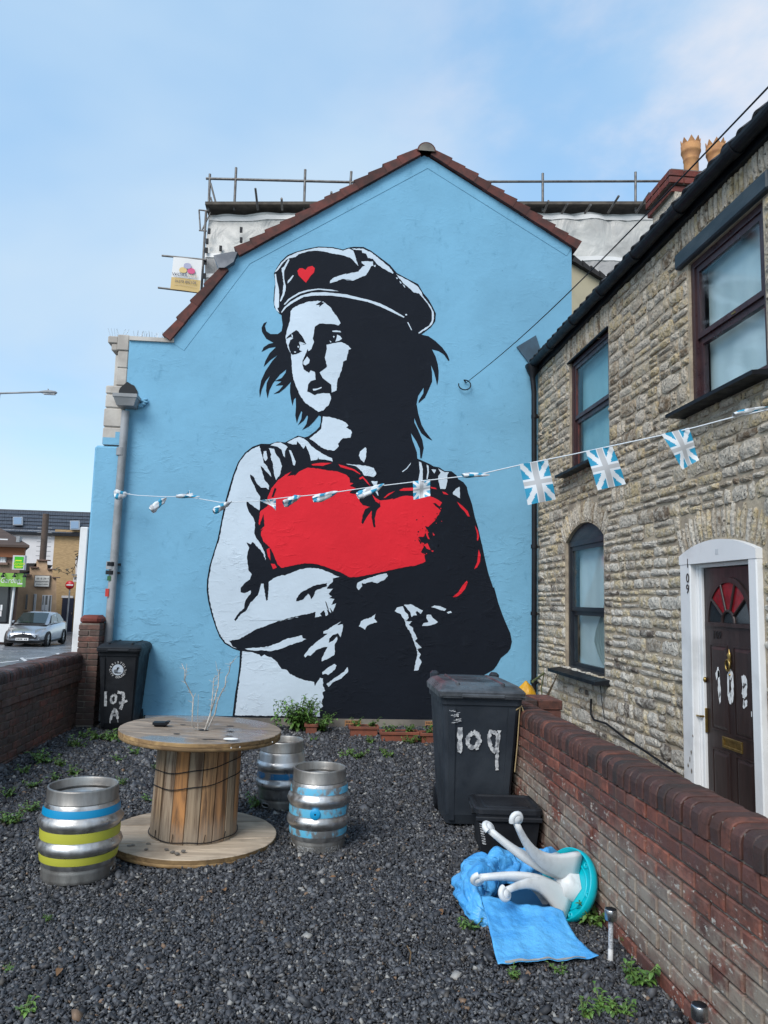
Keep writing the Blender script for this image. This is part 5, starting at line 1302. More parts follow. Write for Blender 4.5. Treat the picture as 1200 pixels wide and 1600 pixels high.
# ---- small lidded box beside the tall bin
def box_bin():
    t = thing('recycling_box', 'small black lidded recycling box on the gravel below the tall bin', 'recycling box', (1.345, 5.22, 0), R(-6))
    mb = MB(); w0, w1, d0, d1 = .175, .205, .17, .22; h = .285
    vs = [(-w0,-d0,0),(w0,-d0,0),(w0,d0,0),(-w0,d0,0),(-w1,-d1,h),(w1,-d1,h),(w1,d1,h),(-w1,d1,h)]
    mb.add(vs, [(0,3,2,1),(0,1,5,4),(1,2,6,5),(2,3,7,6),(3,0,4,7)])
    mb.box(-w1-.012,w1+.012,-d1-.012,-d1+.01,h-.05,h-.02,0,None,.006); bod = mb.build('body', binp, t, False)
    mb = MB(); W1, D1 = w1+.02, d1+.02
    def rr(W_, D_, z, r):
        o_ = []
        for cx, cy, a0 in ((W_-r, D_-r, 0), (-W_+r, D_-r, 90), (-W_+r, -D_+r, 180), (W_-r, -D_+r, 270)):
            for a in (0,30,60,90): o_.append((cx+r*math.cos(R(a0+a)), cy+r*math.sin(R(a0+a)), z))
        return o_
    L = [rr(W1,D1,h-.015,.05), rr(W1,D1,h+.012,.05), rr(W1-.012,D1-.012,h+.022,.045), rr(W1-.03,D1-.03,h+.022,.04), rr(W1-.04,D1-.04,h+.012,.035), rr(W1-.07,D1-.08,h+.012,.03), rr(W1-.08,D1-.09,h+.02,.03)]
    for g_ in L: mb.v += g_
    for i in range(len(L)-1):
        for k in range(16): k2 = (k+1) % 16; mb.f.append((i*16+k, i*16+k2, (i+1)*16+k2, (i+1)*16+k)); mb.m.append(0); mb.sm.append(False)
    mb.f.append(tuple(range(6*16, 7*16))); mb.m.append(0); mb.sm.append(False)
    ld = mb.build('lid', binp, t, False); ld.rotation_euler = (R(-3), 0, 0)
    mb = MB()
    for sx in (-1,1): mb.box(sx*(w1+.012)-.018, sx*(w1+.012)+.018, -.08, .08, h-.045, h+.005, 0, None, .008)
    mb.build('handle', binp, t, False)
    mb = MB(); rng = random.Random(4)
    for k in range(9):
        z = .22-.016*k; stroke(mb, dense([(-.195+.003*k, z), (-.170+.003*k, z-.008)], 3), .008, 0, .4, lambda x, zz: (x, -.172-.05*zz/.285-.004, zz))
    mb.build('white_print', M['paintmark'], bod, False)
box_bin()

# ---- blue woven sack and the child's stool lying on it
tarp = pmat('blue_woven_plastic', (.055,.30,.66), (.10,.40,.74), 5, (.3,.5), bump=.7, bs=19, bd=.02, spec=.5)
tarpin = pmat('shaded_blue_inside', (.004,.055,.13), None, 1, .6)  # darker copy of the sack blue, shade inside the mouth put into the colour
def sack():
    t = thing('blue_sack', 'crumpled bright blue woven plastic sack spread on the gravel', 'plastic sack', gnd(790, 1440))
    nzv = lambda p, s, a: Vector(noise.noise_vector(p*s))*a
    # flat flap towards the camera
    TLp, TR, BL, BR = gnd(752,1404,.10), gnd(880,1428,.09), gnd(778,1515,.012), gnd(936,1504,.012)
    def fl(u, v):
        a = TLp.lerp(TR, u); b = BL.lerp(BR, u); p = a.lerp(b, v); p.x += (.035*math.sin(v*math.pi)*(-u*.6))
        p.z = .020+(a.z-.020)*max(0, 1-v)**1.6 + .008*math.sin(u*9+v*5)*(1-v)+.003*math.sin(u*23+v*3)
        d = noise.noise(Vector((p.x*7, p.y*7, 0)))*.009+abs(noise.noise(Vector((p.x*17+3, p.y*13, 4))))*.012; p.z += d+.012
        return p
    mb = MB(); mb.grid(fl, 44, 40); me = mb.mesh('flap', tarp); fo = link('flap', me, t); s_ = fo.modifiers.new('thickness', 'SOLIDIFY'); s_.thickness = .003
    mb = MB(); mb.grid(lambda u, v: fl(.07+u*.80, .972+v*.03)+Vector((0,0,.0065)), 30, 1); mb.build('hem', pmat('grey_hem_tape', (.36,.36,.34), (.26,.26,.25), 20, .8), fo)
    # crumpled body: a slumped roll of cloth curving round behind the stool
    path = [at(px, py, 'z', z) for px, py, z in ((780,1440,.03),(752,1424,.06),(738,1400,.085),(742,1375,.10),(764,1360,.115),(795,1351,.125),(835,1346,.13),(868,1345,.12))]
    rad = [.035,.075,.105,.115,.115,.11,.105,.09]
    def body(u, v):
        f = u*(len(path)-1); i_ = min(int(f), len(path)-2); c = path[i_].lerp(path[i_+1], f-i_); tg = (path[min(i_+1,len(path)-1)]-path[max(i_-1,0)]).normalized(); sd = Vector((-tg.y, tg.x, 0)).normalized()
        r_ = float(np.interp(f, range(len(rad)), rad)); a = -.35+v*(math.pi+.7)
        q = Vector((f*.8, math.cos(a)*.85, math.sin(a)*.85))
        n1 = noise.noise(q*.9); n2 = abs(noise.noise(q*1.9+Vector((5,1,2)))); n3 = abs(noise.noise(q*4.3+Vector((1,7,3))))
        k = 1+n1*.42+n2*.62-.18-n3*.12
        p = c+sd*(-math.cos(a))*r_*1.05*k+Vector((0,0,math.sin(a)*r_*1.0*k)); p.z = max(.006, p.z-.02); return p
    mb = MB(); mb.grid(body, 130, 40); bo = link('sack_body', mb.mesh('sack_body', tarp), t)
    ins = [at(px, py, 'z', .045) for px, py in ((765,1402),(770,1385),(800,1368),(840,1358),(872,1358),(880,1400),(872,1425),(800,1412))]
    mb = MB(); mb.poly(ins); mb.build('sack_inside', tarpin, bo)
    return t
sack()
def stool():
    ctr = at(889, 1383, 'y', 4.16); ax = Vector((-.85, -.33, .42)).normalized()
    t = thing('plastic_stool', "child's stool with white legs and a round turquoise seat lying on its side", 'stool', (ctr.x, ctr.y, 0))
    up = Vector((0,0,1)); u = (up-ax*up.dot(ax)).normalized(); w = ax.cross(u)
    m4 = Matrix.Translation(ctr) @ Matrix((u, w, ax)).transposed().to_4x4()
    teal = pmat('turquoise_plastic', (.0,.42,.50), (.0,.36,.45), 3, .35, spec=.5); wh = pmat('white_plastic', (.62,.64,.65), (.42,.43,.43), 9, (.3,.5), spec=.4, bump=.1, bs=60, bd=.002, lo=.48, hi=.75)
    mb = MB(); Rr = .19
    mb.lathe([(0,-.035),(Rr*.8,-.035),(Rr*.97,-.022),(Rr,-.002),(Rr*.985,.03),(Rr*.95,.034),(Rr*.93,.0),(Rr*.55,-.012),(0,-.012)], 48, 0, m4); st_ = mb.build('seat', teal, t)
    mb = MB()
    for k in range(6):
        a = R(30+60*k); mb.lathe([(.016,-.014),(.016,.006),(.008,.006),(.008,-.006)], 10, 0, m4 @ Matrix.Translation((.15*math.cos(a), .15*math.sin(a), 0)))
    mb.tube([m4 @ Vector((.12*math.cos(a), .12*math.sin(a), -.008)) for a in [2*math.pi*k/30 for k in range(31)]], .006, 6); mb.build('seat_rib', teal, st_)
    def leg(a, tip_h, tip_r, wob, spin):
        ca, sa = math.cos(a), math.sin(a)
        P = []
        for k in range(13):
            s = k/12; h = .0+tip_h*(s**.95); r = .105+(tip_r-.105)*(s**2.0)-.055*math.sin(s*math.pi)
            P.append(Vector((ca*r, sa*r, h))+Vector((-sa, ca, 0))*wob*s*s)
        mb = MB(); n = 10; vs = []
        for k, p_ in enumerate(P):
            s = k/12; tng = (P[min(k+1,12)]-P[max(k-1,0)]).normalized()
            side = Vector((-sa, ca, 0)); nr = tng.cross(side).normalized()
            wd = .006*(1-s)+.0165; th = .072*(1-s)**1.8+.0155
            for i in range(n):
                b = 2*math.pi*i/n; cx = math.cos(b); cy = math.sin(b); cx = math.copysign(abs(cx)**.55, cx); cy = math.copysign(abs(cy)**.55, cy)
                vs.append(m4 @ (p_+side*wd*cx+nr*th*cy))
        mb.add(vs, [(k*n+i, k*n+(i+1)%n, (k+1)*n+(i+1)%n, (k+1)*n+i) for k in range(12) for i in range(n)]+[tuple(range(n))[::-1], tuple(range(12*n, 13*n))], 0, True)
        lg = mb.build('leg', wh, t)
        tipv = P[-1]; tng = (P[-1]-P[-2]).normalized(); side = Vector((-sa, ca, 0)); out = side.cross(tng).normalized()*spin
        c0 = tipv+out*.012+tng*.012; mb = MB(); 
        sp = [c0+(-out*math.cos(f*4.2*math.pi)+tng*math.sin(f*4.2*math.pi))*(.031*(1-f*.85)) for f in [k/30 for k in range(31)]]
        mb.tube([m4 @ q for q in sp], [.0165*(1-.45*k/30) for k in range(31)], 8)
        mb.lathe([(0,-.019),(.019,-.017),(.026,-.007),(.026,.007),(.019,.017),(0,.019)], 16, 0, m4 @ Matrix.Translation(c0) @ Matrix((out, tng, side)).transposed().to_4x4())
        mb.build('scroll_foot', wh, lg)
    leg(R(-10), .50, .185, .0, 1); leg(R(48), .50, .165, .03, 1); leg(R(200), .43, .15, .0, 1); leg(R(152), .49, .175, -.02, 1)
    mb = MB(); mb.tube([m4 @ Vector((0,0,z)) for z in (-.01,.05,.075)], [.085,.07,.02], 6); mb.build('leg_hub', wh, t)
stool()

# ---- solar garden lights
def solar(label, base, top_px, leanx):
    t = thing('solar_light', label, 'garden light', base, 0, 'stainless steel solar garden lights')
    h = .235; m4 = Matrix.Rotation(leanx, 4, 'Y')
    mb = MB(); mb.lathe([(.0115,.0),(.0115,h-.05)], 12, 0, m4); mb.build('stem', pmat('clear_ribbed_plastic', (.55,.57,.6), (.25,.26,.28), 120, .25, bump=.6, bs=160), t, False)
    mb = MB(); mb.lathe([(.0125,0),(.0125,.06)], 12, 0, m4); mb.build('collar', M['whitemark'], t, False)
    mb = MB(); mb.lathe([(0,h-.05),(.027,h-.05),(.029,h-.046),(.029,h-.004),(.027,h),(.024,h)], 24, 0, m4); mb.build('cap', M['chrome'], t, False)
    mb = MB(); mb.lathe([(0,h+.001),(.025,h+.001),(.025,h-.003)], 24, 0, m4); mb.build('solar_cell', M['black'], t, False)
solar('steel solar light standing in gravel by the blue sack', gnd(954, 1503), None, R(1))
o = at(1093, 1574, 'z', .225); o.z = 0; solar('steel solar light at the foot of the wall in the near corner', o, None, R(0))

# ---- odds and ends behind the wall
o = at(836, 1092, 'y', 6.75); mb = MB()
def bag(u, v): 
    a = u*2*math.pi; r_ = .105*math.sin(math.pi*min(.97, v*.9+.08))*(1+.22*noise.noise(Vector((math.cos(a)*2, math.sin(a)*2, v*3)))); return Vector((r_*math.cos(a), r_*math.sin(a)*.8, v*.27-.05))
mb.grid(lambda u, v: (lambda q: Vector((q.x*(1.15-2.0*max(0,q.z)), q.y, q.z*.9)))(bag(u, v)), 24, 12); yb = mb.build('yellow_bag', pmat('yellow_plastic_bag', (.62,.33,.01), (.5,.24,.01), 6, .4, bump=.5, bs=14, bd=.02)); yb.location = (1.93, 6.75, .765); tag(yb, 'yellow plastic bag tucked behind the tall bin by the house', 'plastic bag')
# something solid under the bag: an old crate on the path
mb = MB(); mb.box(-.17,.17,-.14,.14,0,.74,0,None,.01); 
for k in range(6): mb.box(-.18,.18,-.15,-.138,.03+.12*k,.11+.12*k,0,None,.004)
cr = mb.build('wooden_crate', edgew); cr.location = (1.95, 6.78, 0); tag(cr, 'stacked wooden crate hidden behind the garden wall pier holding a yellow bag', 'crate')
mb = MB(); a, b = at(872, 1050, 'x', HX-.06), at(848, 1102, 'y', 8.3); d = (b-a)
mb.prism([a+Vector((0,0,.0)), a+Vector((-.02,-.06,-.02)), b+d*.3+Vector((-.07,-.12,0)), b+d*.3+Vector((.06,.08,0))], (.012, .02, .02))
pk = mb.build('plank', wood_mat('pale_split_board', (.32,.24,.16), (.2,.15,.1), None, 2)); tag(pk, 'pale tapered board leaning on the house below the ground floor window', 'board')
mb = MB(); mb.tube([at(832,1065,'y',6.6), at(850,1052,'y',7.4)], .011, 6); mb.tube([at(850,1052,'y',7.4), at(846,1075,'y',7.5), at(848,1100,'y',7.5)], .006, 5)
sk = mb.build('garden_cane', pmat('green_cane', (.10,.12,.04), None, 1, .8)); tag(sk, 'thin cane poking up behind the lid of the tall bin', 'cane')

# ---- litter on the gravel
lf = leaf_mesh('dry_leaf', .05, pmat('dry_brown_leaf', (.20,.10,.04), (.12,.065,.03), 30, .8), .6)
for px, py, w_ in ((352,1392,'curled brown leaf lying in front of the cable drum'), (95,1513,'brown leaf lying on the gravel below the striped cask'), (515,1371,'brown leaf lying below the blue banded cask'), (690,1420,'brown leaf lying left of the blue sack')):
    o = gnd(px, py, .028); l_ = link('fallen_leaf', lf); l_.location = o; l_.rotation_euler = (random.uniform(-.3,.3), random.uniform(-.4,.4), random.uniform(0,6)); tag(l_, w_, 'leaf', 'fallen leaves on the gravel')
mb = MB(); a = gnd(636,1478,.03); b = gnd(640,1506,.028); mb.tube([a, a.lerp(b,.5)+Vector((.012,0,.008)), b], [.003,.004,.002], 5); t = mb.build('dry_stick', edgew); tag(t, 'short dry stick lying on the open gravel', 'stick')
# ================================================================== bunting and overhead wire
FB, FW_, FG = pmat('bunting_blue', (.015,.26,.44), None, 1, .5), pmat('bunting_white', (.62,.66,.70), None, 1, .5), pmat('bunting_grey', (.40,.41,.43), None, 1, .5)
def jack(u, v):
    """faded union flag turned on its side: grey cross on white, blue between; u across, v down"""
    x, y = u-.5, v-.5
    if abs(x) < .085 or abs(y) < .065: return 2
    if abs(x) < .15 or abs(y) < .115: return 1
    d = abs(abs(x)-abs(y))/1.414
    return 1 if d < .075 else 0
def bunting():
    pts = [(187,770),(215,774),(252,776),(292,776),(345,785),(400,783),(450,777),(505,772),(580,761),(655,752),(745,742),(815,726),(890,711),(950,698),(1030,681),(1085,668),(1145,652),(1200,640),(1260,620)]
    iY = lambda px: 1/(1/9.95+(1/4.3-1/9.95)*(px-185)/(1200-185))
    P = [at(px, py, 'y', iY(px)) for px, py in pts]
    t = thing('bunting', 'string of small blue and white flags strung across the yard', 'bunting', P[0])
    mb = MB(); mb.tube(P, .0042, 6); mb.build('string', FW_, t)
    def on(px):
        for (a, A_), (b, B_) in zip(zip(pts[:-1], P[:-1]), zip(pts[1:], P[1:])):
            if a[0] <= px <= b[0]: return A_.lerp(B_, (px-a[0])/(b[0]-a[0]))
    def flag(quad, nu=30, nv=38, wave=.01, seed=0):
        """quad: four photograph corners (top left, top right, bottom right, bottom left) at the string's distance"""
        cx = sum(q[0] for q in quad)/4; y = iY(cx); Q = [at(q[0], q[1], 'y', y) for q in quad]
        def fn(u, v):
            p = (Q[0]*(1-u)+Q[1]*u)*(1-v)+(Q[3]*(1-u)+Q[2]*u)*v
            p.y += wave*math.sin(u*5+seed+v*3)*v+wave*.6*math.sin(v*7+seed); return p
        mb = MB(); mb.grid(fn, nu, nv, mf=jack); me = mb.mesh('flag', [FB, FW_, FG]); link('flag', me, t)
    flag([(812,725),(856,719),(869,780),(825,789)]); flag([(916,705),(957,696),(979,756),(934,766)], seed=1); flag([(1034,678),(1077,668),(1092,719),(1066,734)], seed=2)
    flag([(645,752),(672,749),(672,775),(646,781)], 18, 22, seed=3)
    def rolled(a, b, r0, seed, ex=None):
        """a flag twisted tight round itself"""
        A_, B_ = at(*a, 'y', iY(a[0])), at(*b, 'y', iY(a[0])-.05); rng = random.Random(seed); mb = MB(); n = 12
        d = (B_-A_); x = d.normalized(); y_ = x.orthogonal().normalized(); z_ = x.cross(y_)
        prof = [.15,.55,.75,.9,1.0,1.15,1.1,.75] if seed % 2 else [.2,.5,.9,.8,1.05,.95,1.2,.9]
        def fn(u, v):
            k = float(np.interp(v, np.linspace(0,1,8), prof)); a_ = u*2*math.pi+v*1.6
            return A_+d*v+(y_*math.cos(a_)+z_*math.sin(a_))*r0*k*(1+.32*math.sin(2*a_+seed)+.22*math.sin(3*a_-v*4+seed*2))
        mb.grid(fn, 14, 22, mf=lambda u, v: [0,1,1,1,2,2,1,0][int((u*.7+v*1.35+seed*.37) % 1*8)]); link('flag', mb.mesh('flag', [FB, FW_, FG]), t)
    rolled((765,742),(723,743),0.0192,1); rolled((600,756),(559,776),0.0264,2); rolled((528,768),(489,781),0.0256,3); rolled((470,775),(443,787),0.0272,4)
    rolled((1200,636),(1146,648),0.0144,5); rolled((362,783),(334,800),0.0360,6); rolled((312,776),(275,775),0.0240,7); rolled((260,778),(236,798),0.0336,8); rolled((200,772),(178,773),0.0440,9)
    flag([(404,782),(431,779),(431,798),(424,790)], 16, 14, seed=5); flag([(186,768),(204,771),(180,780),(196,776)], 8, 8, seed=6); flag([(288,775),(296,766),(306,776),(292,778)], 8, 8, seed=6)
bunting()
mb = MB(); a = gp(727, 600, .06); b = at(1290, 42, 'y', 2.6); n = 14
mb.tube([a.lerp(b, k/n)-Vector((0,0,.10*math.sin(math.pi*k/n))) for k in range(n+1)], .0052, 6)
t = mb.build('overhead_wire', M['black']); tag(t, 'black overhead wire running from the hook on the gable up past the house eaves', 'wire')

# ================================================================== behind the gable
_t = at(322,331,'y',17.0).z-CAMH
SK = ((_t/(ray(1035,331).z/ray(1035,331).y))-17.0)/(1035-322)      # the scaffold stands slightly turned to the gable
def scaffold():
    Y = 17.0; s = lambda px, py, dy=0: at(px, py, 'y', Y+SK*(px-322)+dy)
    t = thing('scaffolding', 'scaffolding wrapped in white sheeting rising behind the blue gable', 'scaffolding', (2, Y, 0))
    pole = pmat('galvanised_scaffold_tube', (.17,.165,.16), (.10,.09,.085), 8, .5, .6); board = pmat('scaffold_board', (.09,.075,.06), (.05,.042,.036), 6, .85)
    def tube(a, b, r=.03, nm='scaffold_pole'): mb = MB(); mb.tube([a, b], r, 8); mb.build(nm, pole, t)
    tube(s(322,279), s(560,285)); tube(s(548,284.5), s(1075,283), .028)
    for (a, b) in (((369,262),(366,328)), ((477,265),(475,328)), ((549,268),(546,310)), ((848,271),(848,330)), ((993,269),(993,330))): tube(s(*a), s(b[0], b[1]))
    tube(s(328,272), s(326,330)); tube(s(329,286), s(338,320), .022); tube(s(329,308), s(333,322), .02)
    for (a, b) in (((399,294),(403,328)), ((440,310),(441,328)), ((518,300),(516,320)), ((857,314),(850,331)), ((887,318),(878,333)), ((923,320),(914,333)), ((967,306),(950,333)), ((1015,301),(994,333)), ((818,320),(812,332)), ((690,300),(686,316))): tube(s(a[0],a[1],-.6), s(b[0],b[1],-.2), .026)
    mb = MB(); a, b = s(322,320), s(1035,330); b.z = a.z; mb.prism([a+Vector((0,-.15,-.07)), b+Vector((0,-.15,-.07)), b+Vector((0,-.15,.0)), a+Vector((0,-.15,.0))], (0,1.0,0)); mb.build('board_deck', board, t)
    # bracket frame on the left corner and the two tubes that carry the banner
    for (a, b) in (((311,328),(327,330)), ((311,328),(313,360)), ((311,360),(323,361)), ((329,332),(316,359))): tube(s(*a), s(*b), .018, 'bracket_tube')
    tube(s(253,399.5,-.2), s(322,406,-.2), .024); tube(s(247,449.5,-.2), s(318,458,-.2), .024); tube(s(322,330), s(314,470), .028)
    # sheeting: a wrinkled skin with horizontal battens, real folds
    sh, nt_, p_ = nodes('white_scaffold_sheeting'); g_ = G(nt_); sz_ = g_.n.new('ShaderNodeSeparateXYZ'); g_.l.new(g_.pos, sz_.inputs[0])
    fr_ = g_.math('FRACT', g_.math('MULTIPLY', sz_.outputs[2], .62)); band_ = g_.math('MULTIPLY', g_.ramp(fr_, .55, .57), g_.ramp(fr_, .84, .82))
    g_.put(p_.inputs['Base Color'], g_.mix(band_, g_.mix(g_.ramp(g_.noise(1.5, 6, .6), .35, .7), (.50,.49,.465), (.38,.37,.355)), (.30,.29,.285))); p_.inputs['Roughness'].default_value = .5
    g_.l.new(g_.bump(g_.math('ABSOLUTE', g_.math('SUBTRACT', g_.noise(1.6, 5, .55, g_.map(g_.pos, (1,1,.6), (0,R(35),0)), 1.2), .5)), .5, .2), p_.inputs['Normal'])
    A_, B_ = s(325,331), s(1032,334); z1, z0 = A_.z, 3.0
    def fn(u, v):
        x = A_.x+(B_.x-A_.x)*u; z = z1+(z0-z1)*v
        d = noise.noise(Vector((x*.9, z*.9, 1)))*.10+abs(noise.noise(Vector((x*1.7+z*.9, z*1.2-x*.5, 3))))*.16
        bay = abs(((x-A_.x) % 2.1)-1.05)/1.05; lift = abs(((z1-z) % 2.0)-1.0)
        return Vector((x+.05*noise.noise(Vector((0,z,0))), Y+(B_.y-A_.y)*u+.12-d-.10*(1-lift)*bay, z))
    mb = MB(); mb.grid(fn, 110, 90); mb.build('sheeting', sh, t)
    mb = MB(); mb.grid(lambda u, v: Vector((A_.x+.02+.04*noise.noise(Vector((v*9,u*3,0))), Y+.1+u*5, z1+(z0-z1)*v)), 8, 40); mb.build('sheeting', sh, t)
    mb = MB()
    for zz in (.06, 1.05, 1.5, 2.6): 
        mb.grid(lambda u, v: fn(u, (zz+v*.10)/(z1-z0))+Vector((0,-.02,0)), 60, 1)
    mb.build('batten', pmat('white_batten', (.62,.61,.60), None, 1, .5), t)
    mb = MB()
    for px, py in ((327,362),(324,378),(323,392),(377,360),(377,376),(321,410),(320,432),(345,389)): q = s(px, py, -.12); mb.box(q.x-.03, q.x+.03, q.y-.05, q.y, q.z-.06, q.z+.06)
    mb.build('sheet_tie', M['black'], t)
    mb = MB(); mb.box(A_.x+.3, B_.x, Y+1.2, Y+7, -1, z1-1.0); mb.build('hidden_wall', M['plinth'], t)
    # hanging banner
    bn = thing('banner', 'white and gold scaffold company banner with a logo hanging from two tubes', 'banner', s(290,428,-.25))
    Q = [s(271,401.5,-.25), s(316,406,-.25), s(312,457,-.25), s(266,451.5,-.25)]
    L = lambda u, v, d=0: (Q[0]*(1-u)+Q[1]*u)*(1-v)+(Q[3]*(1-u)+Q[2]*u)*v+Vector((0,-d,0))
    mb = MB(); mb.grid(lambda u, v: L(u, v, .01*math.sin(u*5)), 16, 16, mf=lambda u, v: 0 if v < .65 else 1); mb.build('cloth', [pmat('banner_white', (.60,.60,.60), None, 1, .6), pmat('banner_gold', (.48,.33,.12), None, 1, .6)], bn)
    ux = (Q[1]-Q[0]).normalized(); uy = (Q[0]-Q[3]).normalized(); uy = (uy-ux*uy.dot(ux)).normalized()
    tx = lambda txt, u, v, sz, m, sx=1: text_mesh(txt, sz, frame(L(u, v, .03), ux, uy), m, 'lettering', bn, sx=sx)
    navy = pmat('navy_print', (.02,.03,.07), None, 1, .6); goldp = pmat('gold_print', (.40,.30,.18), None, 1, .6)
    tx('WORK', .29, .54, .105, navy, 1.15); tx('SAFE', .72, .545, .105, goldp, 1.05); tx('01275 892108', .5, .745, .088, navy, .98)
    for v, n_ in ((.615, 20), (.84, 22)):
        mb = MB()
        for k in range(n_):
            u = .12+.76*k/n_; mb.poly([L(u,v,.03), L(u+.022,v,.03), L(u+.022,v+.016,.03), L(u,v+.016,.03)])
        mb.build('small_print', navy if v < .7 else goldp, bn)
    for (u, v, m_) in ((.38,.40,(.55,.40,.16)), (.66,.40,(.50,.05,.16)), (.52,.26,(.30,.30,.42))):
        mb = MB(); mb.poly([L(u+.13*math.cos(a), v-.10*abs(math.sin(a))**.7*(1 if math.sin(a) > 0 else -.75), .028+.004*(v < .3)) for a in [2*math.pi*k/20 for k in range(20)]]); mb.build('emblem', pmat('emblem_print', m_, None, 1, .6), bn)
scaffold()
def cream():
    t = thing('rear_extension', 'cream rendered rear wing with a dark tiled verge seen between gable and stone house', 'building', (4, 11.5, 0))
    Y = 11.6; q = lambda px, py: at(px, py, 'y', Y)
    a, b = q(880, 402), q(960, 450); cm = pmat('cream_render', (.42,.38,.27), (.34,.31,.22), 2, .85, bump=.3, bs=20)
    mb = MB(); mb.prism([a, b, Vector((b.x,Y,0)), Vector((a.x,Y,0))], (0,4,0)); mb.build('wall', cm, t)
    n = 6
    for k in range(n):
        p0, p1 = a.lerp(b, k/n), a.lerp(b, (k+1.08)/n); mb = MB(); mb.prism([p0+Vector((0,-.1,-.02)), p1+Vector((0,-.1,-.03)), p1+Vector((0,-.1,.045)), p0+Vector((0,-.1,.085))], (0,.35,0)); mb.build('verge_tile', M['tiledark'], t)
    mb = MB(); mb.prism([a+Vector((0,.26,-.02)), b+Vector((0,.26,-.03)), b+Vector((0,.26,.03)), a+Vector((0,.26,.06))], (0,3.8,0)); mb.build('roof', M['tiledark'], t)
cream()

def street():
    def fbox(mb, px0, px1, py0, py1, Y, d, m=0, bev=0):
        a, b = at(px0, py1, 'y', Y), at(px1, py0, 'y', Y); mb.box(a.x, b.x, Y, Y+d, a.z, b.z, m, None, bev)
    def tex(txt, px, py, sz, Y, m, parent, sx=1, shear=0):
        p = at(px, py, 'y', Y); return text_mesh(txt, sz, frame(p, (1,0,0), (0,0,1)), m, 'lettering', parent, sx=sx, shear=shear)
    fb = pmat('brown_pebbledash', (.22,.14,.115), (.16,.105,.085), 4, .95, bump=.4, bs=12); grn = pmat('lime_green_fascia', (.20,.44,.06), None, 1, .5); grn2 = pmat('green_box_sign', (.03,.42,.01), None, 1, .4)
    # shop
    Y = 36.0; t = thing('corner_shop', 'brown corner shop with a lime green fascia and hanging green sign', 'shop', (at(10,1000,'y',Y).x, Y, -.8))
    xr = at(30, 900, 'y', Y).x; xl = -24; zg = -1.0; ze = at(30, 856, 'y', Y).z
    sk = (xr-.3)/Y; x9 = xr+sk*9
    mb = MB(); mb.prism([(xl,Y,zg),(xr,Y,zg),(x9,Y+9,zg),(xl,Y+9,zg)], (0,0,ze-zg)); mb.build('wall', fb, t)
    mb = MB(); e = .55; mb.prism([(xl-e,Y-e,ze), (xr+e,Y-e,ze), (x9,Y+9,ze), (xl-e,Y+9,ze)], (0,0,.10))
    rz_ = ze+.10; mb.add([(xl-e,Y-e,rz_),(xr+e,Y-e,rz_),(x9,Y+9,rz_),(xl-e,Y+9,rz_),(xl,Y+4,rz_+2.2),(xr-4.6,Y+4,rz_+2.2)], [(0,1,5,4),(1,2,5),(2,3,4,5),(3,0,4)])
    mb.build('roof', pmat('brown_concrete_tiles', (.075,.05,.04), (.055,.038,.032), 6, .85, bump=.5, bs=8, stretch=(.3,1,2)), t)
    mb = MB(); mb.box(xl, xr+.2, Y-.2, Y, ze-.45, ze); mb.build('soffit_board', pmat('orange_brown_band', (.26,.10,.045), None, 1, .8), t)
    mb = MB(); fbox(mb, -4, 12, 842, 880, Y-.06, .06); w = mb.build('window', M['white'], t)
    for a, b in ((-3,2.5),(3.8,6.6),(7.6,11)): mb = MB(); fbox(mb, a, b, 844, 877, Y-.075, .02); mb.build('pane', M['darkglass'], w)
    mb = MB(); fbox(mb, -4, 12, 879, 882, Y-.15, .15); mb.build('sill', fb, w)
    mb = MB(); fbox(mb, -10, 36, 896, 916, Y-.45, .4); fa = mb.build('fascia_sign', grn, t)
    tex('y Garden', 12, 907, .36, Y-.46, M['whitemark'], fa, .8, .25)
    mb = MB(); fbox(mb, 27, 35, 911, 913, Y-.46, .005); mb.build('small_print', M['whitemark'], fa)
    for px in (6, 24, 40): mb = MB(); p = at(px, 900, 'y', Y-.5); mb.tube([p+Vector((0,.4,.12)), p+Vector((0,-.1,.12)), p+Vector((0,-.12,0))], .03, 6); mb.lathe([(.03,.1),(.09,0),(.09,-.03)], 10, 0, Matrix.Translation(p+Vector((0,-.12,-.03)))); mb.build('sign_lamp', M['black'], fa)
    mb = MB(); fbox(mb, 18.5, 39, 868, 890, Y-.7, .25, 0); sg = mb.build('hanging_sign', pmat('sign_rim', (.5,.5,.5), None, 1, .5), t)
    mb = MB(); fbox(mb, 21.5, 37, 870, 888, Y-.712, .01); pn = mb.build('sign_face', grn2, sg)
    yl = pmat('yellow_print', (.62,.72,.02), None, 1, .5); tex('Garden', 29.5, 880.5, .20, Y-.72, yl, pn, .85, .2)
    mb = MB(); fbox(mb, 24, 34, 875.2, 876.6, Y-.72, .004); fbox(mb, 23, 36, 884.5, 885.3, Y-.72, .004); fbox(mb, 25, 34, 887, 887.5, Y-.72, .004); mb.build('small_print', yl, pn)
    mb = MB(); fbox(mb, -10, 22, 917, 975, Y-.16, .1); wn = mb.build('shop_window', M['darkglass'], t)
    mb = MB(); fbox(mb, 11.3, 13.2, 917, 973, Y-.2, .06); fbox(mb, -10, 22, 972, 974.5, Y-.2, .06); mb.build('window_frame', M['black'], wn)
    mb = MB(); fbox(mb, 0, 4, 945, 954, Y-.17, .005); fbox(mb, -1, 2.5, 955, 963, Y-.17, .005); mb.build('poster', M['whitemark'], wn)
    mb = MB(); fbox(mb, -10, 14, 974.5, 1003, Y-.2, .15); mb.build('stall_riser', M['white'], t)
    mb = MB(); p, q = at(22.5, 916, 'y', Y-.2), at(13, 1000, 'y', Y-.2); mb.tube([p, q], .06, 6); mb.build('white_pipe', M['white'], t)
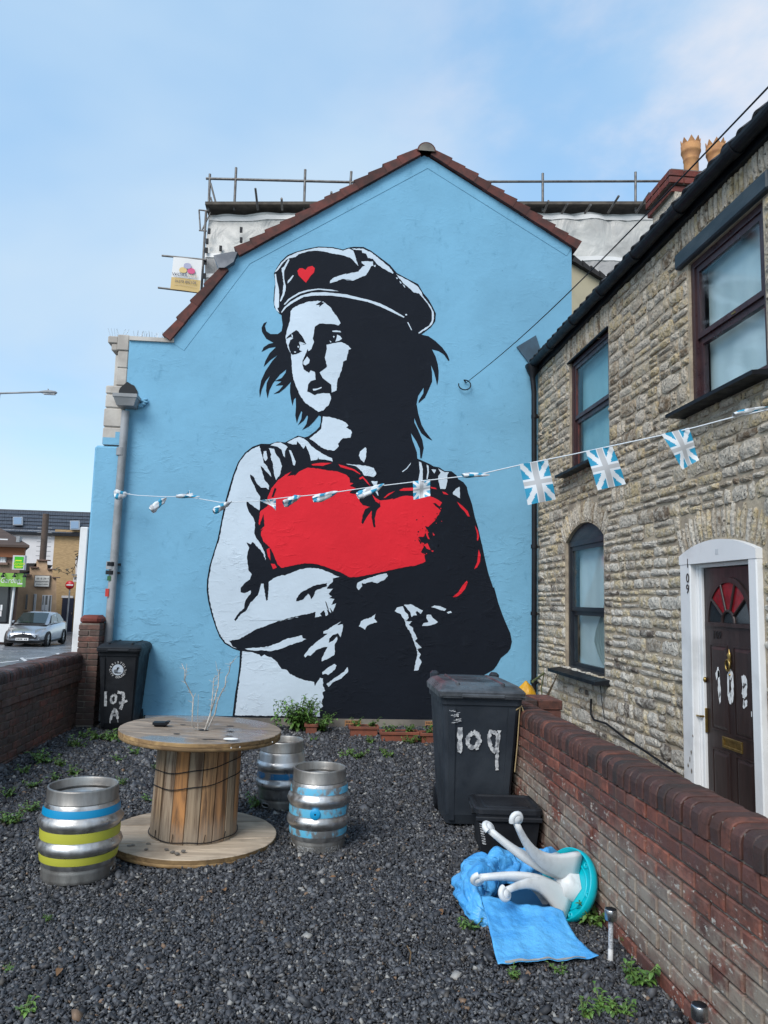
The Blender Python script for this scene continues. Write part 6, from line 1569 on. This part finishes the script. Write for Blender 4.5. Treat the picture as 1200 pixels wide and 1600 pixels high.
    mb = MB(); fbox(mb, 25, 31, 838, 847, Y-.3, .3); mb.build('alarm_box', M['pipe'], t)
    # low beige building with a stepped parapet
    Y = 46.0; bg = pmat('beige_render', (.50,.345,.22), (.42,.29,.185), 3, .9, bump=.2, bs=6)
    t = thing('beige_hall', 'low beige building with a stepped parapet and a white name board', 'building', (at(60,1000,'y',Y).x, Y, -1))
    stp = [(15,1010),(15,898),(47,898),(47,886),(58,886),(58,875),(74,875),(74,889),(82,889),(82,902),(88,902),(88,1010)]
    mb = MB(); mb.prism([at(x, y, 'y', Y) for x, y in stp], (-.37*8, 8, 0)); mb.build('wall', bg, t)
    for a, b, y in ((15,48,897.5),(46,59,885.5),(57,75,874.5),(73,83,888.5),(81,90,901.5)): mb = MB(); fbox(mb, a, b, y, y+1.2, Y-.15, .5); mb.build('parapet_coping', fb, t)
    mb = MB(); fbox(mb, 52.5, 78.5, 899, 917, Y-.14, .14); nb = mb.build('name_board', pmat('board_edge', (.15,.12,.1), None, 1, .8), t)
    mb = MB(); fbox(mb, 53.6, 77.4, 900, 916, Y-.16, .03); nf = mb.build('board_face', pmat('grey_white_board', (.68,.68,.64), None, 1, .6), nb)
    rng = random.Random(2); ink = pmat('faded_grey_ink', (.14,.14,.14), None, 1, .7)
    for (py, x0, x1, h) in ((904, 55.5, 76, 3.2), (908.6, 55, 77, 3.0), (912.8, 57, 74, 1.6)):
        mb = MB(); x = x0
        while x < x1:
            w_ = rng.uniform(.7,1.3)
            if rng.random() < .86: fbox(mb, x, x+w_, py-h/2+rng.uniform(0,.5), py+h/2-rng.uniform(0,.5), Y-.17, .006)
            x += w_+.55
        mb.build('faded_lettering', ink, nf)
    for (a, b, y0, y1, bars) in ((37.5,45,928,953,()), (50.5,57,928,958,(53,)), (64,81,930,958,(69,75))):
        mb = MB(); fbox(mb, a, b, y0, y1, Y-.05, .06); w = mb.build('window', M['white'] if bars else bg, t)
        ed = [a+.9]+list(bars)+[b-.9]
        for u, v in zip(ed[:-1], ed[1:]): mb = MB(); fbox(mb, u+.35, v-.35, y0+.8, y1-.8, Y-.07, .03); mb.build('pane', pmat('hazy_glass', (.12,.13,.13), (.2,.2,.19), 3, .15), w)
        mb = MB(); fbox(mb, a-.8, b+.4, y1, y1+1.4, Y-.15, .2); mb.build('sill', bg, w)
    mb = MB(); fbox(mb, 65, 69, 945, 954, Y-.075, .004); fbox(mb, 70, 74, 945, 954, Y-.075, .004); mb.build('poster', M['whitemark'], t)
    mb = MB(); p, q = at(66.5, 876, 'y', Y+1), at(72, 803, 'y', Y+1); mb.tube([p, q], .19, 10); fl = mb.build('flue', pmat('rusty_flue', (.10,.07,.055), (.07,.05,.04), 3, .8), t)
    mb = MB()
    for k in range(7): z = p.z+(q.z-p.z)*(.1+.1*k); x = p.x+(q.x-p.x)*(.1+.1*k); mb.box(x-.42, x+.42, Y+.98, Y+1.02, z-.02, z+.02)
    mb.build('flue_rung', M['pipe'], fl)
    # dark lean-to roof glimpsed between them
    mb = MB(); mb.prism([at(26,897,'y',47.5), at(46,892,'y',47.5), at(56,880,'y',47.5), at(38,880,'y',47.5)], (0,3,0)); mb.build('lean_to_roof', M['tiledark'], t)
    # apartment block behind
    Y = 56.0; t = thing('apartment_block', 'modern block with dark slate roof, white render and buff brick behind the street', 'building', (at(70,1000,'y',Y).x, Y, -1))
    sl = pmat('blue_grey_slate', (.055,.062,.078), (.04,.045,.058), 5, .6, bump=.3, bs=6); bb = pmat('buff_brick', (.42,.29,.15), (.31,.21,.11), 9, .9, bump=.4, bs=14, stretch=(.5,1,2.2)); wr = pmat('white_render', (.62,.61,.62), (.56,.55,.56), 1, .8)
    mb = MB(); fbox(mb, -30, 92, 830, 1010, Y, 9); mb.build('wall', wr, t)
    mb = MB(); a_, b_ = at(92, 1010, 'y', Y), at(170, 830, 'y', Y); mb.box(at(92, 830, 'y', Y).x-.25, b_.x, Y-.03, Y+9, a_.z, b_.z); mb.build('brick_wall', bb, t)
    a0, a1 = at(-40, 829, 'y', Y-.2), at(175, 838, 'y', Y-.2); r0, r1 = at(-40, 796, 'y', Y+3), at(175, 806, 'y', Y+3)
    a1.z = a0.z; r1.z = r0.z
    mb = MB(); mb.add([a0+Vector((0,.05,-.06)), a1+Vector((0,.05,-.06)), r1+Vector((0,.05,-.06)), r0+Vector((0,.05,-.06))], [(0,1,2,3)]); mb.build('roof', sl, t)
    rows, cols = 6, 60
    for k in range(rows):
        p0, p1 = a0.lerp(r0, k/rows), a1.lerp(r1, k/rows); q0, q1 = a0.lerp(r0, (k+1.05)/rows), a1.lerp(r1, (k+1.05)/rows)
        mb = MB(); o_ = Vector((0,-.06,.03))
        for c in range(cols):
            u0, u1 = c/cols+.0007, (c+1)/cols-.0007; j = Vector((0, random.uniform(-.012,.012), 0))
            mb.add([p0.lerp(p1,u0)+o_+j, p0.lerp(p1,u1)+o_+j, q0.lerp(q1,u1)+j, q0.lerp(q1,u0)+j, p0.lerp(p1,u0)+j, p0.lerp(p1,u1)+j], [(0,1,2,3),(0,4,5,1)])
        mb.build('slate_course', sl, t)
    mb = MB(); mb.box(a0.x, a1.x, Y-.35, Y+.1, a0.z-.18, a0.z); mb.build('gutter', M['black'], t)
    mb = MB(); mb.prism([r0+Vector((0,0,-.1)), r1+Vector((0,0,-.1)), r1+Vector((0,.5,-.1)), r0+Vector((0,.5,-.1))], (0,0,.2)); mb.build('ridge', sl, t)
    for x0, x1, y0, y1 in ((21,36,809,822), (110,125,815,829)):
        f0 = lambda px, py: (lambda v: at(px, py, 'y', Y-.32+3.2*v))((829-py)/33)
        c4 = [f0(x0, y1), f0(x1, y1), f0(x1, y0), f0(x0, y0)]; mb = MB(); mb.prism([c+Vector((0,-.12,.06)) for c in c4], (0,.15,-.02)); w = mb.build('skylight', M['pipe'], t)
        ce = sum(c4, Vector())/4; mb = MB(); mb.poly([ce+(c-ce)*.82+Vector((0,-.15,.07)) for c in c4]); mb.build('pane', pmat('sky_lit_glass', (.16,.22,.30), None, 1, .08, spec=.8), w)
    mb = MB(); fbox(mb, 92.5, 115.5, 935, 1003, Y-.08, .1); d = mb.build('door', pmat('navy_steel_door', (.012,.018,.04), None, 1, .5), t)
    mb = MB(); fbox(mb, 111.5, 112.5, 957, 960, Y-.14, .06); mb.build('door_handle', M['chrome'], d)
    mb = MB(); fbox(mb, 96, 114, 931, 934, Y-.1, .1); mb.build('number_plate', wr, t)
    mb = MB(); fbox(mb, 117, 126, 935, 960, Y-.06, .1); mb.build('red_brick_panel', M['brickred'], t)
    # little white house at the right end
    t = thing('white_house', 'small white rendered house end peeping past the shopfront post', 'house', (at(125,900,'y',50).x, 50, -1))
    mb = MB(); mb.prism([at(x, y, 'y', 50) for x, y in ((118,898),(118,872),(135,855),(150,855),(150,898))], (0,4,0)); mb.build('wall', wr, t)
    mb = MB(); mb.prism([at(x, y, 'y', 49.8) for x, y in ((112,897),(150,899),(150,902),(112,899))], (0,4,0)); mb.build('eaves_board', M['pipe'], t)
    mb = MB(); fbox(mb, 114, 150, 902, 909, 50, 3); mb.build('porch', wr, t)
    # no entry sign
    Y = 41.0; p = at(109.2, 914, 'y', Y); z = road_z(Y)
    t = thing('no_entry_sign', 'round red no entry sign with a white bar on a grey pole', 'road sign', (p.x, Y, z))
    mb = MB(); b = at(103.5, 970, 'y', Y); mb.tube([(b.x, Y+.06, z-.05), (p.x, Y+.06, p.z+.2)], .04, 8); mb.build('pole', M['pipe'], t)
    mb = MB(); mb.lathe([(0,0),(.225,0),(.225,.02),(0,.02)], 28, 0, Matrix.Translation(p) @ Matrix.Rotation(R(90),4,'X')); mb.build('plate', pmat('road_sign_red', (.48,.012,.02), None, 1, .4), t)
    mb = MB(); mb.box(p.x-.165, p.x+.165, Y-.026, Y-.021, p.z-.035, p.z+.035); mb.build('bar', M['whitemark'], t)
    # street lamp
    Y = 22.0; p = at(75, 612, 'y', Y); c = at(-3, 612, 'y', Y)
    t = thing('street_lamp', 'grey street lamp reaching in from the left over the road', 'street lamp', (c.x-.1, Y, road_z(Y)))
    mb = MB(); mb.tube([(c.x-.05, Y, road_z(Y)-.1), (c.x-.03, Y, 3), (c.x, Y, c.z-.35), (c.x+.02, Y, c.z-.02)], [.09,.08,.055,.05], 10); mb.build('pole', M['pipe'], t)
    mb = MB(); a = at(0, 614.5, 'y', Y); b = at(64, 612.5, 'y', Y); mb.tube([(c.x, Y, c.z-.05), a, b], .028, 8); mb.build('arm', M['pipe'], t)
    mb = MB(); q = at(76, 613, 'y', Y); mb.lathe([(0,-.25),(.04,-.24),(.085,-.1),(.10,.05),(.07,.2),(0,.25)], 14, 0, Matrix.Translation(q) @ Matrix.Diagonal((1,1,.62,1)) @ Matrix.Rotation(R(90),4,'Y')); mb.lathe([(.02,.05),(.02,.10),(0,.11)], 8, 0, Matrix.Translation(q+Vector((-.02,0,.0)))); mb.build('lantern', M['pipe'], t)
    mb = MB(); mb.box(q.x-.14, q.x+.19, Y-.06, Y+.06, q.z-.068, q.z-.045, 0, None, .01); mb.build('lens', M['white'], t)
    # climbing branch on the shopfront post
    rng = random.Random(6); t = thing('climbing_plant', 'thin branch with dark curled leaves hanging off the white shopfront post', 'climbing plant', (-3.1, GY+.1, 2))
    P = [at(x, y, 'y', GY+.2) for x, y in ((136,868),(128,864),(122,868),(120,880),(113,892),(106,897),(96,893),(84,891))]; mb = MB(); mb.tube(P, [.008,.007,.006,.006,.005,.004,.003,.002], 5); mb.tube([P[4], at(116,905,'y',GY+.2), at(124,908,'y',GY+.2)], .004, 5)
    mb.build('stem', pmat('brown_stem', (.10,.06,.03), None, 1, .8), t)
    lm = pmat('dark_curled_leaf', (.045,.06,.02), (.10,.06,.03), 12, .6, vary=.4); lb = leaf_mesh('leaf', .075, lm)
    for px, py in ((124,862),(120,866),(117,868),(128,868),(125,875),(120,872),(129,873),(119,886),(112,890),(106,899),(104,894),(96,893),(92,896),(86,891),(116,906),(124,906),(109,896),(119,876),(123,878)):
        p = at(px+rng.uniform(-1,1), py+rng.uniform(-1,1), 'y', GY+.2+rng.uniform(-.05,.05)); link('leaf', lb, t, True, Matrix.Translation(p) @ Matrix.Rotation(rng.uniform(0,6.28),4,'Z') @ Matrix.Rotation(rng.uniform(.2,1.8),4,'X') @ Matrix.Scale(rng.uniform(.7,1.3),4))
street()

def car():
    rf, rr = on_road(71, 1006), on_road(101, 1000)
    silver = pmat('silver_car_paint', (.42,.44,.47), None, 1, .28, .75, coat=.6, spec=.6); tyre = pmat('tyre', (.012,.012,.013), None, 1, .8); glassm = pmat('car_glass', (.03,.04,.04), None, 1, .06, spec=.9)
    h = Vector((rf.x-rr.x, rf.y-rr.y, 0)); ang = math.atan2(h.y, h.x)      # heading of the nose
    hd = h.normalized(); left = Vector((-hd.y, hd.x, 0))
    # near wheels are on the side that faces the camera
    side = 1 if left.dot(Vector((0,-1,0))) > 0 else -1
    side = 1; hd = Vector((.06,-1,0)).normalized(); left = Vector((-hd.y, hd.x, 0)); ang = math.atan2(hd.y, hd.x)
    base = Vector((rf.x, rf.y, road_z(rf.y)-.12))-hd*1.27-left*.745
    t = thing('parked_car', 'silver five door hatchback facing the camera on the street', 'car', base, ang)
    # local: x forward, y left; length 4.0
    hw = .86
    st = [(-1.98,.40,.95,.70),(-1.90,.30,1.02,.80),(-1.4,.22,1.00,.85),(-.6,.20,.98,.86),(.3,.20,.96,.86),(.85,.20,.93,.86),(1.35,.22,.84,.84),(1.72,.24,.74,.78),(1.93,.28,.62,.66),(2.02,.34,.52,.50)]
    mb = MB(); sec = []
    for x, z0, z1, w in st:
        mid = (z0+z1)/2; sec.append([(x,-w*.90,z0),(x,-w,z0+.10),(x,-w*1.0,mid+.02),(x,-w*.965,z1-.06),(x,-w*.86,z1),(x,-w*.4,z1+.03),(x,w*.4,z1+.03),(x,w*.86,z1),(x,w*.965,z1-.06),(x,w,mid+.02),(x,w,z0+.10),(x,w*.90,z0)])
    for s_ in sec: mb.v += s_
    n = 12
    for i in range(len(sec)-1):
        for k in range(n): k2 = (k+1) % n; mb.f.append((i*n+k, i*n+k2, (i+1)*n+k2, (i+1)*n+k)); mb.m.append(0); mb.sm.append(True)
    mb.f.append(tuple(range(n))); mb.m.append(0); mb.sm.append(False); mb.f.append(tuple(range((len(sec)-1)*n, len(sec)*n))); mb.m.append(0); mb.sm.append(False)
    body = mb.build('body', silver, t, False)
    # greenhouse
    gs = [(-1.93,.93,.93,.62,.62),(-1.62,.98,1.34,.70,.52),(-1.1,.99,1.45,.74,.57),(-.3,.99,1.48,.76,.59),(.25,.98,1.42,.76,.58),(1.12,.93,.955,.70,.66)]
    mb = MB(); sec = []
    for x, z0, z1, wb, wt in gs: sec.append([(x,-wb,z0),(x,-(wb*.35+wt*.65),z0+(z1-z0)*.72),(x,-wt*.93,z1-.01*(z1>z0+.1)),(x,-wt*.5,z1+.025*(z1>z0+.1)),(x,wt*.5,z1+.025*(z1>z0+.1)),(x,wt*.93,z1-.01*(z1>z0+.1)),(x,wb*.35+wt*.65,z0+(z1-z0)*.72),(x,wb,z0)])
    for s_ in sec: mb.v += s_
    for i in range(len(sec)-1):
        for k in range(7): mb.f.append((i*8+k, i*8+k+1, (i+1)*8+k+1, (i+1)*8+k)); mb.m.append(0); mb.sm.append(True)
    mb.build('cabin', silver, t, False)
    lerp = lambda a, b, f: tuple(a[i]+(b[i]-a[i])*f for i in range(3))
    ws = MB(); A0, A1 = (1.075,-.63,.985), (1.075,.63,.985); B0, B1 = (.31,-.55,1.415), (.31,.55,1.415)
    ws.grid(lambda u, v: Vector(lerp(lerp(A0,A1,u), lerp(B0,B1,u), v))+Vector((.02+.03*math.sin(u*math.pi),0,.03+.012*math.sin(u*math.pi))), 8, 6); ws.build('windscreen', glassm, t, False)
    for s in (-1, 1):
        for pts in (((.72,1.0),(.22,1.36),(-.42,1.40),(-.42,1.01)), ((-.50,1.01),(-.50,1.40),(-1.12,1.38),(-1.45,1.10),(-1.42,1.03))):
            mb = MB(); mb.poly([(x, s*(.765-(z-.98)*.36+.012), z) for x, z in pts]); mb.build('side_window', glassm, t, False)
        for xw in (1.27, -1.27):
            wt = bpy.data.objects.new('wheel', None); C.objects.link(wt); wt.parent = t
            mb = MB(); m4 = Matrix.Translation((xw, s*.745, .305)) @ Matrix.Rotation(R(90),4,'X')
            mb.lathe([(.19,-.10),(.28,-.10),(.305,-.07),(.305,.07),(.28,.10),(.19,.10)], 26, 0, m4); mb.build('tyre', tyre, wt, False)
            mb = MB()
            for k in range(5): 
                a = 2*math.pi*k/5; mb.box(-.022,.022,0,.19,-.108,-.085 if s > 0 else -.085,0, m4 @ Matrix.Scale(1 if s > 0 else -1,4,(0,0,1)) @ Matrix.Rotation(a,4,'Z') )
            mb.lathe([(.19,-s*.100 if s < 0 else -.100),(.165,-.112 if s > 0 else .112)], 24, 0, m4); mb.lathe([(0,-.115*s),(.05,-.112*s)], 12, 0, m4); mb.build('rim', M['chrome'], wt, False)
            mb = MB(); mb.lathe([(.355,-.0),(.36,.115),(.30,.13)], 22, 0, Matrix.Translation((xw, s*.765, .315)) @ Matrix.Rotation(R(-90*s),4,'X'), a0=R(0), a1=R(360)); mb.build('wheel_arch', tyre, t, False)
        mb = MB(); mb.box(.50,.62,s*.84-.10*(s<0),s*.84+.10*(s>0),.98,1.10,0,None,.03); mb.build('door_mirror', silver, t, False)
        mb = MB(); mb.grid(lambda u, v: Vector((1.98-.50*u-.02*v, s*(.44+.32*u+.03), .615+.15*v*(1-.2*u)+.10*u)), 6, 3); mb.build('headlight', pmat('headlight_lens', (.55,.57,.6), (.3,.3,.3), 30, .1, spec=.9), t, False)
        mb = MB(); mb.lathe([(0,0),(.07,0),(.07,.02)], 14, 0, Matrix.Translation((1.93, s*.60, .40)) @ Matrix.Rotation(R(90),4,'Y')); mb.build('fog_light', M['chrome'], t, False)
    mb = MB(); mb.grid(lambda u, v: Vector((2.09-.10*abs(u-.5)**1.5*2-.04*v, -.56+u*1.12, .37+v*.22*(1-.6*abs(u-.5)))), 10, 3); mb.build('grille', M['black'], t, False)
    mb = MB(); mb.box(2.10,2.11,-.26,.26,.30,.41); pl = mb.build('number_plate', M['whitemark'], t, False)
    mb = MB()
    for k in range(7):
        if k != 4: mb.box(2.111,2.1125,-.22+k*.063,-.18+k*.063,.325,.385)
    mb.build('plate_characters', M['blackmark'], pl, False)
    mb = MB()
    for q in (((0,.05),(.05,.10),(.03,.0)), ((.0,.05),(-.06,.09),(-.03,.02)), ((0,.05),(.07,.03),(.05,-.03)), ((0,.04),(-.02,-.05),(-.06,-.04))): mb.poly([(2.0-.13*b, a*1.1, .60+b*.9) for a, b in q])
    mb.build('bonnet_badge', M['black'], t, False)
    mb = MB(); mb.box(-1.75,1.85,-.80,.80,.17,.25); mb.build('underside', tyre, t, False)
car()

# ================================================================== planting
lgreen = pmat('weed_leaf', (.10,.19,.035), (.055,.12,.025), 20, .55, vary=.35); dgreen = pmat('shrub_leaf', (.055,.13,.022), (.095,.19,.035), 12, .5, vary=.4); stemm = pmat('green_stem', (.09,.13,.035), None, 1, .7)
LW_ = leaf_mesh('leaf', .034, lgreen, .55); LS = leaf_mesh('leaf', .062, dgreen, .52)
def plant(name, label, cat, loc, h, spread, stems, per, leafm, group=None, seed=0, ls=1.0):
    """stems with leaves in pairs; leaves joined to one foliage mesh for small weeds"""
    rng = random.Random(seed); t = thing(name, label, cat, loc, rng.uniform(0,6), group); sb = MB(); lv, lf = [], []
    for s in range(stems):
        a = rng.uniform(0,6.28); r0 = rng.uniform(0,.3)*spread; out = rng.uniform(.3,1)*spread; hh = h*rng.uniform(.55,1.05)
        pts = [Vector((r0*math.cos(a)+(out*k/4)*math.cos(a)*(k/4)**.5, r0*math.sin(a)+(out*k/4)*math.sin(a)*(k/4)**.5, hh*k/4)) for k in range(5)]
        sb.tube(pts, [.004,.0035,.003,.0025,.0015], 4, cap=False)
        for k in range(per):
            f = .18+.82*k/max(1,per-1); i = min(3, int(f*4)); p = pts[i].lerp(pts[i+1], f*4-i)
            m = Matrix.Translation(p) @ Matrix.Rotation(rng.uniform(0,6.28),4,'Z') @ Matrix.Rotation(rng.uniform(-.5,.75),4,'X') @ Matrix.Scale(ls*rng.uniform(.6,1.3)*(1.15-.45*f),4)
            b = len(lv); lv += [tuple(m @ v.co) for v in leafm.vertices]; lf += [tuple(q+b for q in pp.vertices) for pp in leafm.polygons]
    sb.build('stem', stemm, t, False)
    me = bpy.data.meshes.new('foliage'); me.from_pydata(lv, [], lf); me.materials.append(leafm.materials[0]); me.update(); stuff(link('foliage', me, t, False)); return t
o = gnd(466, 1139); plant('green_shrub', 'leafy green shrub against the foot of the mural beside the drum table', 'shrub', (o.x, 9.72, 0), .42, .27, 46, 20, LS, seed=2, ls=1.15)
o = gnd(500, 1146); plant('green_shrub', 'low spreading green bush right of the tall shrub at the wall', 'shrub', (o.x-.05, 9.62, 0), .22, .26, 30, 14, LS, seed=3)
plant('pale_seedling', 'thin seedling with long pale leaves rising left of the wall shrub', 'seedling', (o.x-.55, 9.75, 0), .42, .08, 3, 8, LS, seed=9, ls=1.2)
# terracotta troughs along the wall with plants in them
for (x0, x1, py, lb, sd) in ((475,497,1148,'small terracotta planter under the shrub',4), (545,592,1152,'short terracotta planter below the air brick',5), (594,655,1161,'longest terracotta planter along the gable',6), (657,686,1163,'terracotta planter next to the 109 bin',7)):
    a, b = gnd(x0, py), gnd(x1, py); ln = b.x-a.x; cx = (a.x+b.x)/2; y = min(a.y, 9.75)
    t = thing('planter', lb, 'planter', (cx, y+.1, 0), 0, 'terracotta planters along the wall'); mb = MB()
    mb.box(-ln/2+.02, ln/2-.02, -.085, .085, 0, .10); mb.box(-ln/2, ln/2, -.10, -.075, .09, .125, 0, None, .004); mb.box(-ln/2, ln/2, .075, .10, .09, .125, 0, None, .004); mb.box(-ln/2, -ln/2+.025, -.075, .075, .09, .125); mb.box(ln/2-.025, ln/2, -.075, .075, .09, .125)
    mb.build('trough', M['terrabox'], t, False); mb = MB(); mb.box(-ln/2+.026, ln/2-.026, -.074, .074, .095, .108); mb.build('soil', pmat('potting_soil', (.035,.024,.017), None, 1, .95), t, False)
    k = max(1, int(ln/.16))
    for i in range(k):
        plant('planter_weed', f'{["first","second","third","fourth"][i]} weed from the left in the {lb}', 'weed', (cx-ln/2+(i+.5)*ln/k, y+.1, .10), .11, .09, 6, 8, LW_, 'weeds in the planters', sd*10+i, 1.5)
WEEDS = [(462,1133,1.6),(560,1187,1.3),(540,1185,1.0),(607,1186,1.0),(600,1180,.8),(655,1160,1.4),(640,1163,1.2),(575,1163,1.0),(490,1160,.8),(552,1178,.8),(155,1158,1.5),(180,1160,1.6),(130,1156,1.2),(70,1195,1.5),(60,1190,1.2),(90,1200,1.0),(22,1290,1.1),(10,1288,1.0),(45,1270,.9),(110,1215,1.1),(85,1222,.9),(50,1232,.9),(120,1170,1.4),(35,1210,1.0),(210,1180,1.0),(185,1190,.8),(405,1262,1.3),(240,1205,.8),(190,1230,.9),(233,1255,.8),(15,1245,.9),(1000,1540,1.5),(985,1532,1.1),(941,1582,1.1),(970,1590,1.0),(911,1590,.9),(802,1532,.8),(875,1524,.7),(930,1447,1.5),(937,1440,1.2),(975,1478,.7),(738,1455,1.0),(730,1452,.8),(35,1590,.9),(75,1440,.5),(270,1170,.8),(12,1520,.5)]
def weeds():
    protos = {}; regs = {}
    def region(px, py):
        if px > 880: return 'at the foot of the garden wall' if px > 925 and py < 1560 else 'in the near right corner'
        if px > 690: return 'around the blue sack'
        if px > 440: return 'in front of the gable planters'
        if py > 1400: return 'in the open near gravel'
        if px > 225: return 'around the cable drum'
        if py < 1200 and px > 100: return 'in front of the 107A bin'
        return 'along the street wall' if px > 38 else 'at the left edge of the gravel'
    for i, w in enumerate(WEEDS): regs.setdefault(region(*w[:2]), []).append(i)
    rank = {}
    words = ['first','second','third','fourth','fifth','sixth','seventh','eighth','ninth','tenth','eleventh','twelfth']
    for r_, ids in regs.items():
        for k, i in enumerate(sorted(ids, key=lambda q: (WEEDS[q][0], WEEDS[q][1]))): rank[i] = (words[k], r_)
    for i, (px, py, s) in enumerate(WEEDS):
        o = gnd(px, py); sz = 'tiny' if s < .85 else ('small' if s < 1.25 else 'bushy')
        lb = f'{sz} green weed, {rank[i][0]} from the left of those {rank[i][1]}'
        k = i % 4
        if k not in protos: protos[k] = plant('small_weed', lb, 'weed', o, .075, .07, 6+k, 8, LW_, 'weeds sprouting in the gravel', 50+k); c = protos[k]
        else: c = copy_tree(protos[k], o, random.uniform(0,6), lb)
        c.location = o; c.scale = (s*(1.15 if py < 1400 else .85),)*3
weeds()

# ================================================================== gravel: one bed of crushed slate, every stone real
def gravel():
    rng = np.random.default_rng(5)
    pts = []
    def band(y0, y1, dens, size, kind):
        A_ = (WX-LX)*(y1-y0); n = int(A_*dens); x = rng.uniform(LX+.01, WX-.01, n); y = rng.uniform(y0, y1, n)
        keep = (x > -.66*y-.3) & (x < .70*y+.2); x, y = x[keep], y[keep]
        sz = size*np.exp(rng.normal(0, .36, len(x))); pts.append((x, y, sz, kind))
    band(2.3, 4.6, 12500, .0076, 0); band(4.6, 6.6, 8000, .0090, 1); band(6.6, GY-.1, 4000, .0122, 1)
    box_v = np.array([(-1,-1,-1),(1,-1,-1),(1,1,-1),(-1,1,-1),(-1,-1,1),(1,-1,1),(1,1,1),(-1,1,1)], float)*.68; box_f = np.array([(0,2,1),(0,3,2),(4,5,6),(4,6,7),(0,1,5),(0,5,4),(1,2,6),(1,6,5),(2,3,7),(2,7,6),(3,0,4),(3,4,7)])
    oct_v = np.array([(1,0,0),(-1,0,0),(0,1,0),(0,-1,0),(0,0,1),(0,0,-1)], float); oct_f = np.array([(0,2,4),(2,1,4),(1,3,4),(3,0,4),(2,0,5),(1,2,5),(3,1,5),(0,3,5)])
    V, Fc = [], []; off = 0
    for x, y, sz, kind in pts:
        bv, bf = (box_v, box_f) if kind < 2 else (oct_v, oct_f); n = len(x); k = len(bv)
        v = np.repeat(bv[None], n, 0)+rng.uniform(-.34,.34,(n,k,3))
        ax = np.stack([rng.uniform(.75,1.6,n), rng.uniform(.6,1.15,n), rng.uniform(.28,.75,n)], 1); v = v*ax[:,None,:]*sz[:,None,None]
        a = rng.uniform(0,2*np.pi,n); b = rng.normal(0,.6,n); c = rng.normal(0,.6,n)
        def rot(v, i, j, t): vi, vj = v[:,:,i].copy(), v[:,:,j].copy(); co, si = np.cos(t)[:,None], np.sin(t)[:,None]; v[:,:,i] = vi*co-vj*si; v[:,:,j] = vi*si+vj*co
        rot(v,1,2,b); rot(v,0,2,c); rot(v,0,1,a)
        z = sz*.35+rng.uniform(-.006,.010,n)-.002+.012*np.sin(x*2.1+1)*np.sin(y*1.7)
        v += np.stack([x, y, z], 1)[:,None,:]
        V.append(v.reshape(-1,3)); Fc.append((bf[None]+ (off+np.arange(n)*k)[:,None,None]).reshape(-1,3)); off += n*k
    V = np.concatenate(V).astype(np.float32); Fc = np.concatenate(Fc).astype(np.int32)
    me = bpy.data.meshes.new('gravel'); me.vertices.add(len(V)); me.vertices.foreach_set('co', V.ravel()); me.loops.add(Fc.size); me.loops.foreach_set('vertex_index', Fc.ravel())
    me.polygons.add(len(Fc)); me.polygons.foreach_set('loop_start', np.arange(0, Fc.size, 3, dtype=np.int32)); me.polygons.foreach_set('loop_total', np.full(len(Fc), 3, np.int32)); me.update(); me.validate()
    m, nt, p = nodes('crushed_slate'); g = G(nt); rn = g.geo.outputs['Random Per Island']
    col = g.pick(rn, [(0,(.026,.028,.033)), (.17,(.048,.051,.060)), (.34,(.013,.014,.018)), (.50,(.072,.076,.087)), (.63,(.033,.035,.041)), (.75,(.112,.116,.125)), (.86,(.070,.061,.052)), (.925,(.18,.18,.18)), (.972,(.32,.31,.29)), (.990,(.20,.125,.075))])
    col = g.mix(g.math('MULTIPLY', g.noise(140, 3, .6), .35), col, (.075,.078,.085)); g.put(p.inputs['Base Color'], col); g.l.new(g.ramp(g.noise(1.1, 3, .5), .3, .7, .5, .75), p.inputs['Roughness']); p.inputs['Specular IOR Level'].default_value = .4
    me.materials.append(m); stuff(link('gravel', me))
gravel()
